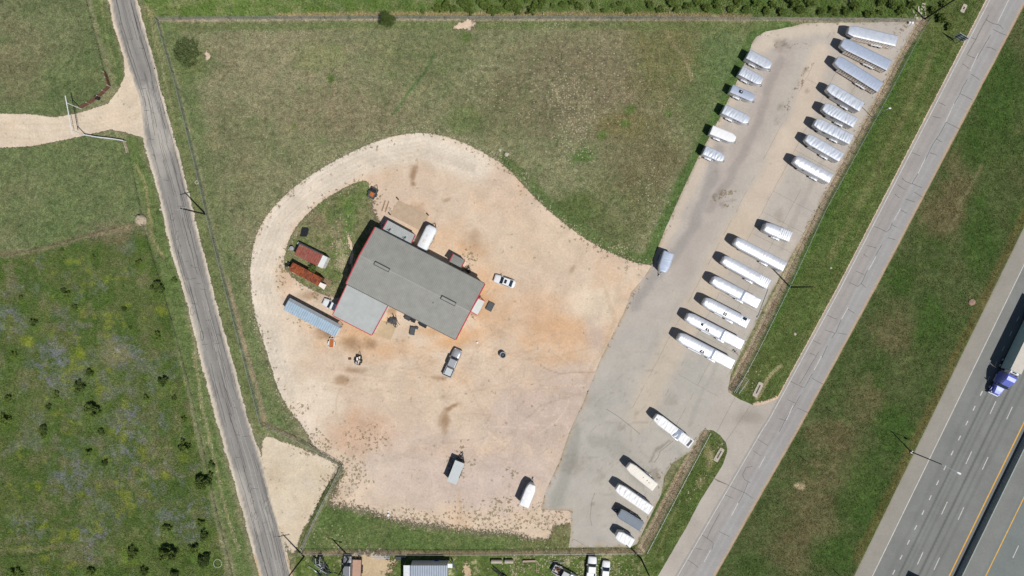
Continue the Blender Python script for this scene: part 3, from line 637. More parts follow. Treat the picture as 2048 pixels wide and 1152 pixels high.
def yard_keep(x, y):
    d = sdf(x, y, YARD)+fbm(x, y, 14, 3, 3)*3
    return np.minimum(d, -sdf(x, y, ISLAND)+fbm(x, y, 14, 3, 3)*3)
grid_mesh('gravel_yard', np.arange(-60, 45, .32), np.arange(-58, 36, .32), 0.004, yard_keep, field, M['terrain'], snap=True)
grid_mesh('gravel_entrance', np.arange(-58, -36, .32), np.arange(-60, -30, .32), 0.004, lambda x, y: sdf(x, y, ENTRY)+fbm(x, y, 12, 3, 3)*2, field, M['terrain'], snap=True)
grid_mesh('gravel_drive', np.arange(-155, -76, .32), np.arange(26, 53, .32), 0.004, lambda x, y: sdf(x, y, LDRIVE)+fbm(x, y, 12, 3, 3)*2, field, M['terrain'], snap=True)

def painter(base):
    def mk(x, y):
        g = np.zeros(x.shape+(3,)); g[:] = base
        n1 = fbm(x, y, 60, 121, 5, .6); n2 = fbm(x, y, 16, 131, 4, .6)
        wx = x+fbm(x, y, 30, 141)*8; wy = y+fbm(x, y, 30, 145)*8
        def fill(m, c): m = m[..., None]; g[:] = g*(1-m)+np.array(c, float)*m
        return g, n1, n2, wx, wy, fill
    return mk
def lot_field(x, y):
    n5 = fbm(x, y, 5, 161, 3, .7)
    g, n1, n2, wx, wy, fill = painter((194, 183, 169))(x, y)
    fill(sstep(-.3, .6, n1)*.4, (182, 174, 163)); fill(sstep(0, .6, -n1)*.4, (204, 190, 172))
    low = sstep(560, 800, y+(x-1300)*.3); fill(low*.75, (188, 181, 168)); fill(low*sstep(0, .6, n1+n2*.4)*.5, (170, 166, 154)); fill(low*sstep(.1, .6, -n1+n2*.4)*.5, (194, 184, 166))
    def stroke(pts, w, c, a, s=1.0): fill(a*(1-sstep(1-s*.6, 1+s*.4, segd(wx, wy, pts)/w)), c)
    stroke([(1590, 60), (1545, 160), (1500, 260), (1430, 400), (1360, 540)], 26, (186, 173, 161), .7)
    stroke([(1640, 110), (1600, 230), (1540, 350), (1470, 470)], 24, (214, 195, 172), .85)
    stroke([(1520, 90), (1560, 62), (1680, 52)], 18, (216, 200, 178), .8)
    stroke([(1480, 160), (1430, 260), (1370, 390), (1320, 500)], 14, (212, 194, 172), .75)
    stroke([(1490, 440), (1400, 600), (1320, 740), (1280, 830)], 30, (208, 190, 166), .65)
    stroke([(1440, 300), (1400, 420), (1360, 500), (1300, 560), (1270, 610)], 12, (164, 156, 147), .7)
    stroke([(1560, 120), (1520, 230), (1480, 320), (1420, 420)], 9, (168, 157, 147), .75)
    for pts, w, c, a in (([(1720, 60), (1700, 200), (1640, 330), (1560, 500)], 6, (160, 152, 140), .3), ([(1455, 690), (1410, 780), (1380, 850)], 5, (166, 160, 150), .4), ([(1150, 860), (1130, 960), (1110, 1010)], 14, (152, 150, 138), .5), ([(1190, 880), (1240, 900), (1290, 960)], 16, (150, 148, 136), .35),
                        ([(1340, 880), (1310, 900), (1300, 925)], 3, (128, 122, 110), .5)):
        stroke(pts, w, c, a)
    for cx, cy, r, a in ((1612, 140, 6, .7), (1596, 165, 5, .5), (1560, 90, 16, .4), (1572, 88, 10, .5), (1618, 180, 5, .5), (1560, 215, 7, .5), (1550, 240, 8, .4), (1445, 388, 6, .8), (1430, 395, 6, .7), (1462, 400, 6, .5), (1445, 410, 8, .5), (1200, 955, 16, .3), (1310, 950, 14, .5), (1240, 850, 10, .35), (1270, 830, 6, .4), (1230, 1010, 8, .3), (1185, 1010, 5, .4), (1165, 1085, 5, .3), (1650, 395, 8, .3), (1560, 430, 12, .25), (1150, 930, 22, .3), (1340, 800, 14, .25), (1745, 62, 10, .4)):
        fill(a*.75*(1-sstep(.2, 1.3, np.hypot(wx-cx, wy-cy)/r+n2*.5+n5*1.1)), (124, 112, 96))
    e = sdf(x, y, LOT); fill((1-sstep(0, 14+n1*10, e+n2*6))*.7*(x < 1330)*sstep(-.3, .3, n2+n5*.5), (204, 180, 150)); fill((1-sstep(0, 6, e))*.45*sstep(-.3, .3, n2), (150, 134, 108))
    # polished wheel marks
    rr = random.Random(3)
    for k in range(34):
        cx = rr.uniform(1180, 1340); cy = rr.uniform(760, 1000); r_ = rr.uniform(20, 90); a0 = rr.uniform(0, 6.28)
        fill(rr.uniform(.12, .3)*(1-sstep(.3, 1.2, segd(x, y, [(cx+r_*math.cos(a0+i*.15), cy+r_*math.sin(a0+i*.15)) for i in range(8)])/1.3)), (140, 134, 124))
    wd_ = np.zeros(x.shape)+.03
    for pts, w, a in (([(1622, 128), (1608, 146), (1600, 168)], 7, .75), ([(1590, 172), (1580, 200), (1562, 225), (1548, 246)], 7, .6), ([(1472, 380), (1445, 392), (1425, 402)], 7, .85), ([(1470, 398), (1448, 410)], 8, .6), ([(1550, 90), (1590, 88), (1640, 95)], 5, .7), ([(1655, 385), (1640, 410)], 4, .5), ([(1300, 955), (1335, 940)], 12, .6), ([(1345, 925), (1335, 960)], 9, .6), ([(1145, 1065), (1142, 1090)], 4, .6), ([(1790, 70), (1815, 52)], 12, .5), ([(1275, 575), (1262, 600), (1250, 625)], 4, .8)):
        wd_ = np.maximum(wd_, a*(1-sstep(.3, 1.3, segd(wx, wy, pts)/w)))
    wd_ = np.maximum(wd_, .5*(1-sstep(0, 9, e+n2*5)))
    return dict(col=albn(g), alt=albn(g), bias=np.ones(x.shape), speck=np.zeros(x.shape), weed=np.clip(wd_, 0, .9))
lines = []
rj = random.Random(9)
ax = Vector((-0.466, 0.885)); cr_ = Vector((0.885, 0.466))     # along the lot, across it
for off in (-46, -93, -140):
    for k in range(60):
        if rj.random() < .3: continue
        a = Vector((1650, 385))+cr_*off+ax*(k-26)*17
        b = a+ax*16
        if sdf(np.array([a.x, b.x]), np.array([a.y, b.y]), LOT).min() > 6: lines.append((wiggle(a, b, 3, .5, rj), .45))
for k in range(34):
    a = Vector((1650, 385))+ax*(k-17)*46; b = a-cr_*46*rj.choice([1, 2, 2, 3])
    if rj.random() < .55 and sdf(np.array([a.x-5, b.x]), np.array([a.y, b.y]), LOT).min() > 3: lines.append((wiggle(a, b, 8, .5, rj), .4))
lines += [([(1346, 882), (1334, 892), (1320, 903), (1316, 915), (1308, 925)], .9), ([(1213, 818), (1235, 832), (1258, 850), (1280, 868)], .9), ([(1190, 985), (1184, 1000), (1180, 1035), (1184, 1052)], .7), ([(1145, 1077), (1160, 1085), (1166, 1090)], .8)]
grid_mesh('concrete_lot', np.arange(2, 92, .45), np.arange(-58, 60, .45), 0.012, lambda x, y: sdf(x, y, LOT)+fbm(x, y, 9, 4, 3)*.8, lot_field, M['paved'], snap=True, extra=[(strips(lines), M['joint_and_line'], .004)])

def drive_field(x, y):
    g, n1, n2, wx, wy, fill = painter((192, 182, 168))(x, y)
    fill(sstep(-.3, .6, n1)*.4, (172, 162, 148)); fill(sstep(0, .5, -n1)*.3, (192, 182, 166)); fill((1-sstep(.4, 1.2, np.hypot((wx-1500)/30, (wy-835)/14)))*.5, (156, 144, 132))
    return dict(col=albn(g), alt=albn(g), bias=np.ones(x.shape), speck=np.zeros(x.shape), weed=np.zeros(x.shape))
grid_mesh('concrete_driveway', np.arange(28, 60, .4), np.arange(-68, -14, .4), 0.016, lambda x, y: sdf(x, y, DRIVE)+fbm(x, y, 9, 4, 3)*.7, drive_field, M['paved'], snap=True,
          extra=[(strips([([(1459, 900), (1424, 862)], .5), ([(1500, 812), (1440, 900)], .5), ([(1470, 795), (1425, 880)], .5), ([(1423, 953), (1436, 962), (1452, 968)], 1.6)]), M['joint_and_line'], .004)])  # last, wider strip: a dark line across the lower end of the driveway

def road_field(x, y):
    g, n1, n2, wx, wy, fill = painter((151, 146, 138))(x, y)
    dl = segd(x, y, CR_L); dr = segd(x, y, CR_R)
    for o, w, c, a in ((14, 5, (168, 162, 152), .6), (34, 6, (168, 162, 152), .6), (24, 4, (142, 137, 129), .5)):
        fill(a*(1-sstep(.2, 1.2, np.abs(dl-o)/w)), c)
    fill(sstep(-.2, .6, n1)*.35, (136, 132, 126)); fill(sstep(.1, .6, -n1)*.3, (160, 154, 145))
    for pts, w, a in (([(290, 190), (310, 250), (330, 290)], 22, .75), ([(300, 170), (290, 230), (335, 310)], 10, .5), ([(305, 300), (325, 340)], 22, .5), ([(372, 590), (392, 650), (402, 700)], 8, .8), ([(475, 955), (500, 1010), (515, 1060)], 12, .7), ([(530, 1010), (540, 1060)], 6, .5)):
        fill(a*(1-sstep(.3, 1.2, segd(wx, wy, pts)/w)), (190, 182, 168))
    rr = random.Random(4)
    for k in range(24):
        a = (rr.uniform(285, 345), rr.uniform(180, 320)); th = rr.uniform(.9, 1.6); L = rr.uniform(20, 60)
        fill(rr.uniform(.2, .5)*(1-sstep(.3, 1.2, segd(x, y, [a, (a[0]+L*math.cos(th)*rr.choice([-1, 1]), a[1]+L*math.sin(th))])/1.5)), (198, 192, 180))
    alt = np.zeros(x.shape+(3,)); alt[:] = (206, 192, 170)
    e = np.minimum(dl, dr)
    g2 = albn(g); al = albn(alt); m = (1-sstep(1.0, 4.5, e+fbm(x, y, 8, 151, 3)*2.5))[..., None]
    cc = g2*(1-m)+al*m
    return dict(col=cc, alt=cc, bias=np.ones(x.shape), speck=np.zeros(x.shape), weed=np.zeros(x.shape))
lines = []; rc = random.Random(21)
for k in range(140):                            # longitudinal sealed cracks
    y0 = rc.uniform(-60, 1200); L = rc.uniform(25, 150); t = rc.choice([.14, .2, .24, .4, .52, .62, .74, .8, .86, .9])+rc.uniform(-.04, .04); pts = []
    y = y0; tt = t
    while y < y0+L:
        xl, xr = along(CR_L, y), along(CR_R, y); pts.append((xl+(xr-xl)*min(max(tt, .06), .94), y)); y += rc.uniform(4, 9); tt += rc.uniform(-.012, .012)
    if len(pts) > 1: lines.append((pts, rc.uniform(.4, .8)))
for k in range(34):
    y = rc.uniform(-40, 1180); xl, xr = along(CR_L, y), along(CR_R, y); t0 = rc.uniform(.08, .8); t1 = min(.94, t0+rc.uniform(.08, .25))
    lines.append((wiggle((xl+(xr-xl)*t0, y), (xl+(xr-xl)*t1, y+rc.uniform(-3, 3)), 4, .8, rc), .7))
for cx, cy in ((384, 622), (404, 672), (345, 435), (355, 470), (360, 500), (500, 975), (505, 1000), (512, 1030), (530, 1010)):
    n_ = 9; lines.append(([(cx+rc.uniform(2.5, 5)*math.cos(i*2*math.pi/n_), cy+rc.uniform(5, 11)*math.sin(i*2*math.pi/n_)) for i in range(n_)]+[], .7))
for yy in range(20):
    pass
seam = []
for f_ in (.56, .7):
    pts = [(along(CR_L, y)+(along(CR_R, y)-along(CR_L, y))*f_, y) for y in range(600, 1200, 20)]; seam.append((pts, .35))
grid_mesh('country_road', np.arange(-110, -40, .4), np.arange(-105, 100, .4), 0.020, lambda x, y: sdf(x, y, CROAD)+fbm(x, y, 10, 4, 3)*1.6, road_field, M['paved'], snap=True, extra=[(strips(lines), M['crack'], .004), (strips(seam), M['paintw'], .003)])

def fr_field(x, y):
    g, n1, n2, wx, wy, fill = painter((173, 166, 157))(x, y)
    dr = segd(x, y, FR); dl = segd(x, y, FL)
    fill(sstep(44, 30, dr)*.75, (166, 163, 158)); fill(sstep(-.2, .6, n1+n2*.5)*.45, (160, 153, 147))
    for o, w in ((20, 3), (32, 3)): fill(.5*(1-sstep(.2, 1.2, np.abs(dr-o)/w)), (180, 177, 171))
    for o, w in ((12, 3), (26, 3)): fill(.35*(1-sstep(.2, 1.2, np.abs(dl-o)/w)), (154, 146, 142))
    fill((1-sstep(3.2, 5.0, dr+n2*1.5))*.85, (202, 172, 138)); fill((1-sstep(0, 2.0, dr+n2*1.5))*.5, (140, 116, 84))
    return dict(col=albn(g), alt=albn(g), bias=np.ones(x.shape), speck=np.zeros(x.shape), weed=np.zeros(x.shape))
cl = [(1995, 45), (1956, 107), (1891, 244), (1846, 325), (1801, 417), (1763, 490), (1690, 626), (1636, 726), (1580, 825), (1524, 924), (1470, 1018), (1415, 1112)]
mk = [([(x_+1.2, y_) for x_, y_ in FL], 1.5)]
for a, b in (((2017, 0), (1995, 45)), ((1956, 107), (1940, 142)), ((1908, 207), (1891, 244)), ((1851, 315), (1836, 347)), ((1801, 417), (1788, 440)), ((1752, 513), (1737, 540)), ((1696, 615), (1683, 638)), ((1643, 712), (1628, 740)), ((1586, 811), (1573, 840)), ((1530, 913), (1518, 935)), ((1476, 1006), (1463, 1031)), ((1421, 1100), (1408, 1124)), ((2066, -90), (2051, -60)), ((1366, 1192), (1350, 1220))):
    mk.append(([a, b], 1.4))
lines = []
Z = lambda ox, oy, pts: [(ox+x_/4, oy+y_/4) for x_, y_ in pts]
for pts in (Z(1536, 0, [(1765, 120), (1720, 200), (1660, 320), (1590, 440), (1640, 460), (1670, 470), (1720, 380), (1780, 280)]), Z(1536, 0, [(1740, 155), (1800, 190), (1850, 200), (1880, 230)]), Z(1536, 0, [(1800, 235), (1850, 260), (1910, 285)]), Z(1536, 0, [(1620, 300), (1660, 315)]), Z(1536, 0, [(1745, 375), (1790, 385), (1825, 405)]), Z(1536, 0, [(1555, 510), (1590, 535), (1610, 550)]), Z(1536, 0, [(1595, 635), (1560, 690), (1535, 750), (1590, 775), (1635, 800)]), Z(1536, 0, [(1535, 750), (1490, 830), (1465, 885)]), Z(1536, 0, [(1625, 595), (1660, 615), (1690, 640)]), Z(1536, 0, [(1365, 820), (1400, 835), (1420, 845)]), Z(1536, 0, [(1315, 930), (1350, 940), (1385, 945)]), Z(1536, 0, [(1420, 975), (1470, 1000), (1530, 1030)]), Z(1536, 0, [(1420, 985), (1370, 1080), (1320, 1150)]), Z(1536, 0, [(1345, 1110), (1390, 1135)]),
            Z(1536, 288, [(1320, 0), (1290, 60), (1260, 125)]), Z(1536, 288, [(1295, 70), (1350, 90)]), Z(1536, 288, [(1150, 68), (1220, 98)]), Z(1536, 288, [(1210, 215), (1180, 270), (1150, 320), (1100, 300), (1070, 270)]), Z(1536, 288, [(1150, 315), (1230, 350)]), Z(1536, 288, [(1035, 325), (1095, 365)]), Z(1536, 288, [(1170, 385), (1235, 425)]), Z(1536, 288, [(1015, 400), (1050, 432)]), Z(1536, 288, [(1100, 440), (1175, 465)]), Z(1536, 288, [(1060, 525), (1110, 555)]), Z(1536, 288, [(995, 630), (975, 680), (945, 705), (900, 680), (850, 660)]), Z(1536, 288, [(990, 645), (1035, 668)]), Z(1536, 288, [(960, 750), (1020, 768)]), Z(1536, 288, [(790, 812), (865, 832)]), Z(1536, 288, [(765, 880), (795, 905)]), Z(1536, 288, [(910, 808), (860, 890)]), Z(1536, 288, [(795, 1010), (760, 1090), (740, 1120), (720, 1140), (650, 1108)]), Z(1536, 288, [(705, 1018), (770, 1045)]), Z(1536, 288, [(745, 1115), (785, 1150)]),
            Z(1536, 576, [(585, 255), (545, 350), (510, 400)]), Z(1536, 576, [(455, 335), (535, 362)]), Z(1536, 576, [(560, 360), (630, 372)]), Z(1536, 576, [(640, 170), (690, 200)]), Z(1536, 576, [(475, 218), (550, 250)]), Z(1536, 576, [(360, 420), (425, 450)]), Z(1536, 576, [(475, 460), (430, 560)]), Z(1536, 576, [(405, 510), (350, 600), (300, 690), (250, 770)]), Z(1536, 576, [(335, 520), (380, 540)]), Z(1536, 576, [(180, 745), (240, 775), (290, 798), (355, 685)]), Z(1536, 576, [(350, 718), (400, 750), (450, 775)]), Z(1536, 576, [(260, 855), (200, 960), (140, 1050), (90, 1150)]), Z(1536, 576, [(155, 893), (220, 920)]), Z(1536, 576, [(235, 960), (325, 998)]), Z(1536, 576, [(90, 1045), (140, 1060)]),
            Z(1024, 864, [(1970, 60), (2048, 110)]), Z(1024, 864, [(1925, 275), (1870, 285), (1845, 340), (1860, 380), (1905, 405)]), Z(1024, 864, [(1930, 150), (1990, 190)]), Z(1024, 864, [(1625, 375), (1700, 410), (1800, 460), (1870, 490), (1930, 530)]), Z(1024, 864, [(1520, 825), (1570, 855), (1610, 890), (1600, 940)]), Z(1024, 864, [(1660, 650), (1600, 760), (1560, 850)]), Z(1024, 864, [(1400, 1020), (1450, 1050), (1490, 1085)]), Z(1024, 864, [(1655, 795), (1735, 835)]), Z(1024, 864, [(1470, 930), (1520, 940)]), Z(1024, 864, [(1700, 500), (1770, 530)]), Z(1024, 864, [(1890, 400), (1840, 520), (1810, 570)])):
    q = []
    for i in range(len(pts)-1): q += wiggle(pts[i], pts[i+1], 3, .25, rc)[:-1]
    q.append(pts[-1]); lines.append((q, .85))
grid_mesh('frontage_road', np.arange(0, 150, .45), np.arange(-112, 108, .45), 0.024, lambda x, y: sdf(x, y, FROAD)+fbm(x, y, 8, 4, 2)*.5, fr_field, M['paved'], snap=True,
          extra=[(strips(lines), M['crack'], .004), (strips(mk), M['paintw'], .007)])

def hw_field(x, y):
    g, n1, n2, wx, wy, fill = painter((139, 139, 132))(x, y)
    u = (x-hx(y))*.899                          # px across, from the left edge
    fill(sstep(-.4, .6, n1)*.3, (118, 118, 113)); fill(1-sstep(32, 35, u+n2*.8), (162, 155, 142)); fill((1-sstep(0, 4, u+n2*2))*.6, (140, 134, 104))
    for o, w, a in ((80, 2.4, .7), (98, 3.5, .3), (116, 2.6, .8), (129, 2.5, .35), (142, 4, .25), (60, 5, .15), (89, 2, .25)):
        fill(a*(1-sstep(.2, 1.3, np.abs(u-o)/w)), (98, 100, 97))
    fill(sstep(168, 172, u)*sstep(196, 190, u)*.4, (112, 112, 106)); fill(sstep(228, 232, u)*.7, (126, 133, 128)); 
    return dict(col=albn(g), alt=albn(g), bias=np.ones(x.shape), speck=np.zeros(x.shape), weed=np.zeros(x.shape))
mkw = []; mky = []
yy = list(range(-420, 1601, 101))
mkw.append(([(hx(y_, 1885), y_) for y_ in yy], 1.6))
k = -40
for i in range(-44, 30):
    cx, cy = 1919-14.6*i*-1*-1, 876+29.8*i
    mkw.append(([(cx+2, cy-4.5), (cx-2.4, cy+4.5)], 2.0))
for i in range(-12, 8):
    for x0, y0 in ((1943, 903), (1976, 914)):
        cx, cy = x0-48.5*i, y0+100.5*i
        mkw.append(([(cx, cy), (cx-11.5, cy+25)], 1.5))
    cx, cy = 2037-48.5*i, 1091+100.5*i; mkw.append(([(cx, cy), (cx-11.5, cy+25)], 1.6)); mkw.append(([(cx+36, cy+14), (cx+24.5, cy+39)], 1.6))
mky.append(([(hx(y_, 2038.5), y_) for y_ in yy], 2.4)); mky.append(([(hx(y_, 2111.5), y_) for y_ in yy], 2.0)); mkw.append(([(hx(y_, 2220), y_) for y_ in yy], 1.8))
grid_mesh('highway', np.arange(20, 175, .38), np.arange(-90, 90, .38), 0.028, lambda x, y: sdf(x, y, HWAY)+fbm(x, y, 8, 4, 2)*.5, hw_field, M['paved'], snap=True, extra=[(strips(mkw), M['paintw'], .004), (strips(mky), M['painty'], .004)])

# ---------------------------------------------------------------- buildings
def V3(px, py, z): return P(px, py, z)
def lerp(a, b, t): return a+(b-a)*t
def quad_roof(mb, c4, t=0.12, ribs=0, rib_w=0.06, rib_h=0.035, mi_rib=1):
    """c4: eave0, eave1, ridge1, ridge0 ; ribs run from eave to ridge"""
    mb.slab(c4, t, 0)
    if ribs:
        nn = (c4[1]-c4[0]).cross(c4[2]-c4[0]).normalized(); nn = nn if nn.z > 0 else -nn
        e = (c4[1]-c4[0]).normalized()*rib_w/2
        for i in range(ribs):
            f = (i+.5)/ribs; a = lerp(c4[0], c4[1], f)+nn*rib_h; b = lerp(c4[3], c4[2], f)+nn*rib_h
            mb.slab([a-e, a+e, b+e, b-e], rib_h-.003, mi_rib)
def wall_ring(mb, pts, tops, t=0.0):
    """closed vertical wall prism between ground and per-corner tops"""
    n = len(pts); v = [(p[0], p[1], 0) for p in pts]+[(p[0], p[1], z) for p, z in zip(pts, tops)]
    mb.add(v, [(i, (i+1) % n, n+(i+1) % n, n+i) for i in range(n)]+[tuple(range(n, 2*n))])

EZ, RZ = 4.9, 5.9
A, B_, C_, D_ = V3(751.3, 454.7, EZ), V3(969.3, 567.2, EZ), V3(910.7, 679, EZ), V3(692.7, 567.6, EZ)
RA, RB = (A+D_)/2, (B_+C_)/2; RA.z = RB.z = RZ
ctr = (A+C_)/2; ctr.z = 0
bt = thing('metal_shop_building', 'large grey metal-roofed shop building with red trim in the gravel yard', 'building', ctr)
mb = MB(); quad_roof(mb, [A, B_, RB, RA], .12, 66); quad_roof(mb, [D_, C_, RB, RA], .12, 66)
roof = mb.build('roof', [M['roof_main'], M['roof_rib']], bt, rel=True)
lx = (B_-A).normalized(); ly = (A-D_).normalized()
ins = [A-lx*-.25-ly*.2, B_-lx*.25-ly*.2, RB-lx*.25, C_-lx*.25+ly*.2, D_+lx*.25+ly*.2, RA+lx*.25]
mb = MB(); wall_ring(mb, [(p.x, p.y) for p in ins], [EZ-.14, EZ-.14, RZ-.14, EZ-.14, EZ-.14, RZ-.14]); mb.build('wall', M['wall_white'], bt, rel=True)
w = lx*.22
for (p, q, s) in ((A, RA, -1), (D_, RA, -1), (B_, RB, 1), (C_, RB, 1)):
    e = Vector((0, 0, .05)); mb = MB(); mb.slab([p+e, p+e+w*s, q+e+w*s, q+e], .28); mb.build('trim', M['red'], bt, rel=True)
for (p, q) in ((A, B_), (D_, C_)):
    mb = MB()
    o = (ly if p is A else -ly)*.14; mb.slab([p+Vector((0, 0, -.02)), q+Vector((0, 0, -.02)), q+o+Vector((0, 0, -.02)), p+o+Vector((0, 0, -.02))], .14)
    mb.build('gutter', M['dkgrey'], bt, rel=True)
mb = MB(); rd = (RB-RA).normalized(); mb.slab([RA+ly*.11+Vector((0, 0, .045)), RB+ly*.11+Vector((0, 0, .045)), RB-ly*.11+Vector((0, 0, .045)), RA-ly*.11+Vector((0, 0, .045))], .03); mb.build('ridge_cap', M['roof_rib'], roof, rel=False).matrix_parent_inverse = Matrix.Translation(-ctr)
for f0, f1 in ((.135, .268), (.742, .872)):
    mb = MB(); a = lerp(RA, RB, f0); b = lerp(RA, RB, f1); h = Vector((0, 0, .06))
    rings = []
    for p in (a, b):
        rings.append([p+ly*.42+h*0, p+ly*.42+Vector((0, 0, .22)), p+ly*.2+Vector((0, 0, .38)), p-ly*.2+Vector((0, 0, .38)), p-ly*.42+Vector((0, 0, .22)), p-ly*.42])
    mb.loft(rings); v_ = mb.build('ridge_vent', M['dkgrey'], bt, rel=True)
    mb = MB(); mb.slab([a+ly*.26+Vector((0, 0, .44))+rd*.1, b+ly*.26+Vector((0, 0, .44))-rd*.1, b-ly*.26+Vector((0, 0, .44))-rd*.1, a-ly*.26+Vector((0, 0, .44))+rd*.1], .05); c_ = mb.build('vent_hood', M['roof_main'], v_); c_.matrix_parent_inverse = Matrix.Translation(-ctr)
mb = MB(); mb.tube(V3(866, 605.5, 5.1), V3(866, 605.5, 5.75), .14); mb.build('flue_pipe', M['dkgrey'], bt, rel=True)
# walk-in doors on the yard side
def wall_panel(name, a, b, z0, z1, out, m, parent, t=.05):
    a = Vector((a.x, a.y, 0)); b = Vector((b.x, b.y, 0)); o = Vector(out)
    mb = MB(); mb.prism([tuple((a+o*.01)[:2]), tuple((b+o*.01)[:2]), tuple((b+o*t)[:2]), tuple((a+o*t)[:2])], z0, z1)
    return mb.build(name, m, parent, rel=True)
for f0, f1, nm, zt in ((.50, .62, 'overhead_door', 3.6), (.68, .80, 'overhead_door', 3.6), (.86, .90, 'door', 2.1)):
    a = lerp(D_, C_, f0)+ly*.2; b = lerp(D_, C_, f1)+ly*.2; wall_panel(nm, a, b, .02, zt, -ly, M['grey'], bt)
for f0, f1 in ((.2, .32), (.62, .68)):
    a = lerp(B_, C_, f0)-lx*.25; b = lerp(B_, C_, f1)-lx*.25; wall_panel('window', a, b, 1.1, 2.2, lx, M['glass'], bt)

def leanto(name, label, c4, zs, colr, trims, group=None, wallsides=True, post=None, ribs=20, wall='wall_white'):
    """c4 px corners ordered: high0, high1, low1, low0"""
    c = [V3(x, y, z) for (x, y), z in zip(c4, zs)]
    ct = sum(c, Vector())/4; ct.z = 0
    t = bt
    mb = MB(); quad_roof(mb, [c[3], c[2], c[1], c[0]], .10, ribs, .05, .03, 1); r = mb.build('roof', [M[colr], M[colr]], t, rel=True)
    r['label'] = label
    if wallsides:
        m_ = sum(c, Vector())/4; pts = [lerp(p, m_, .035) for p in c]
        mb = MB(); wall_ring(mb, [(p.x, p.y) for p in pts], [p.z-.12 for p in c]); mb.build('wall', M[wall], t, rel=True)
    ax_ = (c[1]-c[0]).normalized()*.18; e = Vector((0, 0, .04))
    for s in trims:
        mb = MB()
        if s == 0: mb.slab([c[0]+e, c[3]+e, c[3]+e-ax_, c[0]+e-ax_], .24)
        if s == 1: mb.slab([c[1]+e, c[2]+e, c[2]+e+ax_, c[1]+e+ax_], .24)
        if s == 2:
            dn = (c[3]-c[0]).normalized()*.16; mb.slab([c[3]+e, c[2]+e, c[2]+e+dn, c[3]+e+dn], .2)
        mb.build('trim', M['red'], t, rel=True)
    if post:
        for i in post:
            p = lerp(c[i], sum(c, Vector())/4, .06); mb = MB(); mb.box(p.x-.07, p.x+.07, p.y-.07, p.y+.07, 0, p.z-.1); mb.build('post', M['red'], t, rel=True)
leanto('a', 'paler lower lean-to roof', [(694.5, 569.5), (775, 611), (743.2, 669.8), (665.8, 630.5)], (4.6, 4.6, 3.6, 3.6), 'roof_light', (0, 1, 2), ribs=22)
leanto('b', 'pale lean-to roof', [(765.6, 459.5), (820.7, 488.6), (829.6, 469.3), (776, 440.6)], (3.5, 3.5, 3.0, 3.0), 'roof_light', (0, 1), ribs=14)
leanto('c', 'small grey lean-to roof', [(899.5, 523.5), (921.5, 534.9), (929.4, 520.5), (907.3, 508.4)], (3.2, 3.2, 2.8, 2.8), 'roof_main', (0, 1), ribs=9)
leanto('d', 'small pale awning roof', [(956.6, 597.5), (942.5, 622.5), (955.2, 629.8), (969.3, 603)], (3.0, 3.0, 2.6, 2.6), 'roof_light', (0, 1), ribs=0, wallsides=False, post=(2, 3))
# little struts over the pale lean-to
for (x0, y0), (x1, y1) in (((776, 463), (781.5, 457.5)), ((806.5, 478.5), (812, 473.5))):
    mb = MB(); mb.tube(V3(x0, y0, 4.6), V3(x1, y1, 3.4), .06); mb.tube(V3(x0+2, y0+2.5, 4.6), V3(x1, y1, 3.4), .04); mb.build('brace', M['dkgrey'], bt, rel=True)

# slabs of concrete by the shop
def slab_thing(name, label, cat, pts, z1, m, group=None, z0=0.0):
    c = sum([V3(x, y, 0) for x, y in pts], Vector())/len(pts)
    mb = MB(); mb.prism([(P(x, y).x-c.x, P(x, y).y-c.y) for x, y in pts], z0-0.05, z1)
    o = mb.build(name, m, None, bevel=0.02); o.location = c; return tag(o, label, cat, group)
M['tan_slab'] = mat('dusty_tan_concrete', (0.45, 0.34, 0.22), 0.95, 0, .14, 1.2)
slab_thing('concrete_slab', 'tan concrete apron beside the pale lean-to of the shop', 'slab', [(762, 640), (793, 652), (781, 681), (747, 666)], .06, M['tan_slab'])
slab_thing('concrete_slab', 'tan concrete pad with corner posts behind the shop', 'slab', [(797, 400), (857, 431), (842, 462), (780, 430)], .05, mat('brown_dusty_concrete', (0.42, 0.32, 0.225), .95, 0, .16, 1.0))

# ---------------------------------------------------------------- wheels
def wheel(x, y, r, w, parent, side=1, rimm='rim'):
    mb = MB(); n = 20; prof = [(-w/2, r*.62), (-w/2, r*.92), (-w*.35, r), (w*.35, r), (w/2, r*.92), (w/2, r*.62)]
    rings = [[(r_*math.cos(t)+x, y+yy_, r+r_*math.sin(t)) for yy_, r_ in prof] for t in [2*math.pi*i/n for i in range(n)]]
    rings.append(rings[0]); mb.loft(rings, cap=False); tyre = mb.build('tyre', M['rubber'], parent, smooth=False)
    tyre.name = 'wheel'
    mb = MB(); mb.tube((x, y-w*.46, r), (x, y+w*.46, r), r*.63, 14); mb.tube((x, y+side*w*.46, r), (x, y+side*w*.52, r), r*.2, 8); mb.build('rim', M[rimm], tyre)
    return tyre

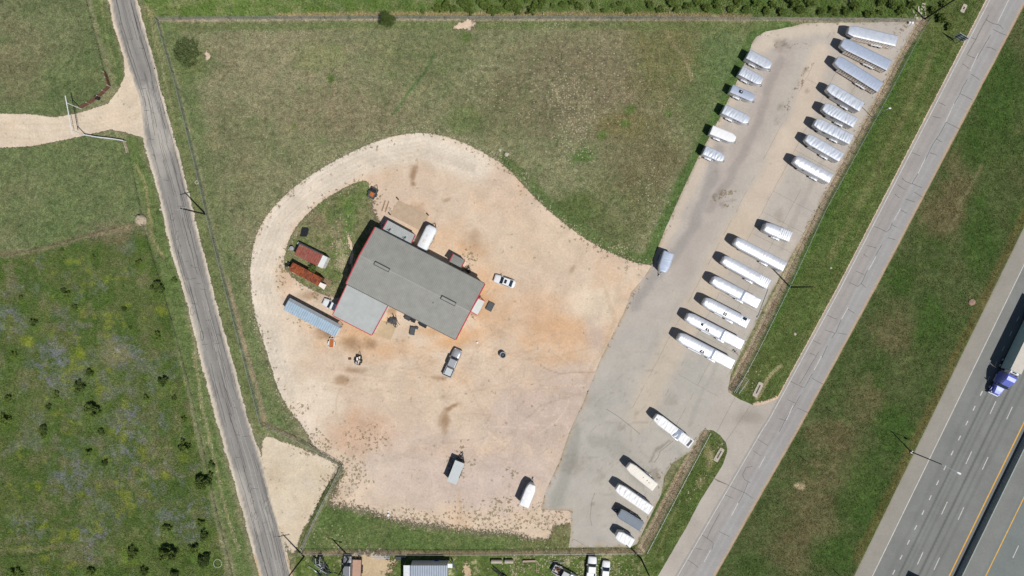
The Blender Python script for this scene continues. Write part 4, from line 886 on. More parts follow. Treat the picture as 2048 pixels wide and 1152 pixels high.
# ---------------------------------------------------------------- trailers
def outline(L, w, taper, nose, tail=0.0, n=3):
    """half-width as function of x from the rear (-L/2) to the nose (L/2)"""
    def hw(x):
        d = L/2-x
        if d < taper: t = d/taper; return nose+(w-nose)*(t**.6 if nose > .3 else t)
        return w
    return hw
def plan(hw, x0, x1, st=.25, inset=0.0):
    n = max(2, int((x1-x0)/st)); xs = [x0+(x1-x0)*i/n for i in range(n+1)]
    up = [(x, hw(x)-inset) for x in xs]; return up+[(x, -y) for x, y in reversed(up)]
def roof_mesh(hw, L, zf, m, parent, wavy=.0, camber=.07, seed=0, x0=None, x1=None, over=.03, mi=0, name='roof', ridged=None, smooth=True):
    x0 = -L/2-over if x0 is None else x0; x1 = L/2+over if x1 is None else x1
    st = .11; nx = max(3, int((x1-x0)/st)); ny = 12; rr = random.Random(seed); ph = [(rr.uniform(3, 13), rr.uniform(0, 6.3), rr.uniform(-3.2, 3.2), rr.uniform(.25, .8)) for _ in range(7)]
    rings = []
    for i in range(nx+1):
        x = x0+(x1-x0)*i/nx; w = hw(max(-L/2, min(x, L/2-.02)))+over; top = []; cm = camber(x) if callable(camber) else camber
        edge = min(1, (x-x0)/.25, (x1-x)/.25)
        for j in range(ny+1):
            u = -1+2*j/ny; z = zf(x)+cm*(1-u*u)*(0.3+.7*edge)
            if wavy and .02 < edge: z += wavy*edge*(1-u**4)*sum(a*math.sin(f*x+p+s*u) for f, p, s, a in ph)/3
            if ridged and ridged[0] < x < ridged[1]: z += .05*(1 if (i//2) % 2 else 0)
            top.append((x, u*w, z))
        rings.append([(x, -w, zf(x)-.10)]+top+[(x, w, zf(x)-.10)])
    mb = MB(); mb.loft(rings)
    return mb.build(name, m, parent, smooth=False) if not smooth else shade(mb.build(name, m, parent, smooth=True))
def shade(o):
    me = o.data
    for p in me.polygons:
        if p.normal.z < .6: p.use_smooth = False
    return o
def trailer(nose, rear, h, width, kind, label, roofm='alu_roof', bodym='alu', seed=0, wavy=.03, group=None, neck=2.2, step=None, ac=None, vents=(), slide=None, band=None, ribs=None, taper=None, nosew=None, windows=True, rear_dark=False, name=None, skylight=None):
    n3, r3 = V3(*nose, h), V3(*rear, h); c = (n3+r3)/2; L = (n3-r3).length; rot = math.atan2(n3.y-r3.y, n3.x-r3.x); w = width/2
    goose = kind in ('stock', 'goose')
    nm = name or ('gooseneck_trailer' if goose else 'horse_trailer')
    t = thing(nm, label, 'trailer', (c.x, c.y, 0), rot, group)
    taper = taper if taper is not None else (1.3 if goose else 1.1); nosew = nosew if nosew is not None else (w*.62 if goose else w*.2)
    hw = outline(L, w, taper, nosew)
    fl = .48                                    # floor height
    if step:
        sx = L/2-step[0]; dz = step[1]
        def zf(x): return h if x > sx else (h-dz if x < sx-.7 else h-dz*(sx-x)/.7)
    else: zf = lambda x: h
    zb = lambda x: zf(x)-.08
    def body_part(x0, x1, zlo):
        mb = MB(); st = .3; n = max(2, int((x1-x0)/st)); rings = []
        for i in range(n+1):
            x = x0+(x1-x0)*i/n; y = hw(x)-.01; rings.append([(x, -y, zlo), (x, y, zlo), (x, y, zb(x)), (x, -y, zb(x))])
        mb.loft(rings); return mb
    xm = L/2-neck if goose else L/2
    if kind == 'stock':
        mb = MB(); x0 = -L/2
        for s in (-1, 1):
            y0, y1 = (w-.05, w) if s > 0 else (-w, -w+.05)
            pm = MB(); pm.box(x0, xm, y0, y1, fl, fl+.62)
            for k in range(4): z0 = fl+.76+k*.40; 
            zz = fl+.62; k = 0
            while zz+.28 < h-.12:
                pm.box(x0, xm-.02, y0+.005, y1-.005, zz+.13, min(zz+.30, h-.12)); zz += .34
            xx = x0
            while xx < xm+.01:
                yo = .03*s; pm.box(xx-.035, xx+.035, min(y0, y1)+(yo if s > 0 else -.03), max(y0, y1)+(.03 if s > 0 else yo), fl, h-.1); xx += (xm-x0)/int((xm-x0)/.55)
            pm.build('side_panel', M['stock_side'], t)
        mb.box(x0, xm, -w+.02, w-.02, fl-.08, fl, 0); mb.build('floor', M['wood'], t)
        mb = MB(); mb.box(x0-.03, x0+.02, -w+.06, w-.06, fl, h-.12); mb.build('rear_gate', M['alu'], t)
        mb = MB(); mb.box(xm-.04, xm+.0, -w+.06, w-.06, fl, h-.12); mb.build('front_wall', M['alu'], t)
        nb = MB(); st = .25; n = 10; rings = []
        for i in range(n+1):
            x = xm+.003+(L/2-xm-.003)*i/n; y = hw(x)-.01; rings.append([(x, -y, 1.42), (x, y, 1.42), (x, y, h-.08), (x, -y, h-.08)])
        nb.loft(rings); nb.build('neck', M['alu'], t)
    elif goose:
        body_part(-L/2, xm, fl).build('body', M[bodym], t); nb = body_part(xm+.003, L/2, 1.45).build('neck', M[bodym], t)
    else:
        body_part(-L/2, L/2, fl).build('body', M[bodym], t)
    cf = (lambda x: .26 if x > L/2-step[0] else .04) if step else ((lambda x: .26 if x > -L/2+ribs else .06) if ribs and roofm == 'alu_bright' else (.26 if roofm == 'alu_bright' else .08))
    rf = roof_mesh(hw, L, zf, M[roofm], t, wavy*1.5, cf, seed, ridged=ribs and (-L/2, -L/2+ribs))
    # edge rail
    pl = plan(hw, -L/2-.03, L/2-.02, .3); mb = MB()
    rail = []
    for side in (1, -1):
        rings = []
        n = max(4, int(L/.3))
        for i in range(n+1):
            x = -L/2-.03+(L+.05)*i/n; y = (hw(max(-L/2, min(x, L/2-.02)))+.035)*side; y2 = y+.05*side; z = zf(x)
            rings.append([(x, y, z-.14), (x, y, z+.02), (x, y2, z-.005), (x, y2, z-.14)])
        mb.loft(rings)
    mb.build('edge_rail', M['alu' if roofm != 'white_roof' else 'white'], rf)
    if step:
        roof_mesh(hw, L, lambda x: zf(x)+.015, M['slate_panel_step_shade'], t, 0, .05, seed, x0=sx-.62, x1=sx-.02, over=0, name='roof_step_shade')  # shading of the sloping step, painted on as a slate-blue strip
        roof_mesh(hw, L, lambda x: zf(x)+.012, M['white_roof'], t, .008, .05, seed, x0=-L/2+1.6, x1=sx-.75, over=0, name='rear_roof')
    if band:
        roof_mesh(hw, L, lambda x: zf(x)+.012, M[band[2]], t, 0, .095 if roofm != 'alu_bright' else .255, seed, x0=L/2-band[1], x1=L/2-band[0], over=.0, name='roof_panel')
    if rear_dark:
        mb = MB(); mb.box(-L/2+.25, -L/2+.75, -w*.8, w*.8, zf(-L/2)+.05, zf(-L/2)+.15); mb.build('roof_hatch', M['dkgrey'], t)
    # axles
    ar = .36; na = 3 if kind == 'stock' and L > 9.5 else 2; xa = -L/2+L*(.30 if goose else .38)
    for i in range(na):
        for s in (-1, 1):
            wheel(xa+(i-(na-1)/2)*.86, s*(w+(.10 if kind != 'stock' else .08)), ar, .24, t, s)
    for s in (-1, 1):
        span = (na-1)*.43+.48; mb = MB()
        prof = [(-span, .42), (-span+.14, .78), (-.1, .86), (span-.14, .78), (span, .42)]
        ring = [[(xa+x, s*(w-.02), z), (xa+x, s*(w+.26), z), (xa+x, s*(w+.26), z+.04), (xa+x, s*(w-.02), z+.04)] for x, z in prof]
        mb.loft(ring); mb.build('fender', M['alu'], t)
        if kind != 'stock':
            mb = MB(); x1 = xa+span+.05; mb.box(x1, x1+.12, *( (w, w+.26) if s > 0 else (-w-.26, -w)), .42, .86); mb.build('running_board', M['white'], t)
    # coupler, jacks
    mb = MB()
    if goose:
        mb.tube((L/2-.9, 0, 1.45), (L/2-.9, 0, .75), .09); mb.tube((L/2-.9, 0, .80), (L/2-.9, 0, .70), .14)
        mb.build('coupler', M['dsteel'], t)
        for s in (-1, 1):
            mb = MB(); mb.tube((xm+.12, s*(w-.25), 1.5), (xm+.12, s*(w-.25), .05), .06); mb.box(xm-.02, xm+.26, s*(w-.25)-.14, s*(w-.25)+.14, 0.02, .05); mb.build('landing_jack', M['dsteel'], t)
    else:
        e = .75; mb.tube((L/2-.9, w*.7, .42), (L/2+e, 0, .42), .06); mb.tube((L/2-.9, -w*.7, .42), (L/2+e, 0, .42), .06); mb.box(L/2+e-.1, L/2+e+.3, -.08, .08, .36, .50)
        mb.build('tongue', M['steel'], t)
        mb = MB(); mb.tube((L/2+e-.1, .0, .05), (L/2+e-.1, .0, .95), .05); mb.box(L/2+e-.22, L/2+e+.02, -.12, .12, .02, .05); mb.build('jack', M['dsteel'], t)
    if windows and kind != 'stock':
        zs = (1.75, 2.15) if h > 2.4 else (1.5, 1.85)
        for s in (-1, 1):
            for x in ([xm-1.0, xm+.75] if goose else [L/2-1.75, L/2-2.6][:1 if L < 4.8 else 2]):
                y = hw(x+.25); mb = MB(); mb.box(x-.28, x+.28, *((y-.01, y+.025) if s > 0 else (-y-.025, -y+.01)), zs[0], zs[1]); mb.build('window', M['glass'], t)
    if kind != 'stock':
        mb = MB(); mb.box(-L/2-.035, -L/2+.0, -w+.12, w-.12, fl+.05, zf(-L/2)-.25); mb.box(-L/2-.05, -L/2-.03, -.015, .015, fl+.1, zf(-L/2)-.3); d = mb.build('rear_door', M[bodym], t)
    for s in (-1, 1):
        mb = MB(); mb.box(-L/2-.06, -L/2-.03, s*(w-.12)-.05, s*(w-.12)+.05, .62, .78); mb.build('tail_light', M['redlens'], t)
    if ac:
        for x, y in (ac if isinstance(ac, list) else [ac]):
            x = L/2-x; z = zf(x)+(.18 if roofm == 'alu_bright' else .06); mb = MB(); mb.box(x-.38, x+.38, y-.30, y+.30, z, z+.22); a_ = mb.build('air_conditioner', M['black'], t, bevel=.05)
            mb = MB(); mb.box(x-.08, x+.20, y-.1, y+.12, z+.225, z+.26); mb.build('vent_grille', M['alu'], a_)
    for x, y, s_, mm_ in vents:
        x = L/2-x; z = zf(x)+(.16 if roofm == 'alu_bright' else .05); mb = MB(); mb.box(x-s_, x+s_, y-s_*.8, y+s_*.8, z, z+.10); mb.build('roof_vent', M[mm_], t, bevel=.02)
    if skylight:
        x = L/2-skylight[0]; z = zf(x)+(.18 if roofm == 'alu_bright' else .05); mb = MB(); mb.box(x-.38, x+.38, skylight[1]-.3, skylight[1]+.3, z, z+.08); mb.build('skylight', M['glass'], t, bevel=.03)
    if slide:
        x0, x1, s, d_ = slide; y = (w, w+d_) if s > 0 else (-w-d_, -w); mb = MB(); mb.box(L/2-x1, L/2-x0, y[0], y[1], .9, h-.25); sl_ = mb.build('slide_out', M[bodym], t)
        mb = MB(); mb.box(L/2-x1-.03, L/2-x0+.03, y[0], y[1]+(.03 if s > 0 else 0), h-.248, h-.21); mb.build('slide_roof', M['white'], sl_)
    return t
G1 = 'livestock trailers parked along the east fence'; G2 = 'horse trailers parked at the grass edge'; G3 = 'white gooseneck trailers parked by the east fence'
trailer((1697.5, 59.5), (1793.2, 81.5), 2.65, 2.15, 'stock', 'long slatted stock trailer with pale roof, nearest the top right corner of the lot', 'alu_roof', seed=1, wavy=.006, group=G1, neck=1.5)
trailer((1684.5, 84), (1778.5, 130.4), 2.65, 2.2, 'stock', 'slatted stock trailer with plain blue-grey roof, second from the top of the lot', 'alu_blue', seed=2, wavy=.006, group=G1, neck=1.6)
trailer((1673, 119), (1761, 174.2), 2.65, 2.2, 'stock', 'slatted stock trailer with blue-grey roof and a seam across it, third from the top', 'alu_blue', seed=3, wavy=.006, group=G1, neck=1.7, band=(3.0, 3.08, 'alu'))
trailer((1657, 173), (1724, 213.6), 2.85, 2.1, 'goose', 'enclosed gooseneck stock trailer with rumpled silver roof just below the three slatted trailers', seed=4, wavy=.035, group=G1, neck=1.9)
trailer((1648, 212.5), (1711, 245.2), 2.8, 2.1, 'goose', 'shortest rumpled silver gooseneck in the upper fence row, fifth trailer down', seed=5, wavy=.035, group=G1, neck=1.9)
trailer((1631, 243.5), (1703, 278.8), 2.8, 2.1, 'goose', 'rumpled silver gooseneck trailer, sixth down the fence row', seed=6, wavy=.05, group=G1, neck=1.9)
trailer((1613.5, 274.5), (1683, 314.5), 2.8, 2.05, 'goose', 'dull silver gooseneck trailer with dark gap under its nose rim, seventh down the row', seed=7, wavy=.03, group=G1, neck=1.7)
trailer((1590, 318), (1662.5, 357.2), 2.8, 2.1, 'goose', 'bright silver gooseneck trailer with three small roof vents, lowest of the upper fence row', 'alu_bright', seed=8, wavy=.02, group=G1, neck=1.9, vents=((3.9, 0, .08, 'dkgrey'), (4.6, 0, .08, 'dkgrey'), (5.3, 0, .08, 'dkgrey')))
trailer((1529.5, 453), (1582, 473.5), 2.6, 2.2, 'bumper', 'short silver trailer with ribbed rear roof, alone between the two fence rows', 'alu_bright', 'alu', seed=9, wavy=.012, group=G3, ribs=2.6, taper=1.5, nosew=.75, vents=((3.4, .55, .09, 'dkgrey'), (3.2, -.5, .08, 'dkgrey'), (2.0, .1, .07, 'dkgrey')), name='cargo_trailer')
trailer((1470.5, 481.5), (1570, 533.8), 2.85, 2.15, 'goose', 'longest smooth silver gooseneck trailer, top of the lower fence row', 'alu_bright', 'alu', seed=10, wavy=.012, group=G3, neck=2.2, windows=False)
trailer((1446, 518.2), (1538, 568.5), 2.85, 2.15, 'goose', 'silver gooseneck trailer with ribbed rear roof, second in the lower fence row', 'alu_bright', 'alu', seed=11, wavy=.015, group=G3, neck=2.2, ribs=2.4, windows=False, vents=((6.3, -.2, .05, 'dkgrey'), (7.0, -.2, .05, 'dkgrey'), (7.7, -.3, .06, 'dkgrey')))
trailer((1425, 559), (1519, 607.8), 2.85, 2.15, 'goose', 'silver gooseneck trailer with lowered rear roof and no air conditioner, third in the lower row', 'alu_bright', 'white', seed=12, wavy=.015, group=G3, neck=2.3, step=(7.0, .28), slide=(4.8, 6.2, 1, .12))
trailer((1408, 602), (1496.5, 647.6), 2.85, 2.15, 'goose', 'white gooseneck trailer with black air conditioner and ribbed rear, fourth in the lower row', 'alu_bright', 'white', seed=13, wavy=.015, group=G3, neck=2.3, ribs=1.9, ac=(5.2, .45), vents=((2.6, .1, .13, 'alu'), (3.4, .0, .22, 'white'), (5.3, -.3, .1, 'white')), slide=(3.2, 5.0, 1, .18), skylight=(9.5, -.6))
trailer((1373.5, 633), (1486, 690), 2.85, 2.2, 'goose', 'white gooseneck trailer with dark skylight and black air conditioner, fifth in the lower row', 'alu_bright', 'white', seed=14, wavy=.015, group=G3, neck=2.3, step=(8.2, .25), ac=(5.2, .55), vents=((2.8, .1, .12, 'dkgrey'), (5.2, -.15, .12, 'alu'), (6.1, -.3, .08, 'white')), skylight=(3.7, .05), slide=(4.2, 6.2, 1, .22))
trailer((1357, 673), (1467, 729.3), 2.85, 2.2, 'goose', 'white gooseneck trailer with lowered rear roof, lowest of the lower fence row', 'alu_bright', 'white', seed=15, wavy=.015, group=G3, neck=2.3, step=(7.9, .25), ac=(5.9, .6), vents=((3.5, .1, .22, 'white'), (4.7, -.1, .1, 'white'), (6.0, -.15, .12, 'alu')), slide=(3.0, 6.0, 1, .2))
G4 = 'white trailers near the bottom gate of the lot'
trailer((1311, 834), (1382.4, 888.8), 2.8, 1.95, 'goose', 'white trailer with slate-blue roof panel across its middle, above the gate row', 'white_roof', 'white', seed=16, wavy=.05, group=G4, neck=1.9, band=(5.2, 6.7, 'slate_panel_step_shade'), rear_dark=True, vents=((.55, .2, .18, 'grey'),))
trailer((1256.6, 931.6), (1310, 975), 2.75, 1.95, 'goose', 'cream-roofed trailer with three small dark roof vents, nearest the dirt patch', 'cream', 'white', seed=17, wavy=.01, group=G4, neck=1.8, windows=False, vents=((4.0, -.1, .09, 'brown'), (5.1, -.1, .09, 'brown'), (5.7, -.0, .09, 'brown')))
trailer((1234.5, 975), (1301.8, 1021.2), 2.75, 1.95, 'goose', 'rumpled bright white trailer just above the dark grey one', 'white_roof', 'white', seed=18, wavy=.065, group=G4, neck=1.9, windows=False)
t19 = trailer((1238.2, 1026), (1283.5, 1054), 2.3, 2.0, 'bumper', 'dark grey enclosed trailer with a round spare wheel on its tongue', 'grey_roof', 'dkgrey', seed=19, wavy=.0, group=G4, taper=.9, nosew=.75, windows=False, name='cargo_trailer')
L19 = (V3(1238.2, 1026, 2.3)-V3(1283.5, 1054, 2.3)).length
mb = MB(); mb.tube((L19/2+.42, .22, .55), (L19/2+.42, .22, .78), .33, 16); sp_ = mb.build('spare_wheel', M['rubber'], t19); mb = MB(); mb.tube((L19/2+.42, .22, .785), (L19/2+.42, .22, .80), .2, 12); mb.build('rim', M['rim'], sp_)
trailer((1234, 1069.5), (1264.8, 1087.3), 2.4, 2.0, 'bumper', 'short wrinkled white trailer with grey sloping nose, closest to the bottom right corner', 'white_roof', 'white', seed=20, wavy=.05, group=G4, taper=1.0, nosew=.55)
trailer((1542, 131.5), (1496.6, 107.6), 2.55, 1.95, 'bumper', 'silver horse trailer topmost in the row at the grass edge', 'alu_roof', seed=21, wavy=.02, group=G2, nosew=.45)
trailer((1524, 162.5), (1481.8, 140.4), 2.5, 1.95, 'bumper', 'silver horse trailer with two dark side windows, second in the grass-edge row', 'alu_roof', seed=22, wavy=.03, group=G2, nosew=.5)
trailer((1508, 196), (1463.2, 176.4), 2.45, 1.6, 'bumper', 'narrow blue-roofed horse trailer with black rooftop air conditioner', 'alu_blue', seed=23, wavy=.0, group=G2, nosew=.45, taper=.7, ac=(3.1, .05))
trailer((1497.5, 241), (1447.6, 217.4), 2.55, 1.95, 'bumper', 'silver horse trailer with dark box on its fender, fourth in the grass-edge row', 'alu_roof', seed=24, wavy=.02, group=G2, nosew=.5, taper=.9)
trailer((1470.6, 278.5), (1423, 259.4), 2.45, 1.85, 'bumper', 'smooth white-roofed horse trailer, fifth in the grass-edge row', 'white_roof', seed=25, wavy=.008, group=G2, nosew=.4)
trailer((1447.6, 317), (1409, 299.6), 2.4, 1.9, 'bumper', 'dented silver horse trailer, lowest in the grass-edge row', 'alu_roof', seed=26, wavy=.035, group=G2, nosew=.4)
trailer((1325.2, 543.5), (1338.4, 504.5), 2.5, 2.15, 'bumper', 'lone silver-blue trailer at the grass corner where the yard meets the concrete', 'alu_blue', seed=27, wavy=.012, taper=1.2, nosew=.5, windows=False)
trailer((1065, 970), (1047.8, 1012.8), 2.5, 1.95, 'bumper', 'lone rumpled white trailer parked on the pinkish gravel left of the concrete', 'white_roof', 'white', seed=28, wavy=.055, taper=1.2, nosew=.5, windows=False)

# enclosed cargo box trailer in the yard
n3, r3 = V3(919.7, 923.8, 2.4), V3(903, 966, 2.4); c = (n3+r3)/2; L = (n3-r3).length
t = thing('cargo_trailer', 'dark green enclosed box trailer with flat pale grey roof in the open gravel', 'trailer', (c.x, c.y, 0), math.atan2(n3.y-r3.y, n3.x-r3.x))
w = 1.06; M['dkgreen'] = mat('dark_green_panel', (0.035, 0.06, 0.055), .5, 0, .15, 2); M['flatgrey'] = mat('pale_grey_flat_roof', (0.46, 0.49, 0.50), .6, 0, .06, 1.5)
mb = MB(); mb.box(-L/2+.02, L/2-.02, -w+.02, w-.02, .45, 2.33); mb.build('body', M['dkgreen'], t)
mb = MB(); mb.box(-L/2, L/2, -w, w, 2.335, 2.42); rf = mb.build('roof', M['flatgrey'], t, bevel=.02); mb = MB(); mb.box(L/2-1.02, L/2-.98, -w+.03, w-.03, 2.422, 2.43); mb.build('seam', M['steel'], rf)
for x in (-.8, .05):
    for s in (-1, 1): wheel(x, s*(w+.02), .34, .22, t, s)
for s in (-1, 1):
    mb = MB(); mb.box(-1.3, .55, *((w, w+.2) if s > 0 else (-w-.2, -w)), .72, .78); mb.build('fender', M['dkgreen'], t)
mb = MB(); mb.tube((L/2, w*.8, .5), (L/2+1.35, 0, .5), .06); mb.tube((L/2, -w*.8, .5), (L/2+1.35, 0, .5), .06); mb.box(L/2+1.3, L/2+1.65, -.08, .08, .42, .56); mb.tube((L/2+.7, -.5, .5), (L/2+.7, .5, .5), .04); mb.build('tongue', M['dsteel'], t)
mb = MB(); mb.tube((L/2+1.2, 0, .05), (L/2+1.2, 0, 1.0), .06); mb.tube((L/2+1.2, 0, .98), (L/2+1.2, 0, 1.03), .16); mb.build('jack', M['dsteel'], t)
mb = MB(); mb.tube((L/2+.42, -.1, .56), (L/2+.42, -.1, .9), .28, 12); mb.build('propane_tank', M['dsteel'], t)
mb = MB(); mb.box(-L/2-.03, -L/2+.02, -w+.1, w-.1, .5, 2.2); mb.build('rear_door', M['dkgreen'], t)

# motor home beside the shop
n3, r3 = V3(864.5, 452, 2.75), V3(842, 498, 2.75); c = (n3+r3)/2; L = (n3-r3).length
t = thing('camper_trailer', 'white rounded camper with two square roof hatches, backed against the shop', 'camper', (c.x, c.y, 0), math.atan2(n3.y-r3.y, n3.x-r3.x))
w = 1.22; hw = lambda x: w-(.20*max(0, (abs(x)-(L/2-.8))/.8)**2 if abs(x) > L/2-.8 else 0)-(.12 if x > L/2-.3 else 0)
rings = []
for i in range(25):
    x = -L/2+L*i/24; y = hw(x); e = min(1, (x+L/2)/.7+.25, (L/2-x)/.7+.25); zt = 2.75-.35*(1-e)
    rings.append([(x, -y*.96, .42), (x, -y, 1.0), (x, -y, zt-.35), (x, -y*.93, zt-.12), (x, -y*.7, zt), (x, 0, zt+.06), (x, y*.7, zt), (x, y*.93, zt-.12), (x, y, zt-.35), (x, y, 1.0), (x, y*.96, .42)])
mb = MB(); mb.loft(rings); mb.build('body', M['white'], t, smooth=True)
for x, s_ in ((-.95, .32), (.25, .18)):
    mb = MB(); mb.box(x-s_, x+s_, -s_*.9, s_*.9, 2.8, 2.93); mb.build('roof_hatch', M['cream'], t, bevel=.04)
mb = MB(); mb.box(-L/2-.02, -L/2+.05, -.8, .8, 1.35, 2.0); mb.build('window', M['glass'], t)
for s in (-1, 1):
    for x0, x1 in ((-1.6, -.7), (.3, 1.3)):
        mb = MB(); y = w; mb.box(x0, x1, *((y-.0, y+.02) if s > 0 else (-y-.02, -y)), 1.35, 1.95); mb.build('window', M['glass'], t)
    for x in (-.45, .4): wheel(x, s*(w-.12), .34, .22, t, s)
mb = MB(); mb.tube((L/2-.1, .7, .45), (L/2+.9, 0, .45), .05); mb.tube((L/2-.1, -.7, .45), (L/2+.9, 0, .45), .05); mb.build('tongue', M['dsteel'], t)
mb = MB(); mb.box(-L/2-.35, -L/2-.02, -.9, .9, .5, .75); mb.build('bumper', M['dsteel'], t)

# ---------------------------------------------------------------- containers and the blue-roofed shed
def box_on(name, label, cat, corners, h, roofm, wallm, group=None, over=.04, camber=0.0, ribbed=True, parts=None):
    c4 = [V3(x, y, h) for x, y in corners]; c = sum(c4, Vector())/4; c.z = 0
    ux = ((c4[1]-c4[0])+(c4[2]-c4[3])).normalized(); rot = math.atan2(ux.y, ux.x); L = ((c4[1]-c4[0]).length+(c4[2]-c4[3]).length)/2; Wd = ((c4[3]-c4[0]).length+(c4[2]-c4[1]).length)/2
    t = thing(name, label, cat, c, rot, group)
    mb = MB(); mb.box(-L/2+over, L/2-over, -Wd/2+over, Wd/2-over, .12, h-.06)
    if ribbed:
        n = int(L/.28)
        for i in range(n):
            x = -L/2+.12+(L-.24)*i/(n-1)
            for s in (-1, 1): y = s*(Wd/2-over); mb.box(x-.06, x+.06, min(y, y+s*.03), max(y, y+s*.03), .2, h-.1)
        n = int(Wd/.28)
        for i in range(n):
            y = -Wd/2+.15+(Wd-.3)*i/(n-1); mb.box(L/2-over, L/2-over+.03, y-.06, y+.06, .2, h-.1)
    mb.build('wall', wallm, t)
    n = int(L/.24); rings = []
    for i in range(n+1):
        x = -L/2+L*i/n; dz = .03*(i % 2) if ribbed else 0
        rings.append([(x, -Wd/2, h-.06)]+[(x, Wd/2*u, h+camber*(1-u*u)+dz) for u in (-1, -.5, 0, .5, 1)]+[(x, Wd/2, h-.06)])
    mb = MB(); mb.loft(rings); mb.build('roof', roofm, t)
    return t, L, Wd
t, L, Wd = box_on('shipping_container', 'short storage container with faded red roof and white end, upper of two rusty ones', 'container', [(599, 487.5), (655.5, 515), (644.5, 536.5), (588.6, 509.5)], 2.4, M['rust_red'], M['wall_white'], 'rusty storage boxes on the weedy island')
mb = MB(); mb.box(L/2-1.1, L/2+.02, -Wd/2-.01, Wd/2+.01, 2.445, 2.49); mb.build('roof_panel', M['wall_white'], t)
mb = MB(); mb.box(L/2+.0, L/2+.04, -Wd/2+.1, -.02, .2, 2.25); mb.build('door', M['wall_white'], t)
mb = MB(); mb.box(L/2+.0, L/2+.04, .02, Wd/2-.1, .2, 2.25); mb.build('door', M['wall_white'], t)
t, L, Wd = box_on('shipping_container', 'long storage box with bright orange rusted roof beside the gravel loop', 'container', [(586, 524.6), (644.2, 555.9), (635.5, 571.5), (577.6, 540.3)], 2.4, M['rust'], M['rust'], 'rusty storage boxes on the weedy island', camber=.12)
mb = MB(); mb.slab([Vector((L/2+.02, -Wd/2, 2.0)), Vector((L/2+1.2, -Wd/2-.3, .9)), Vector((L/2+1.2, -.1, .9)), Vector((L/2+.02, -.1, 2.0))], .05); mb.build('door', M['cream'], t)
mb = MB(); mb.box(L/2, L/2+.05, .02, Wd/2-.06, .2, 2.2); mb.build('door', M['brown'], t)
o = MB().box(-3.0, 3.0, -.28, .28, .35, .85).build('water_trough', M['wall_white'], None, bevel=.06); o.location = P(622, 498.5); o.rotation_euler = (0, 0, math.radians(-27)); tag(o, 'long narrow white trough lying behind the faded red container', 'trough')
t, L, Wd = box_on('storage_shed', 'long narrow shed with pale blue ribbed roof beside the gravel loop', 'shed', [(576.5, 601.5), (679.5, 655), (668.8, 674), (566.5, 618.5)], 2.5, M['blue_roof'], M['wall_white'])
mb = MB(); mb.slab([Vector((-L/2, Wd/2-.02, 2.46)), Vector((L/2, Wd/2-.02, 2.46)), Vector((L/2, Wd/2+.62, 2.18)), Vector((-L/2, Wd/2+.62, 2.18))], .05); mb.build('shade_grey_roof_edge', M['grey'], t)  # far edge of the roof in grey: its shade put into the colour
for x in (-L/2+.1, -L/6, L/6, L/2-.1):
    mb = MB(); mb.tube((x, Wd/2+.55, 0), (x, Wd/2+.55, 2.15), .05); mb.build('post', M['dsteel'], t)
mb = MB(); mb.box(L/2-.02, L/2+.05, -Wd/2+.15, Wd/2-.15, .1, 2.2); mb.build('door', M['wall_white'], t)

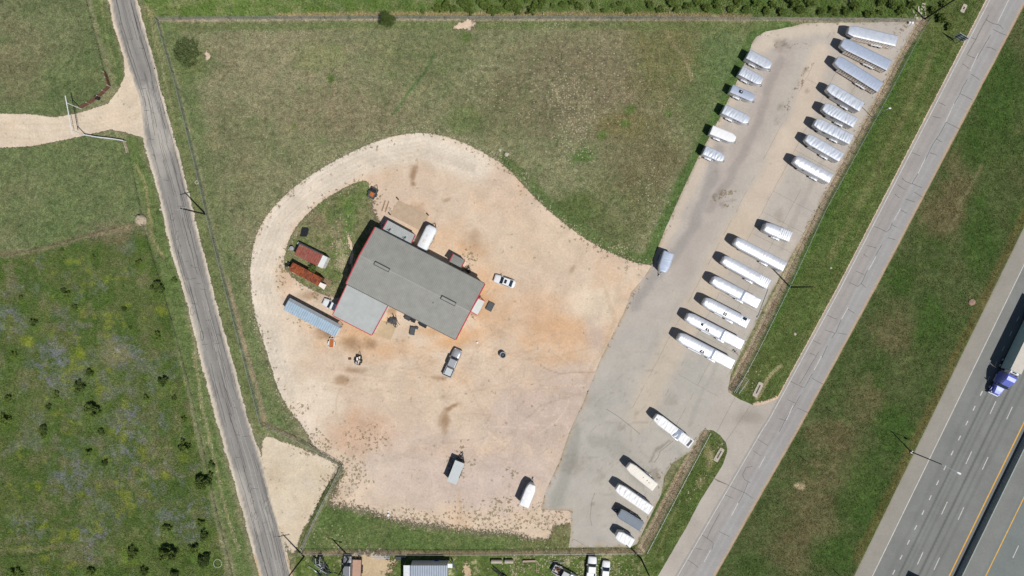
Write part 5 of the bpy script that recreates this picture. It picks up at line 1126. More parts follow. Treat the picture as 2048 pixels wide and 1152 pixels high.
# ---------------------------------------------------------------- cars
def car(c_px, dir_px, kind, paint, label, z=.7, L=4.7, Wd=1.84, group=None, name=None, cat='car', sunroof=False, load=False):
    c = V3(*c_px, z); rot = math.atan2(-dir_px[1], dir_px[0]); w = Wd/2
    t = thing(name or {'sedan': 'parked_car', 'suv': 'parked_car', 'pickup': 'pickup_truck'}[kind], label, cat, (c.x, c.y, 0), rot, group)
    pm = M[paint]; hood = .92 if kind == 'sedan' else 1.12; roofz = 1.45 if kind == 'sedan' else 1.85
    if kind == 'pickup': xc0, xr0, xr1, xc1 = .22*L, .13*L, -.13*L, -.16*L
    elif kind == 'suv': xc0, xr0, xr1, xc1 = .24*L, .12*L, -.40*L, -.46*L
    else: xc0, xr0, xr1, xc1 = .22*L, .06*L, -.22*L, -.38*L
    tail = xc1 if kind == 'pickup' else -L/2
    def ring(x, yw, zt, zb=.28):
        return [(x, -yw*.92, zb), (x, -yw, zb+.2), (x, -yw*.99, zt-.18), (x, -yw*.90, zt-.03), (x, -yw*.45, zt+.02), (x, 0, zt+.03), (x, yw*.45, zt+.02), (x, yw*.90, zt-.03), (x, yw*.99, zt-.18), (x, yw, zb+.2), (x, yw*.92, zb)]
    st = [(L/2, .72, hood-.30), (L/2-.10, .86, hood-.16), (L/2-.35, .95, hood-.08), (L/2-.9, 1.0, hood-.03), (xc0, 1.0, hood+.04), (0, 1.0, hood+.04), (xc1, 1.0, hood+.04)]
    if kind != 'pickup': st += [(-L/2+.35, .96, hood+.02), (-L/2+.08, .86, hood-.06), (-L/2, .76, hood-.25)]
    mb = MB(); mb.loft([ring(x, w*f, zt) for x, f, zt in st]); b = mb.build('body', pm, t, smooth=True)
    # cabin
    zb = hood+.0; wt = w*.80; wb = w*.93
    def cr(x, yw, z_): return [(x, -yw, z_), (x, yw, z_)]
    cab = [(xc0, zb, wb), (xr0, roofz, wt), (xr1, roofz, wt), (xc1, zb, wb)]
    v = []
    for x, z_, y in cab: v += [(x, -y, z_), (x, y, z_)]
    v += [(xc0, -wb, zb-.1), (xc0, wb, zb-.1), (xc1, -wb, zb-.1), (xc1, wb, zb-.1)]
    mb = MB(); mb.add(v, [(0, 1, 3, 2), (2, 3, 5, 4), (4, 5, 7, 6), (0, 2, 4, 6), (1, 7, 5, 3), (8, 9, 1, 0), (10, 6, 7, 11), (8, 0, 6, 10), (9, 11, 7, 1), (8, 10, 11, 9)]); mb.build('cabin', pm, t, bevel=.07)
    def pane(name_, a, b_, c_, d_):
        q = [Vector(p) for p in (a, b_, c_, d_)]; m_ = sum(q, Vector())/4; q = [m_+(p-m_)*.90 for p in q]
        nn = (q[1]-q[0]).cross(q[2]-q[0]).normalized(); ctr_ = Vector(((xr0+xr1)/2, 0, zb))
        if nn.dot(m_-ctr_) < 0: nn = -nn
        vv = [p+nn*.025 for p in q]+[p-nn*.02 for p in q]; mb = MB(); mb.add(vv, [(0, 1, 2, 3), (7, 6, 5, 4)]+[(i, i+4, (i+1) % 4+4, (i+1) % 4) for i in range(4)]); mb.build(name_, M['glass'], t)
    pane('windscreen', (xc0, -wb, zb), (xc0, wb, zb), (xr0, wt, roofz), (xr0, -wt, roofz))
    pane('rear_window', (xc1, -wb, zb), (xc1, wb, zb), (xr1, wt, roofz), (xr1, -wt, roofz))
    for s in (-1, 1):
        pane('side_window', (xc0-.1, s*wb, zb+.02), (xr0, s*wt, roofz-.02), (xr1, s*wt, roofz-.02), (xc1+.1, s*wb, zb+.02))
        mb = MB(); mb.box(xc0-.35, xc0-.18, *((w, w+.2) if s > 0 else (-w-.2, -w)), hood-.02, hood+.14); mb.build('mirror', pm, t, bevel=.03)
        mb = MB(); mb.box(L/2-.22, L/2-.06, *((w*.5, w*.82) if s > 0 else (-w*.82, -w*.5)), hood-.26, hood-.14); mb.build('headlight', M['lens'], t, bevel=.03)
        mb = MB(); mb.box(-L/2-.01, -L/2+.1, *((w*.62, w*.86) if s > 0 else (-w*.86, -w*.62)), hood-.28, hood-.08); mb.build('tail_light', M['redlens'], t)
        for x in (L*.31, -L*.30): wheel(x, s*(w-.10), .34 if kind == 'sedan' else .40, .22, t, s)
    if sunroof:
        mb = MB(); mb.box(xr0-.75, xr0-.2, -.42, .42, roofz, roofz+.02); mb.build('sunroof', M['glass'], t)
    if kind == 'pickup':
        x0, x1 = -L/2, xc1-.06
        mb = MB(); mb.box(x0, x1, -w+.02, -w+.12, .5, hood+.06); mb.box(x0, x1, w-.12, w-.02, .5, hood+.06); mb.box(x1-.05, x1, -w+.12, w-.12, .5, hood+.06); mb.box(x0, x1, -w+.12, w-.12, .5, .62)
        for s in (-1, 1):
            ring_ = [[(-L*.30+x_, s*(w-.03), z_), (-L*.30+x_, s*(w+.09), z_), (-L*.30+x_, s*(w+.09), z_+.05), (-L*.30+x_, s*(w-.03), z_+.05)] for x_, z_ in ((-.6, .5), (-.45, .85), (0, .95), (.45, .85), (.6, .5))]
            mb.loft(ring_)
        mb.build('bed', pm, t); mb = MB(); mb.box(x0-.04, x0+.05, -w+.05, w-.05, .5, hood+.04); mb.build('tailgate', pm, t)
        mb = MB(); mb.box(x0-.2, x0-.04, -w+.05, w-.05, .42, .58); mb.build('bumper', M['steel'], t)
        mb = MB(); mb.box(L/2-.04, L/2+.12, -w*.85, w*.85, .4, .66); mb.build('bumper', M['dkgrey'], t, bevel=.03)
    return t
car((1009.3, 562.5), (-43, -15), 'sedan', 'pearl', 'white sedan with dark sunroof parked in the open yard right of the shop', .8, 4.75, 1.85, sunroof=True)
car((665, 611.5), (-40, -19), 'sedan', 'pearl', 'white car with dark rear window tucked against the shop lean-to', .8, 4.6, 1.8)
t = car((905.2, 725.5), (25, -57), 'pickup', 'silver', 'silver pickup truck parked below the shop', .9, 6.3, 2.0, cat='pickup')
mb = MB(); mb.box(-2.9, -1.3, -.72, .72, .63, 1.16); mb.build('bed_cover', M['flatgrey'], t, bevel=.03); mb = MB()
for i in range(9): x = -1.2+R.uniform(-.08, .1); y = -.6+i*.15; mb.box(x-.07, x+.07, y-.06, y+.06, .63, 1.2+R.uniform(-.1, .1))
mb.build('bed_load', M['brown'], t)
car((694.2, 1136), (0.5, -40), 'suv', 'greycar', 'grey sport utility car parked on sand below the bottom fence', 1.2, 4.8, 1.9)
car((1183.5, 1137.5), (3, -40), 'pickup', 'pearl', 'white double cab pickup left of the white car on the grass below the fence', 1.0, 5.2, 1.95, cat='pickup')
car((1211, 1143), (4, -38), 'sedan', 'pearl', 'white car on the grass below the fence, closest to the bottom right corner', .8, 4.6, 1.8)
t = car((1130, 1148.5), (40, 21), 'pickup', 'greycar', 'old pickup with rusty junk in its bed on the grass below the fence', 1.0, 5.6, 1.9, cat='pickup')
for i in range(14):
    x = R.uniform(-2.5, -1.2); y = R.uniform(-.65, .65); s_ = R.uniform(.08, .2); mb = MB() if i == 0 else mb; mb.box(x-s_, x+s_, y-s_*.7, y+s_*.7, .63, .8+R.uniform(0, .4))
mb.build('bed_load', M['brown'], t)

# ---------------------------------------------------------------- semi truck on the highway
rd = Vector((-0.4378, -0.899))                 # driving direction (world)
rot = math.atan2(rd.y, rd.x)
tr_front = V3(2032, 744, 4.1)
def semi(front, label, blue=True, cab=True):
    L = 16.1; w = 1.3
    c = Vector((front.x, front.y, 0))-Vector((rd.x, rd.y, 0))*L/2
    t = thing('semi_trailer_truck', label, 'truck', c, rot)
    mb = MB(); mb.box(-L/2, L/2, -w, w, 1.15, 4.0); bx = mb.build('trailer_body', M['teal'], t, bevel=.05)
    mb = MB(); mb.box(-L/2+.02, L/2-.02, -w+.04, w-.04, 4.003, 4.08)
    for i in range(26): x = -L/2+.4+i*.6; mb.box(x-.02, x+.02, -w+.06, w-.06, 4.08, 4.095)
    mb.build('trailer_roof', M['truckroof'], t)
    mb = MB(); mb.box(L/2+.003, L/2+.55, -w*.75, w*.75, 2.1, 3.9); ru = mb.build('cooling_unit', M['white'], t, bevel=.08); mb = MB(); mb.box(L/2+.12, L/2+.42, -.55, .4, 3.9, 3.93); mb.build('fan_grille', M['black'], ru)
    for x in (-L/2+1.5, -L/2+2.8):
        for s in (-1, 1): wheel(x, s*(w-.30), .52, .55, t, s)
    mb = MB(); mb.box(-L/2+.6, -L/2+4, -w*.6, w*.6, .75, 1.14); mb.build('bogie', M['dsteel'], t)
    for s in (-1, 1):
        mb = MB(); mb.box(L/2-3.2, L/2-3.05, s*.8-.08, s*.8+.08, .1, 1.14); mb.build('landing_gear', M['dsteel'], t)
        mb = MB(); mb.box(-L/2-.03, -L/2+.0, s*.9-.1, s*.9+.1, 1.2, 1.35); mb.build('tail_light', M['redlens'], t)
    if not cab: return t
    bm_ = M['truckblue'] if blue else M['white']
    x0 = L/2+.9
    def rg(x, y, z0, zt, r=.2): return [(x, -y, z0), (x, -y, zt-r), (x, -y+r*.8, zt), (x, y-r*.8, zt), (x, y, zt-r), (x, y, z0)]
    mb = MB(); mb.loft([rg(x0, 1.18, .9, 3.75), rg(x0+.5, 1.22, .9, 3.95, .3), rg(x0+1.3, 1.22, .9, 3.85, .35), rg(x0+2.1, 1.18, .9, 3.3, .35), rg(x0+2.5, 1.12, .9, 2.9, .3)]); mb.build('cab', bm_, t, smooth=False, bevel=.04)
    mb = MB(); mb.loft([rg(x0+3.05, 1.05, .7, 2.05, .25), rg(x0+3.9, .95, .7, 1.95, .3), rg(x0+4.6, .85, .7, 1.75, .35), rg(x0+4.85, .7, .75, 1.4, .3)]); mb.build('hood', bm_, t, bevel=.04)
    mb = MB(); mb.loft([rg(x0+2.5, 1.1, 2.02, 2.88, .1), rg(x0+3.02, 1.02, 2.02, 2.1, .03)]); mb.build('windscreen', M['glass'], t)
    mb = MB(); mb.box(x0+2.5, x0+3.05, -1.08, 1.08, .9, 2.0); mb.build('dash_panel', bm_, t)
    mb = MB(); mb.box(x0+1.0, x0+1.12, -.6, .6, 3.93, 4.0); mb.build('roof_lamp_bar', M['cream'], t)
    mb = MB(); mb.box(x0+4.75, x0+5.0, -1.15, 1.15, .4, .8); mb.build('bumper', M['steel'], t, bevel=.05)
    mb = MB(); mb.box(L/2-2.2, x0+4.6, -.45, .45, .6, .9); mb.box(x0-.9, x0, -.9, .9, .9, 1.1); mb.build('chassis', M['dsteel'], t)
    for s in (-1, 1):
        mb = MB(); mb.tube((x0-.18, s*1.0, 1), (x0-.18, s*1.0, 3.9), .08); mb.build('exhaust_stack', M['steel'], t)
        mb = MB(); mb.box(x0+2.7, x0+2.85, *((1.15, 1.5) if s > 0 else (-1.5, -1.15)), 1.7, 2.4); mb.build('mirror', M['black'], t)
        mb = MB(); mb.box(x0+4.4, x0+4.75, *((.72, .98) if s > 0 else (-.98, -.72)), 1.0, 1.3); mb.build('headlight', M['lens'], t)
        mb = MB(); mb.tube((x0+.6, s*.95, .75), (x0+2.3, s*.95, .75), .3, 12); mb.build('fuel_tank', M['steel'], t)
        for x in (L/2-1.9, L/2-.55): wheel(x, s*.98, .52, .55, t, s)
        wheel(x0+3.7, s*1.05, .52, .3, t, s)
        mb = MB(); ring_ = [[(x0+3.7+x_, s*.9, z_), (x0+3.7+x_, s*1.24, z_), (x0+3.7+x_, s*1.24, z_+.05), (x0+3.7+x_, s*.9, z_+.05)] for x_, z_ in ((-.7, .7), (-.5, 1.1), (0, 1.25), (.5, 1.1), (.8, .8))]; mb.loft(ring_); mb.build('fender', bm_, t)
    return t
semi(tr_front, 'articulated lorry with blue cab and long pale trailer driving on the highway')
bc = P(1842, 1160)
t = semi(Vector((bc.x, bc.y, 0))+Vector((rd.x, rd.y, 0))*16.2, 'long box trailer at the very bottom edge of the highway lanes', True, True)

# ---------------------------------------------------------------- highway barrier
def along_line(xc, y): return P(hx(y, xc), y)
a, b = along_line(2054.5, -420), along_line(2054.5, 1600); d = (b-a).normalized(); n_ = Vector((-d.y, d.x, 0))
mb = MB(); prof = [(-.32, 0), (-.32, .08), (-.16, .35), (-.10, 1.35), (.10, 1.35), (.16, .35), (.32, .08), (.32, 0)]
mb.loft([[p+n_*o+Vector((0, 0, z)) for o, z in prof] for p in (a, b)]); o = mb.build('concrete_barrier', M['barrier'], None); tag(o, 'long concrete median barrier between the two carriageways of the highway', 'barrier')

# ---------------------------------------------------------------- poles, lamps, sign
def utility_pole(px, py, h, arm_dir, label, arms=1, lamp=False):
    c = P(px, py); t = thing('utility_pole', label, 'pole', c, 0, 'wooden utility poles round the plot')
    mb = MB(); mb.tube((0, 0, 0), (0, 0, h), .19, 12, .12); mb.build('pole', M['pole'], t)
    a = Vector((arm_dir[0], -arm_dir[1], 0)).normalized(); zz = h-.45
    for k in range(arms):
        mb = MB(); mb.tube(a*-1.25+Vector((0, .0, zz-k*.9)), a*1.25+Vector((0, 0, zz-k*.9)), .075, 6); arm = mb.build('crossarm', M['steel'] if k == 0 and arms > 0 and not lamp else M['pole'], t)
        for q in (-1.1, -.4, .4, 1.1):
            mb = MB(); mb.tube(a*q+Vector((0, 0, zz-k*.9+.08)), a*q+Vector((0, 0, zz-k*.9+.28)), .05, 6); mb.build('insulator', M['concrete'], arm)
    if lamp:
        mb = MB(); mb.tube((0, 0, h-.6), a*1.6+Vector((0, 0, h-.2)), .05, 6); mb.build('lamp_arm', M['steel'], t); mb = MB(); mb.box(-.3, .3, -.15, .15, -.1, .05); l_ = mb.build('lamp_head', M['steel'], t); l_.location = a*1.8+Vector((0, 0, h-.2))
    return t
utility_pole(411.5, 428.5, 11.4, (95, -25), 'dark utility pole with pale crossarm beside the country road, upper left')
utility_pole(608, 1113, 11.4, (95, -20), 'dark utility pole at the bottom left corner of the plot')
utility_pole(699, 1114, 9.5, (70, 25), 'dark utility pole below the bottom fence next to the grey car', lamp=True)
utility_pole(1282, 1117, 11.5, (80, -30), 'dark utility pole at the bottom right corner of the plot', arms=0)
utility_pole(1580, 574, 11.2, (80, -40), 'dark utility pole on the verge behind the row of white gooseneck trailers', arms=0)
utility_pole(1848.5, 38.5, 12.0, (80, 40), 'dark utility pole at the top right corner of the plot', arms=0)
c = P(1822, 903.5); t = thing('street_lamp', 'tall highway lamp whose long arm reaches over the lanes', 'street lamp', c)
mb = MB(); mb.tube((0, 0, 0), (0, 0, 10.8), .13, 10, .09); mb.build('pole', M['dsteel'], t); mb = MB(); mb.box(-.25, .25, -.25, .25, 0, .35); mb.build('base', M['steel'], t)
ad = Vector((33, -17, 0)).normalized(); mb = MB(); mb.tube((0, 0, 10.75), ad*2.2+Vector((0, 0, 11.1)), .05, 6); mb.tube(ad*2.2+Vector((0, 0, 11.1)), ad*3.2+Vector((0, 0, 11.15)), .045, 6); mb.build('arm', M['steel'], t)
rings = [[(x, y*q[1], 11.1+z*q[2]) for (y, z) in ((-.5, 0), (-.3, .8), (.3, .8), (.5, 0), (.3, -.5), (-.3, -.5))] for q in [(0, .1, .1), (.2, .35, .15), (.55, .5, .2), (.85, .42, .18), (1.0, .15, .08)] for x in (q[0],)]
mb = MB(); mb.loft(rings); o = mb.build('lamp_head', M['white'], t, smooth=False); o.location = ad*3.1; o.rotation_euler = (0, 0, math.atan2(ad.y, ad.x))
# road sign
c = P(1906.5, 83.5); hd = Vector((18.5, -11, 0)).normalized()
t = thing('road_sign', 'large road sign on two posts seen from behind, beside the frontage road', 'sign', c, math.atan2(hd.y, hd.x))
M['signback'] = mat('unpainted_sign_metal', (0.62, 0.68, 0.72), .5, .1, .08, 2)
mb = MB(); mb.box(-1.15, 1.15, -.02, .02, 1.6, 3.75); sg = mb.build('panel', M['signback'], t)
mb = MB()
for k in range(3): z = 1.95+k*.68; mb.box(-1.05, 1.05, -.05, -.021, z, z+.30)
mb.build('stiffener', M['dkgrey'], sg)
for x in (-.6, .6):
    mb = MB(); mb.box(x-.05, x+.05, -.13, -.052, 0, 3.7); mb.build('post', M['dsteel'], t)

t = thing('street_lamp', 'short pale lamp post on the verge right of the silver gooseneck trailers', 'street lamp', P(1743, 234))
mb = MB(); mb.tube((0, 0, 0), (0, 0, 6.0), .07, 8, .05); mb.build('pole', M['steel'], t); mb = MB(); mb.tube((0, 0, 5.95), (.5, .3, 6.1), .04, 6); mb.build('arm', M['steel'], t); mb = MB(); mb.box(.4, .9, .15, .45, 6.05, 6.2); mb.build('lamp_head', M['white'], t, bevel=.03)
for px_, py_, lb in ((1658, 821, 'thin dark marker post on the grass strip, topmost of three'), (1606, 918, 'thin dark marker post on the grass strip, middle one of three'), (1672, 1144, 'thin dark marker post on the grass strip, lowest of three')):
    t = thing('marker_post', lb, 'post', P(px_, py_), 0, 'marker posts on the grass strip'); mb = MB(); mb.tube((0, 0, 0), (0, 0, 1.8), .06, 8); mb.build('post', M['dsteel'], t); mb = MB(); mb.box(-.12, .12, -.02, .02, 1.4, 1.8); mb.build('reflector', M['dkgrey'], t)
# ---------------------------------------------------------------- fences
def chain_fence(name, label, pts, h=1.8, sp=3.0, mesh=True, postm='dsteel', wires=None, r=.035, cat='fence', group=None, lean=.0):
    w3 = [P(x, y) for x, y in pts]; c = w3[0].copy(); t = thing(name, label, cat, c, 0, group)
    posts = []
    for a, b in zip(w3[:-1], w3[1:]):
        L = (b-a).length; n = max(1, round(L/sp)); posts += [lerp(a, b, i/n) for i in range(n)]
    posts.append(w3[-1])
    me0 = None
    for i, p in enumerate(posts):
        if me0 is None or len(posts) <= 0:
            mb = MB(); mb.tube((0, 0, 0), (0, 0, h+.05), r, 6); o = mb.build('post', M[postm], t); me0 = o
        else:
            o = me0.copy(); COL.objects.link(o); o.parent = t
        o.location = p-c
    mb = MB()
    zs = wires or ([h] if mesh else [])
    for z in zs:
        for a, b in zip(posts[:-1], posts[1:]): mb.tube(a-c+Vector((0, 0, z)), b-c+Vector((0, 0, z)), .024 if mesh else .012, 4)
    if mb.v: mb.build('top_rail' if mesh else 'wire', M['steel' if postm != 'brown' else 'dsteel'], t)
    if mesh:
        vs, fs, uv = [], [], []; s = 0
        for a, b in zip(w3[:-1], w3[1:]):
            L = (b-a).length; k = len(vs); a_, b_ = a-c, b-c; vs += [(a_.x, a_.y, .03), (b_.x, b_.y, .03), (b_.x, b_.y, h), (a_.x, a_.y, h)]; fs.append((k, k+1, k+2, k+3)); uv += [(s, 0), (s+L, 0), (s+L, h), (s, h)]; s += L
        me = bpy.data.meshes.new('chain_link_mesh'); me.from_pydata(vs, [], fs); u = me.uv_layers.new(name='uv')
        for i, q in enumerate(uv): u.data[i].uv = (q[0]*3, q[1]*3)
        me.materials.append(M['chain']); o = bpy.data.objects.new('chain_link_mesh', me); COL.objects.link(o); o.parent = t
    return t
GF = 'chain link fences round the plot'
chain_fence('chain_link_fence', 'chain link fence along the top edge of the plot', [(316, 40), (700, 38), (1270, 39), (1560, 40.5), (1838, 44)], 1.6, 5.0, group=GF)
chain_fence('chain_link_fence', 'chain link fence along the country road, left edge of the plot', [(318, 42), (358, 180), (397, 340), (420, 440), (458, 590), (492, 720), (526, 852)], 1.6, 4.0, group=GF)
chain_fence('chain_link_fence', 'chain link fence curving in from the road towards the inner gate corner', [(532, 850), (560, 862), (592, 876)], 1.8, 2.5, group=GF)
chain_fence('sliding_gate', 'wide chain link gate between the cut-in fence and the slanted fence', [(594, 877), (625, 893), (655, 911), (686, 928)], 1.8, 4.0, group=None, cat='gate')
chain_fence('chain_link_fence', 'chain link fence slanting down beside the pale entrance triangle', [(686, 929), (663, 975), (648, 1003), (630, 1040), (606, 1102)], 1.8, 3.0, group=GF)
chain_fence('chain_link_fence', 'chain link fence along the bottom edge of the plot', [(606, 1103), (900, 1105), (1283, 1102)], 1.6, 2.6, group=GF)
chain_fence('chain_link_fence', 'chain link fence behind the trailers, right edge above the driveway', [(x+4, y+2) for x, y in FENCE_E], 1.9, 3.0, group=GF)
chain_fence('chain_link_fence', 'chain link fence of the lower right edge below the driveway', [(x+3, y+1) for x, y in FENCE_E2], 1.9, 3.0, group=GF)
chain_fence('sliding_gate', 'open chain link gate folded along the verge by the driveway', [(1463, 783), (1483, 752), (1492, 758), (1472, 786)], 1.8, 3.0, cat='gate')
chain_fence('wire_fence', 'thin wire fence with dark posts beside the left lawn above the gravel drive', [(172, -10), (190, 60), (205, 120), (211, 143)], 1.2, 3.0, mesh=False, postm='brown', wires=[.5, .8, 1.1], cat='fence')
chain_fence('wire_fence', 'thin wire fence with dark posts from the white pipe fence down to the wildflower field', [(260, 308), (280, 400), (288, 450), (318, 550), (345, 640), (378, 760), (405, 880), (435, 1020), (470, 1160)], 1.2, 3.2, mesh=False, postm='brown', wires=[.5, .8, 1.1], cat='fence')
chain_fence('wire_fence', 'thin wire fence between the smooth left lawn and the wildflower field', [(0, 516), (110, 490), (190, 468), (270, 447)], 1.1, 4.0, mesh=False, postm='brown', wires=[.5, 1.0], cat='fence')

# ranch gate and its fences
def rail_fence(label, pts, posts_m, rails_m, h=1.3, sp=2.2, rails=(.3, .6, .9, 1.2), r=.04, pr=.06):
    w3 = [P(x, y) for x, y in pts]; c = w3[0].copy(); t = thing('ranch_fence', label, 'fence', c)
    ps = []
    for a, b in zip(w3[:-1], w3[1:]):
        n = max(1, round((b-a).length/sp)); ps += [lerp(a, b, i/n) for i in range(n)]
    ps.append(w3[-1])
    for p in ps:
        mb = MB(); q = p-c; mb.tube(q, q+Vector((0, 0, h+.05)), pr, 8); mb.build('post', M[posts_m], t)
    for z in rails:
        mb = MB()
        for a, b in zip(w3[:-1], w3[1:]):
            d = (b-a).normalized(); nn = Vector((-d.y, d.x, 0))*r; a_, b_ = a-c, b-c; mb.prism([tuple((a_-nn)[:2]), tuple((b_-nn)[:2]), tuple((b_+nn)[:2]), tuple((a_+nn)[:2])], z-.09, z+.03)
        mb.build('rail', M[rails_m], t)
rail_fence('brown board fence with white posts curving up from the ranch gate', [(163, 217), (180, 208), (201, 194), (222, 174), (217, 158), (214, 148)], 'white', 'brown', 1.5, 2.1, r=.10)
rail_fence('white pipe fence running right from the ranch gate', [(172, 271), (200, 276), (228, 279), (252, 283)], 'white', 'white', 1.3, 2.4, r=.05)
rail_fence('short white-railed cattle fence with thin rails below the gravel drive', [(252, 284), (256, 296), (259, 307)], 'white', 'pale_wood', 1.3, 1.3, r=.04)
a, b = P(163, 218), P(173, 271); c = (a+b)/2; t = thing('ranch_gate', 'tall white pipe gateway with a long top beam over the gravel drive', 'gate', c)
for q in (a, b):
    mb = MB(); mb.tube(q-c, q-c+Vector((0, 0, 5.0)), .09, 8); mb.build('post', M['white'], t)
d = (b-a).normalized(); mb = MB(); mb.tube(a-c-d*1.5+Vector((0, 0, 5.05)), b-c+d*.9+Vector((0, 0, 5.05)), .09, 8); mb.build('top_beam', M['white'], t)
mb = MB(); mb.tube(a-c+d*.1+Vector((0, 0, 4.2)), b-c-d*.1+Vector((0, 0, 4.2)), .04, 6)
for i in range(9): q = lerp(a, b, .2+.6*i/8)-c; mb.tube(q+Vector((0, 0, 4.2)), q+Vector((0, 0, 4.95)), .03, 5)
mb.build('hanging_ironwork', M['dsteel'], t)

# ---------------------------------------------------------------- small things in the yard
def small(name, label, cat, px, py, rot, fn, m, z=0, group=None, bevel=.02):
    mb = MB(); fn(mb); o = mb.build(name, m, None, bevel=bevel); o.location = P(px, py, 0)+Vector((0, 0, z)); o.rotation_euler = (0, 0, math.radians(rot)); return tag(o, label, cat, group)
t = thing('well_ring', 'round concrete well casing with black opening standing in the gravel', 'well', P(1006, 709.5))
mb = MB(); n = 24
for k, (ro, ri, z0, z1) in enumerate([(.72, .54, 0, 1.1)]):
    rings = [[(ro*math.cos(a_), ro*math.sin(a_), z0), (ro*math.cos(a_), ro*math.sin(a_), z1), (ri*math.cos(a_), ri*math.sin(a_), z1), (ri*math.cos(a_), ri*math.sin(a_), z0)] for a_ in [2*math.pi*i/n for i in range(n+1)]]; mb.loft(rings, cap=False)
mb.build('casing', M['grey'], t); mb = MB(); mb.tube((0, 0, .2), (0, 0, .75), .53, 20); mb.build('cover', M['black'], t); mb = MB(); mb.tube((0, 0, .75), (0, 0, .85), .06, 8); mb.build('knob', M['steel'], t)
def crate(mb, L, W_, H):
    mb.box(-L/2, L/2, -W_/2, W_/2, .08, H)
    for x in (-L/2+.1, L/2-.1): mb.box(x-.06, x+.06, -W_/2-.03, W_/2+.03, 0, H+.03)
    for y in (-W_/2+.05, W_/2-.05): mb.box(-L/2-.02, L/2+.02, y-.04, y+.04, H, H+.04)
small('steel_bin', 'dark rectangular bin standing right of the shop awning', 'bin', 980.6, 613, 63, lambda m_: crate(m_, 1.9, 1.35, .5), M['dkgrey'])
small('steel_bin', 'dark rectangular bin standing alone below the shop roof edge', 'bin', 825.5, 661.5, 80, lambda m_: crate(m_, 1.75, 1.05, .6), M['dkgrey'])
small('steel_cabinet', 'small dark box beside the larger bin below the shop', 'box', 834.5, 656, 75, lambda m_: crate(m_, .5, .45, .6), M['dkgrey'])
small('steel_rack', 'dark steel rack half under the shop roof edge, left of the others', 'rack', 816, 636, -28, lambda m_: crate(m_, 1.2, .8, .9), M['dsteel'])
small('tool_cabinet', 'black cabinet against the shop wall, next to the steel rack', 'cabinet', 827.5, 641, -25, lambda m_: crate(m_, .9, .7, 1.0), M['black'])
small('long_cabinet', 'long black cabinet against the shop wall, rightmost of the group', 'cabinet', 847, 650, -27, lambda m_: crate(m_, 1.6, .7, 1.0), M['black'])
def pile(mb, n, r, s, zmax, lo=.3):
    for i in range(n):
        a_ = R.uniform(0, 6.28); q = r*math.sqrt(R.random()); L_ = R.uniform(s*.5, s); d_ = R.uniform(0, 6.28)
        p = Vector((q*math.cos(a_), q*math.sin(a_), R.uniform(.05, zmax))); e = Vector((math.cos(d_)*L_/2, math.sin(d_)*L_/2, R.uniform(-.2, .2)*zmax)); k = p-e; k.z = max(.05, k.z); j = p+e; j.z = max(.05, j.z)
        mb.tube(k, j, R.uniform(.03, .1), 5)
small('scrap_pile', 'heap of black scrap pipes and plates on the slab beside the pale lean-to', 'scrap', 786, 641, 0, lambda m_: (pile(m_, 22, 1.2, 1.5, .7), m_.slab([Vector((-1, -.4, .5)), Vector((.6, -.9, .3)), Vector((1, .4, .6)), Vector((-.5, .7, .5))], .04)), M['dsteel'], bevel=0)
small('scrap_pile', 'dark clutter heap behind the shop next to the small grey lean-to', 'scrap', 930, 542, 0, lambda m_: pile(m_, 26, 1.2, 1.0, .8), M['black'], bevel=0)
small('plastic_tarp', 'black plastic sheet spread on the weedy island above the rusty containers', 'tarp', 609, 464, 0, lambda m_: m_.prism([(-.95, -.95), (.5, -1.05), (.75, -.5), (1.0, .5), (.85, .95), (-.5, 1.0), (-.7, .2)], 0.02, .22), M['tarp'], bevel=.05)
for px_, py_, r_, h_, mm_, lb in ((585.5, 497, .48, .9, 'steel', 'small grey tank beside the faded red container'), (574.5, 531, .30, .7, 'black', 'black drum by the orange rusted box, left one'), (579, 527, .26, .7, 'black', 'black drum by the orange rusted box, right one'), (197, 196, .5, .9, 'black', 'dark round tub beside the brown board fence')):
    small('storage_drum', lb, 'drum', px_, py_, 0, lambda m_: (m_.tube((0, 0, 0), (0, 0, h_), r_, 16), m_.tube((0, 0, h_), (0, 0, h_+.04), r_*.9, 16), m_.tube((0, 0, h_+.04), (0, 0, h_+.1), r_*.25, 8)), M[mm_], bevel=.01)
small('broken_pallet', 'loose boards and a pallet at the open end of the orange rusted box', 'pallet', 655, 566, -25, lambda m_: [m_.box(-.9+i*.3, -.75+i*.3, -.8, .8, .12, .16) for i in range(6)]+[m_.box(-.95, .8, y-.05, y+.05, 0, .12) for y in (-.7, 0, .7)], M['wood'], bevel=0)
small('plywood_sheet', 'pale plywood sheet lying on the ground by the shop east corner', 'plywood', 978, 583.5, 62, lambda m_: (m_.box(-.75, .75, -.3, .3, .02, .07), m_.box(-.5, .6, -.27, .2, .07, .10)), M['pale_wood'])
for px_, py_, L_, lb in ((767.5, 412, 2.4, 'left weathered timber of the pair lying behind the shop'), (774.5, 413.5, 2.5, 'right weathered timber of the pair lying behind the shop')):
    small('timber_beam', lb, 'timber', px_, py_, 72, lambda m_: m_.box(-L_/2, L_/2, -.09, .09, 0.0, .2), M['wood'], group='timbers behind the shop')
for px_, py_, lb in ((797, 399, 'short dark post at the top corner of the tan pad'), (857, 430.5, 'short dark post at the right corner of the tan pad'), (781, 429.5, 'short brown post at the left corner of the tan pad')):
    small('corner_post', lb, 'post', px_, py_, 0, lambda m_: (m_.tube((0, 0, 0), (0, 0, 1.0), .13, 8), m_.tube((0, 0, 1.0), (0, 0, 1.06), .17, 8)), M['brown'], group='posts at the corners of the tan pad', bevel=0)
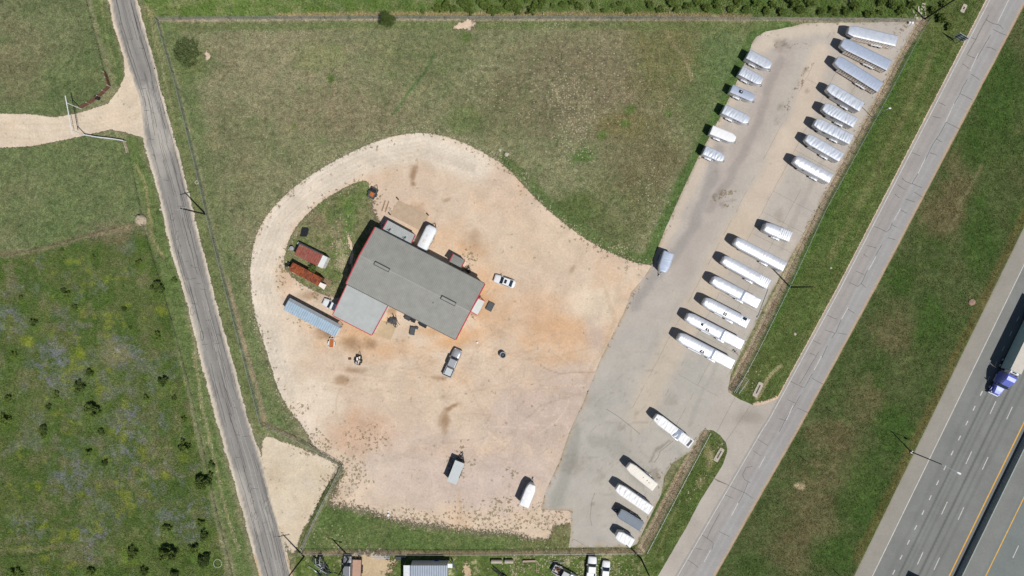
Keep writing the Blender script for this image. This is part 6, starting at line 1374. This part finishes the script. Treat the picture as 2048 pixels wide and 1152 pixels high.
def utility_trailer(px, py, rot, L, W_, label, bedm, framem, load=None, rails=True):
    t = thing('utility_trailer', label, 'trailer', P(px, py), math.radians(rot))
    mb = MB(); mb.box(-L/2, L/2, -W_/2, W_/2, .5, .56); mb.build('deck', M[bedm], t)
    mb = MB()
    for s in (-1, 1): mb.box(-L/2, L/2, s*W_/2-.04, s*W_/2+.04, .48, .72 if rails else .6)
    for x in (-L/2, L/2): mb.box(x-.04, x+.04, -W_/2, W_/2, .48, .70 if rails else .6)
    mb.tube((L/2, W_/2*.7, .5), (L/2+.9, 0, .48), .04); mb.tube((L/2, -W_/2*.7, .5), (L/2+.9, 0, .48), .04); mb.build('frame', M[framem], t)
    for s in (-1, 1): wheel(-.1, s*(W_/2+.14), .33, .2, t, s); mb = MB(); mb.box(-.5, .3, s*(W_/2+.14)-.12, s*(W_/2+.14)+.12, .68, .72); mb.build('fender', M[framem], t)
    if load: load(t)
    return t
def ld1(t):
    mb = MB(); mb.box(-.75, .15, -.45, .45, .56, .72); mb.build('load_plate', M['orange'], t); mb = MB(); mb.box(.2, .85, -.5, .55, .56, 1.1); mb.tube((.45, .3, 1.1), (.45, .3, 1.2), .12); mb.build('engine_box', M['black'], t)
utility_trailer(746.5, 387, 62, 2.3, 1.6, 'small utility trailer carrying an orange plate and black box behind the shop', 'dkgrey', 'dsteel', ld1)
utility_trailer(664.5, 685.5, 84, 1.95, 1.0, 'white-framed flat trailer with orange boards below the blue-roofed shed', 'orange', 'white')
def ld2(t):
    mb = MB()
    for i in range(10): x, y = R.uniform(-.7, .7), R.uniform(-.4, .4); mb.box(x-.15, x+.15, y-.1, y+.12, .56, .75+R.uniform(0, .3))
    mb.build('load', M['pale_wood'], t); mb = MB()
    for i in range(5): x, y = R.uniform(-.7, .7), R.uniform(-.4, .4); mb.tube((x-.3, y, .9), (x+.3, y+.1, .95), .07)
    mb.build('load_pipes', M['rim'], t)
utility_trailer(718, 720, 78, 1.9, 1.15, 'small black utility trailer loaded with bits of pale scrap below the shop', 'black', 'black', ld2)
small('concrete_block', 'small brown block left of the black utility trailer', 'block', 700, 717.5, 5, lambda m_: m_.box(-.3, .3, -.2, .2, 0, .3), M['brown'])
small('paint_bucket', 'white bucket lid shining on the gravel below the shop corner', 'bucket', 954.8, 685, 0, lambda m_: (m_.tube((0, 0, 0), (0, 0, .25), .2, 12), m_.tube((0, 0, .25), (0, 0, .28), .22, 12)), M['white'])
small('plastic_bag', 'white crumpled bag at the weedy lower edge of the yard', 'bag', 776.5, 1030, 20, lambda m_: (m_.prism([(-.3, -.2), (.1, -.3), (.35, 0), (.2, .3), (-.2, .2)], .02, .25), m_.prism([(.15, .5), (.5, .55), (.45, .9), (.2, .85)], .02, .2)), M['white'])
small('fire_ring', 'round pale stone ring with reddish middle on the verge by the country road', 'ring', 394.5, 365, 0, lambda m_: m_.loft([[(.42*math.cos(a_), .42*math.sin(a_), 0), (.42*math.cos(a_), .42*math.sin(a_), .3), (.28*math.cos(a_), .28*math.sin(a_), .3), (.28*math.cos(a_), .28*math.sin(a_), 0)] for a_ in [2*math.pi*i/18 for i in range(19)]], cap=False), M['stone'], bevel=0)
small('wire_ring', 'white wire cage ring among the dark shrubs in the wildflower field', 'ring', 437.5, 1125, 0, lambda m_: [m_.tube((.9*math.cos(a_), .9*math.sin(a_), .6), (.9*math.cos(a_+.36), .9*math.sin(a_+.36), .6), .03, 5) for a_ in [2*math.pi*i/18 for i in range(18)]]+[m_.tube((.9*math.cos(a_), .9*math.sin(a_), 0), (.9*math.cos(a_), .9*math.sin(a_), .6), .02, 5) for a_ in [2*math.pi*i/9 for i in range(9)]], M['white'], bevel=0)
def rocky(mb, r, h, n=14, seed=0):
    rr = random.Random(seed)
    rings = []
    for k in range(5):
        f = [1, 1.02, .85, .55, .15][k]; z = h*[0, .35, .7, .92, 1][k]
        rings.append([(r*f*math.cos(2*math.pi*i/n)*(1+rr.uniform(-.13, .13)), r*f*math.sin(2*math.pi*i/n)*(1+rr.uniform(-.13, .13)), z*(1+rr.uniform(-.08, .08))) for i in range(n)])
    mb.loft(rings)
small('hay_bale', 'round pale heap of straw at the fence corner of the wildflower field', 'bale', 283, 440, 0, lambda m_: rocky(m_, 1.2, 1.3, 22, 3), M['hay'], bevel=0)
for px_, py_, r_, lb in ((1943, 604, .75, 'flat brown concrete block in the right grass strip near the highway'), (1013, 309, .45, 'pale boulder at the grass edge above the yard'), (1000, 300, .3, 'smaller pale boulder at the grass edge above the yard'), (320, 419, .22, 'white rock on the verge left of the country road'), (1662, 536, .25, 'pale rock on the verge left of the frontage road'), (1590, 668, .3, 'tan rock on the verge below the utility pole')):
    small('boulder', lb, 'rock', px_, py_, 25, lambda m_: rocky(m_, r_, r_*.5, 12, int(px_)), M['stone' if px_ != 1943 else 'brownstone'], bevel=0)
def culvert(mb, L, W_):
    # concrete collar with a slot
    o = [(-L/2, -W_/2+.15), (-L/2+.15, -W_/2), (L/2-.15, -W_/2), (L/2, -W_/2+.15), (L/2, W_/2-.15), (L/2-.15, W_/2), (-L/2+.15, W_/2), (-L/2, W_/2-.15)]
    s = .14
    mb.prism([o[0], o[1], o[2], o[3], (L/2, -s), (-L/2, -s)], 0, .14); mb.prism([(-L/2, s), (L/2, s), o[4], o[5], o[6], o[7]], 0, .14)
    mb.box(-L/2, -L/2+.75, -s, s, 0, .14); mb.box(L/2-.6, L/2, -s, s, 0, .14)
for px_, py_, rt, L_, W_, lb in ((1515.5, 779, 64, 3.4, 1.15, 'long concrete drain collar with dark slot above the driveway'), (1437.5, 909.5, 60, 3.2, 1.1, 'concrete drain collar with dark slot below the driveway'), (1927, 17, 64, 1.9, .95, 'small concrete drain collar with dark slot near the top right road sign')):
    t = thing('culvert_collar', lb, 'drain', P(px_, py_), math.radians(rt), 'concrete culvert collars on the verge')
    mb = MB(); culvert(mb, L_, W_); mb.build('collar', M['concrete'], t); mb = MB(); mb.box(-L_/2+.76, L_/2-.61, -.13, .13, .01, .05); mb.build('slot', M['black'], t)
small('broken_concrete', 'scattered pale slabs of rubble around the foot of the top right pole', 'rubble', 1843, 30, 30, lambda m_: [m_.obox((R.uniform(-1.6, 1.6), R.uniform(-1.0, 2.0)), (R.uniform(-1, 1), 1), R.uniform(.4, 1.1), R.uniform(.15, .35), 0, R.uniform(.08, .2)) for _ in range(16)], M['stone'], bevel=0)
small('meter_box', 'pinkish white utility boxes in the top right corner of the lot', 'box', 1820, 47, 0, lambda m_: (m_.box(-.5, -.1, -.2, .2, 0, .6), m_.box(.1, .6, -.25, .2, 0, .5)), M['white'])
small('post_pole', 'thin grey light post lying along the lot edge behind the white trailers', 'pole', 1527, 610, 0, lambda m_: (m_.tube((1.0, 3.4, .12), (-1.2, -2.4, .12), .05, 6), m_.tube((-1.2, -2.4, .12), (-1.45, -2.75, .14), .16, 8)), M['steel'], bevel=0)
small('scrap_iron', 'small black iron stand between two white trailers at the lot edge', 'scrap', 1468.5, 702, 0, lambda m_: (m_.tube((0, 0, 0), (0, 0, .9), .05), m_.tube((-.3, -.2, .6), (.3, .2, .6), .06), m_.tube((.2, -.3, .3), (-.2, .3, .3), .06), m_.tube((0, 0, .3), (.9, -.9, .1), .03)), M['black'], bevel=0)

# ---------------------------------------------------------------- below the bottom fence
t, L, Wd = box_on('garden_shed', 'grey-blue ribbed roof shed cut off by the bottom edge of the photo', 'shed', [(820.5, 1131), (894.5, 1131), (894.5, 1190), (820.5, 1190)], 3.0, mat('grey_blue_metal', (0.25, 0.29, 0.35), .5, .1, .12, 1.5), M['wall_white'])
mb = MB(); mb.slab([Vector((-L/2-1.5, -3, 2.6)), Vector((-L/2-.01, -3, 2.6)), Vector((-L/2-.01, 3.0, 2.6)), Vector((-L/2-1.5, 3.0, 2.6))], .08); mb.build('side_roof', M['alu'], t)
for y in (-2.8, 2.8): mb = MB(); mb.tube((-L/2-1.4, y, 0), (-L/2-1.4, y, 2.52), .06); mb.build('post', M['steel'], t)
mb = MB(); mb.box(L/2+.01, L/2+1.0, 2.2, 3.1, 1.9, 1.98); mb.box(L/2+.85, L/2+.95, 2.25, 2.35, 0, 1.9); mb.build('side_awning', M['alu'], t)
small('blue_barrel', 'blue plastic barrel in the shade of the grey-blue shed', 'barrel', 873, 1121, 15, lambda m_: (m_.tube((-.4, 0, .32), (.4, 0, .32), .3, 14), m_.tube((.4, 0, .32), (.46, 0, .32), .2, 14)), M['bluebarrel'])
small('hanging_frame', 'dark curved rack standing right of the grey-blue shed', 'rack', 910, 1129, -68, lambda m_: (m_.tube((-1.2, 0, 0), (-1.2, 0, 1.2), .05), m_.tube((1.2, 0, 0), (1.2, 0, 1.2), .05), m_.box(-1.25, 1.25, -.12, .12, 1.1, 1.25)), M['dkgrey'])
t = thing('flatbed_trailer', 'pinkish wooden flatbed trailer parked right of the grey car', 'trailer', P(715, 1137), math.radians(88))
mb = MB(); mb.box(-2.3, 2.2, -.95, .95, .55, .65); mb.build('deck', mat('pink_weathered_boards', (0.42, 0.27, 0.20), .9, 0, .15, 2), t)
mb = MB(); mb.box(-2.35, 2.25, .95, 1.03, .5, .85); mb.box(-2.35, 2.25, -1.03, -.95, .5, .85); mb.box(2.2, 2.28, -1, 1, .5, .9); mb.tube((2.25, .6, .5), (3.4, 0, .5), .05); mb.tube((2.25, -.6, .5), (3.4, 0, .5), .05); mb.build('frame', M['dsteel'], t)
for s in (-1, 1):
    for x in (-.5, .4): wheel(x, s*1.12, .34, .22, t, s)
small('pipe_scrap', 'white pipe and wire scrap frame left of the grey car, bottom edge', 'scrap', 638, 1131, 0, lambda m_: pile(m_, 16, 1.5, 2.4, .9), M['steel'], bevel=0)
small('scrap_pile', 'black machinery scrap at the bottom edge left of the grey car', 'scrap', 648, 1141, 0, lambda m_: pile(m_, 30, 1.4, 1.6, .9), M['dsteel'], bevel=0)
small('scrap_pile', 'dark tangled scrap against the bottom fence above the pipe frame', 'scrap', 637, 1118, 0, lambda m_: pile(m_, 30, 1.3, 1.2, .8), M['black'], bevel=0)
small('bush_cutter', 'black tripod-like implement lying on the grass below the bottom fence', 'implement', 1001, 1147, -38, lambda m_: (m_.tube((-2.2, .3, .4), (2.2, 0, .5), .12, 6), m_.tube((-2.2, -.3, .4), (2.0, 0, .5), .08, 6), m_.tube((0, -.8, .2), (.4, .9, .9), .06, 6), m_.box(.6, 1.6, -.4, .5, .1, .8)), M['black'], bevel=0)
for px_, lb in ((993.5, 'left one of two pale concrete pipe lengths end to end below the fence'), (1018, 'right one of two pale concrete pipe lengths end to end below the fence')):
    small('concrete_pipe', lb, 'pipe', px_, 1121.5, 0, lambda m_: m_.tube((-1.2 if px_ < 1000 else -.95, 0, .42), (1.2 if px_ < 1000 else .95, 0, .42), .42, 18), M['concrete'], group='concrete pipe lengths', bevel=.01)
small('brick_wall', 'low pinkish masonry wall stub with a thin pipe on the grass below the fence', 'wall', 1060, 1121, 2, lambda m_: (m_.box(-1.6, 1.2, -.2, .2, 0, .45), m_.box(1.25, 1.32, -2.6, .2, .3, .4)), mat('pink_masonry', (0.38, 0.28, 0.23), .9, 0, .2, 4))
small('metal_bar', 'thin grey bar lying across the grass right of the masonry stub', 'bar', 1118, 1124, -4, lambda m_: (m_.box(-1.3, 1.2, .1, .2, .1, .3), m_.box(-2.2, 1.0, -.2, -.12, .05, .15)), M['grey'])
small('lumber_stack', 'dark lumber stack in a row against the bottom fence above the sand', 'lumber', 802, 1115, 0, lambda m_: [m_.box(-1.1, 1.1, -.5+.14*i, -.40+.14*i, 0, .3+.1*(i % 2)) for i in range(6)], M['dkgrey'], bevel=0)
small('steel_ladder', 'pale ladder lying along the bottom fence', 'ladder', 762, 1114.5, -1, lambda m_: [m_.box(-1.9, 1.9, y-.03, y+.03, .05, .12) for y in (-.2, .2)]+[m_.box(-1.8+.3*i, -1.76+.3*i, -.2, .2, .06, .1) for i in range(13)], M['alu'], bevel=0)

# ---------------------------------------------------------------- trees, shrubs
def leaf_cloud(name, seed, r, h, nclump, per, leaf, m, parent, base=.1, crad=1.0):
    g = np.random.default_rng(seed)
    cc = g.normal(size=(nclump, 3)); cc /= np.linalg.norm(cc, axis=1)[:, None]; cc *= g.random((nclump, 1))**.45
    cc = cc*[r*.82, r*.82, h*.42]+[0, 0, base+h*.5]; rad = g.uniform(.18, .36, nclump)*r*crad
    n = nclump*per; k = np.repeat(np.arange(nclump), per)
    p = g.normal(size=(n, 3)); p /= np.linalg.norm(p, axis=1)[:, None]; p *= (g.random((n, 1))**.35)*rad[k][:, None]; p[:, 2] *= .8; p += cc[k]
    p[:, 2] = np.maximum(p[:, 2], .04)
    u = g.normal(size=(n, 3)); u /= np.linalg.norm(u, axis=1)[:, None]; v = np.cross(u, g.normal(size=(n, 3))); v /= np.linalg.norm(v, axis=1)[:, None]
    s = g.uniform(.6, 1.2, (n, 1))*leaf
    co = np.stack([p-u*s, p-v*s*.6, p+u*s, p+v*s*.6], 1).reshape(-1, 3); co[:, 2] = np.maximum(co[:, 2], .01)
    me = raw_mesh(name, co, np.arange(4*n).reshape(-1, 4), [m])
    t = np.clip((g.random(nclump)[k]*.6+g.random(n)*.5), 0, 1); a = me.attributes.new('tint', 'FLOAT', 'POINT'); a.data.foreach_set('value', np.repeat(t, 4).astype(np.float32))
    o = bpy.data.objects.new(name, me); COL.objects.link(o); o.parent = parent; return o
def trunk_mesh(parent, h, r, seed, spread=.5, n=4):
    rr = random.Random(seed); mb = MB(); mb.tube((0, 0, -.05), (0, 0, h*.45), r, 8, r*.7)
    for i in range(n):
        a_ = 6.28*i/n+rr.uniform(-.4, .4); e = Vector((math.cos(a_)*spread, math.sin(a_)*spread, h*rr.uniform(.7, .95))); mb.tube((0, 0, h*.3), e*.6+Vector((0, 0, .0)), r*.6, 6, r*.35); mb.tube(e*.6, e, r*.35, 5, r*.15)
    return mb.build('trunk', M['bark'], parent)
def shrub_proto(seed, r, h, lm, dens=1.0, name='wild_shrub', label='', group=None, leaf=.07, cat='shrub', nclump=26):
    t = thing(name, label, cat, (0, 0, 0), 0, group)
    leaf_cloud('crown', seed, r, h, nclump, int(85*dens), leaf, M[lm], t); trunk_mesh(t, h*.8, .05+.02*r, seed, r*.55); return t
GS = 'dark shrubs of the wildflower field'
LM = Vector((0, 0, 0)); names = [('%s shrub in the wildflower field %s', s) for s in S1]
pro = {}
def nearness(px, py):
    v = 'top' if py < 660 else ('upper middle' if py < 800 else ('lower middle' if py < 980 else 'bottom')); h_ = 'left edge' if px < 110 else ('centre' if px < 260 else 'road side'); return v, h_
protos = [shrub_proto(100+i, 1.0, 1.15, ['leaf_dark', 'leaf_mid'][i % 2], 1.0, group=GS, leaf=.085, nclump=22) for i in range(4)]
cnt = {}
order = sorted(S1, key=lambda s: -s[2])
def desc_shrub(px, py, r):
    size = 'largest' if r >= 19 else 'big' if r >= 14 else 'medium' if r >= 10 else 'small' if r >= 7 else 'tiny'
    v, h_ = nearness(px, py)
    # nearest landmark in the photograph
    near = [s for s in S1 if (s[0], s[1]) != (px, py)]; q = min(near, key=lambda s: math.hypot(s[0]-px, s[1]-py))
    dx, dy = q[0]-px, q[1]-py; rel = ('left of' if dx > 0 else 'right of') if abs(dx) > abs(dy) else ('above' if dy > 0 else 'below')
    return f"{size} dark shrub, {h_}, {v} of the wildflower field, {rel} its neighbour"
seen = {}
for i, (px, py, r) in enumerate(S1):
    src = protos[i % 4]; s = r/PXM*1.02; lb = desc_shrub(px, py, r)
    seen[lb] = seen.get(lb, 0)+1
    if seen[lb] > 1: lb = lb.replace('dark shrub', 'dark ragged shrub' if seen[lb] == 2 else 'dark sprawling shrub')
    if i < 4: o = src; o.location = P(px, py); o.scale = (s, s, s*.9); o.rotation_euler = (0, 0, R.uniform(0, 6)); o['label'] = lb
    else: copy_thing(src, P(px, py), R.uniform(0, 6), (s, s*R.uniform(.75, 1.05), s*R.uniform(.75, 1)), lb)
# big sparse shrub and the tree at the top fence
t = thing('mesquite_shrub', 'large spreading olive shrub in the top left corner of the plot', 'shrub', P(379, 108))
leaf_cloud('crown', 7, 3.7, 2.3, 190, 30, .15, M['leaf_grey'], t, crad=.4); trunk_mesh(t, 2.0, .12, 7, 2.0, 8)
t = thing('juniper_tree', 'dark green tree standing on the top fence line', 'tree', P(778, 46)); leaf_cloud('crown', 9, 2.0, 3.4, 55, 110, .09, M['leaf_dark'], t, base=.3); trunk_mesh(t, 3.0, .16, 9, 1.0, 5)
t = thing('green_sapling', 'bright green sapling between the two rusty storage boxes', 'sapling', P(631, 537)); leaf_cloud('crown', 12, .95, 1.8, 14, 70, .09, M['leaf_mid'], t, base=1.0); trunk_mesh(t, 2.4, .05, 12, .5, 4)
# scrub behind the top fence
GT = 'green scrub bushes beyond the top fence'
rt = random.Random(17); prot2 = [shrub_proto(200+i, 1.0, 1.1, 'leaf_mid', 1.0, 'scrub_bush', group=GT, leaf=.09, cat='bush', nclump=20) for i in range(4)]
TB = [(845, 24, 6), (877, 20, 9), (893, 14, 10), (907, 20, 8), (928, 10, 9), (941, 22, 10), (936, 5, 7), (962, 6, 9), (971, 14, 10), (985, 24, 9), (997, 20, 8), (1010, 3, 9), (1020, 15, 10), (1036, 22, 9), (1030, 5, 8), (1062, 24, 9), (1070, 12, 8), (1083, 8, 10), (1056, 4, 6), (1106, 14, 6), (1126, 10, 7), (1145, 6, 7), (1160, 15, 8), (1186, 12, 6), (1205, 22, 5), (1256, 25, 7), (1240, 8, 6), (1225, 14, 5), (1300, 12, 8), (1320, 20, 8), (1340, 8, 9), (1352, 20, 8), (1375, 14, 9), (1395, 6, 8), (1410, 20, 9), (1432, 12, 9), (1460, 22, 8), (1475, 8, 9), (1490, 20, 8), (1510, 10, 9), (1530, 24, 8), (1545, 12, 8), (1560, 26, 9), (1585, 8, 12), (1600, 22, 10), (1618, 8, 10), (1640, 26, 7), (1665, 24, 9), (1690, 26, 9), (1705, 14, 10), (1735, 29, 8), (1758, 26, 6), (1780, 12, 10), (1800, 22, 9), (1760, 8, 9), (1820, 12, 8), (1865, 24, 9), (1880, 40, 9), (1895, 55, 8), (1885, 12, 8)]
def desc_bush(i, px, py, r):
    size = 'large' if r >= 10 else 'medium' if r >= 8 else 'small'
    lm = [(778, 'the dark fence-line tree'), (936, 'the bare earth patch'), (1100, 'the pale chips under the fence'), (1270, 'the middle of the top fence'), (1390, 'the two worn grass lines'), (1520, 'the curved lot corner'), (1700, 'the pale-roofed stock trailer'), (1848, 'the top right pole')]
    q = min(lm, key=lambda a: abs(a[0]-px)); d = px-q[0]; side = 'left of' if d < -12 else 'right of' if d > 12 else 'straight above'
    how = '' if -12 <= d <= 12 else 'well ' if abs(d) > 45 else 'just '
    row = 'at the photo edge' if py < 10 else 'by the fence' if py > 19 else 'amid the scrub'
    return f"{size} green bush {row}, {how}{side} {q[1]}"
seen = {}
for i, (px, py, r) in enumerate(TB):
    src = prot2[i % 4]; s = r/PXM*(1.3 if px > 860 else 1); lb = desc_bush(i, px, py, r)
    seen[lb] = seen.get(lb, 0)+1
    if seen[lb] > 1: lb = lb.replace('in the middle of the scrub', 'amid the scrub').replace('green bush', ['green bush', 'rounded bush', 'ragged bush', 'broad bush', 'low bush'][min(seen[lb]-1, 4)])
    if i < 4: o = src; o.location = P(px, py); o.scale = (s, s, s); o['label'] = lb
    else: copy_thing(src, P(px, py), R.uniform(0, 6), (s, s*R.uniform(.8, 1.1), s*R.uniform(.8, 1.1)), lb)

# ---------------------------------------------------------------- tufts of grass and weeds (uncountable)
def tufts(name, label, n, sampler, hgt, wid, seed, mn=.65):
    g = np.random.default_rng(seed); px, py = sampler(g, n); n = len(px)
    x = (px-1024)/PXM; y = (576-py)/PXM; k = 3; x = np.repeat(x, k); y = np.repeat(y, k); m = n*k
    a = g.uniform(0, 6.283, m); l = g.uniform(.4, 1.1, m)*hgt; w_ = g.uniform(.5, 1.0, m)*wid; tl = g.uniform(.3, 1.3, m)*l
    dx, dy = np.cos(a), np.sin(a); jx = g.normal(0, .06, m); jy = g.normal(0, .06, m)
    b0 = np.stack([x+jx-dy*w_/2, y+jy+dx*w_/2, np.zeros(m)], -1); b1 = np.stack([x+jx+dy*w_/2, y+jy-dx*w_/2, np.zeros(m)], -1); tp = np.stack([x+jx+dx*tl, y+jy+dy*tl, l], -1)
    co = np.stack([b0, b1, tp], 1).reshape(-1, 3)
    me = raw_mesh(name, co, np.arange(3*m).reshape(-1, 3), [M['tuft']], nv=3)
    F = field(px, py); c = F['col']*1.5; c = c*np.array([1.0, .98, .85]); c = np.repeat(c, k, 0)*g.uniform(.65, 1.5, (m, 1)); c = np.repeat(c, 3, 0)
    at = me.attributes.new('col', 'FLOAT_COLOR', 'POINT'); v = np.ones((len(co), 4), np.float32); v[:, :3] = c; at.data.foreach_set('color', v.ravel())
    o = bpy.data.objects.new(name, me); COL.objects.link(o); o['kind'] = 'stuff'; o['label'] = label; o['category'] = 'grass'; return o
m = bpy.data.materials.new('grass_blades'); m.use_nodes = True; b = m.node_tree.nodes["Principled BSDF"]; at = m.node_tree.nodes.new("ShaderNodeAttribute"); at.attribute_name = 'col'
m.node_tree.links.new(at.outputs["Color"], b.inputs["Base Color"]); b.inputs["Roughness"].default_value = .8; b.inputs["Specular IOR Level"].default_value = .15; M['tuft'] = m
def samp(boxes, polys=None, wts=None, thr=None):
    def f(g, n):
        X, Y = [], []
        tot = sum((b_[2]-b_[0])*(b_[3]-b_[1]) for b_ in boxes)
        for b_ in boxes:
            k = int(n*(b_[2]-b_[0])*(b_[3]-b_[1])/tot); X.append(g.uniform(b_[0], b_[2], k)); Y.append(g.uniform(b_[1], b_[3], k))
        x = np.concatenate(X); y = np.concatenate(Y); keep = np.ones(len(x), bool)
        cl_ = fbm(x, y, 16, 301, 3, .6); keep &= cl_ > (thr if thr is not None else -9)
        for pl, sgn, mg in (polys or []): keep &= (sdf(x, y, pl)*sgn > mg)
        return x[keep], y[keep]
    return f
WILD_ = [(-60, 530), (0, 520), (150, 488), (282, 456), (300, 480), (330, 570), (365, 740), (420, 1000), (470, 1200), (-60, 1200)]
tufts('wild_grass', 'rank wild grass and flowers covering the left field', 85000, samp([(-60, 450, 470, 1200)], [(WILD_, 1, 2)], thr=-.3), .32, .12, 1)
tufts('verge_grass', 'uncut grass on the strips beside the frontage road', 95000, samp([(1250, -40, 2060, 1200)], [(FROAD, -1, 5), (HWAY, -1, 3), (DRIVE, -1, 4), ([(x-12, y) for x, y in LOT], -1, 24)], thr=-.15), .30, .12, 2)
tufts('scrub_grass', 'tall scrub grass beyond the top fence', 42000, samp([(290, -60, 1860, 35)], [(CROAD, -1, 6)], thr=-.3), .45, .14, 3)
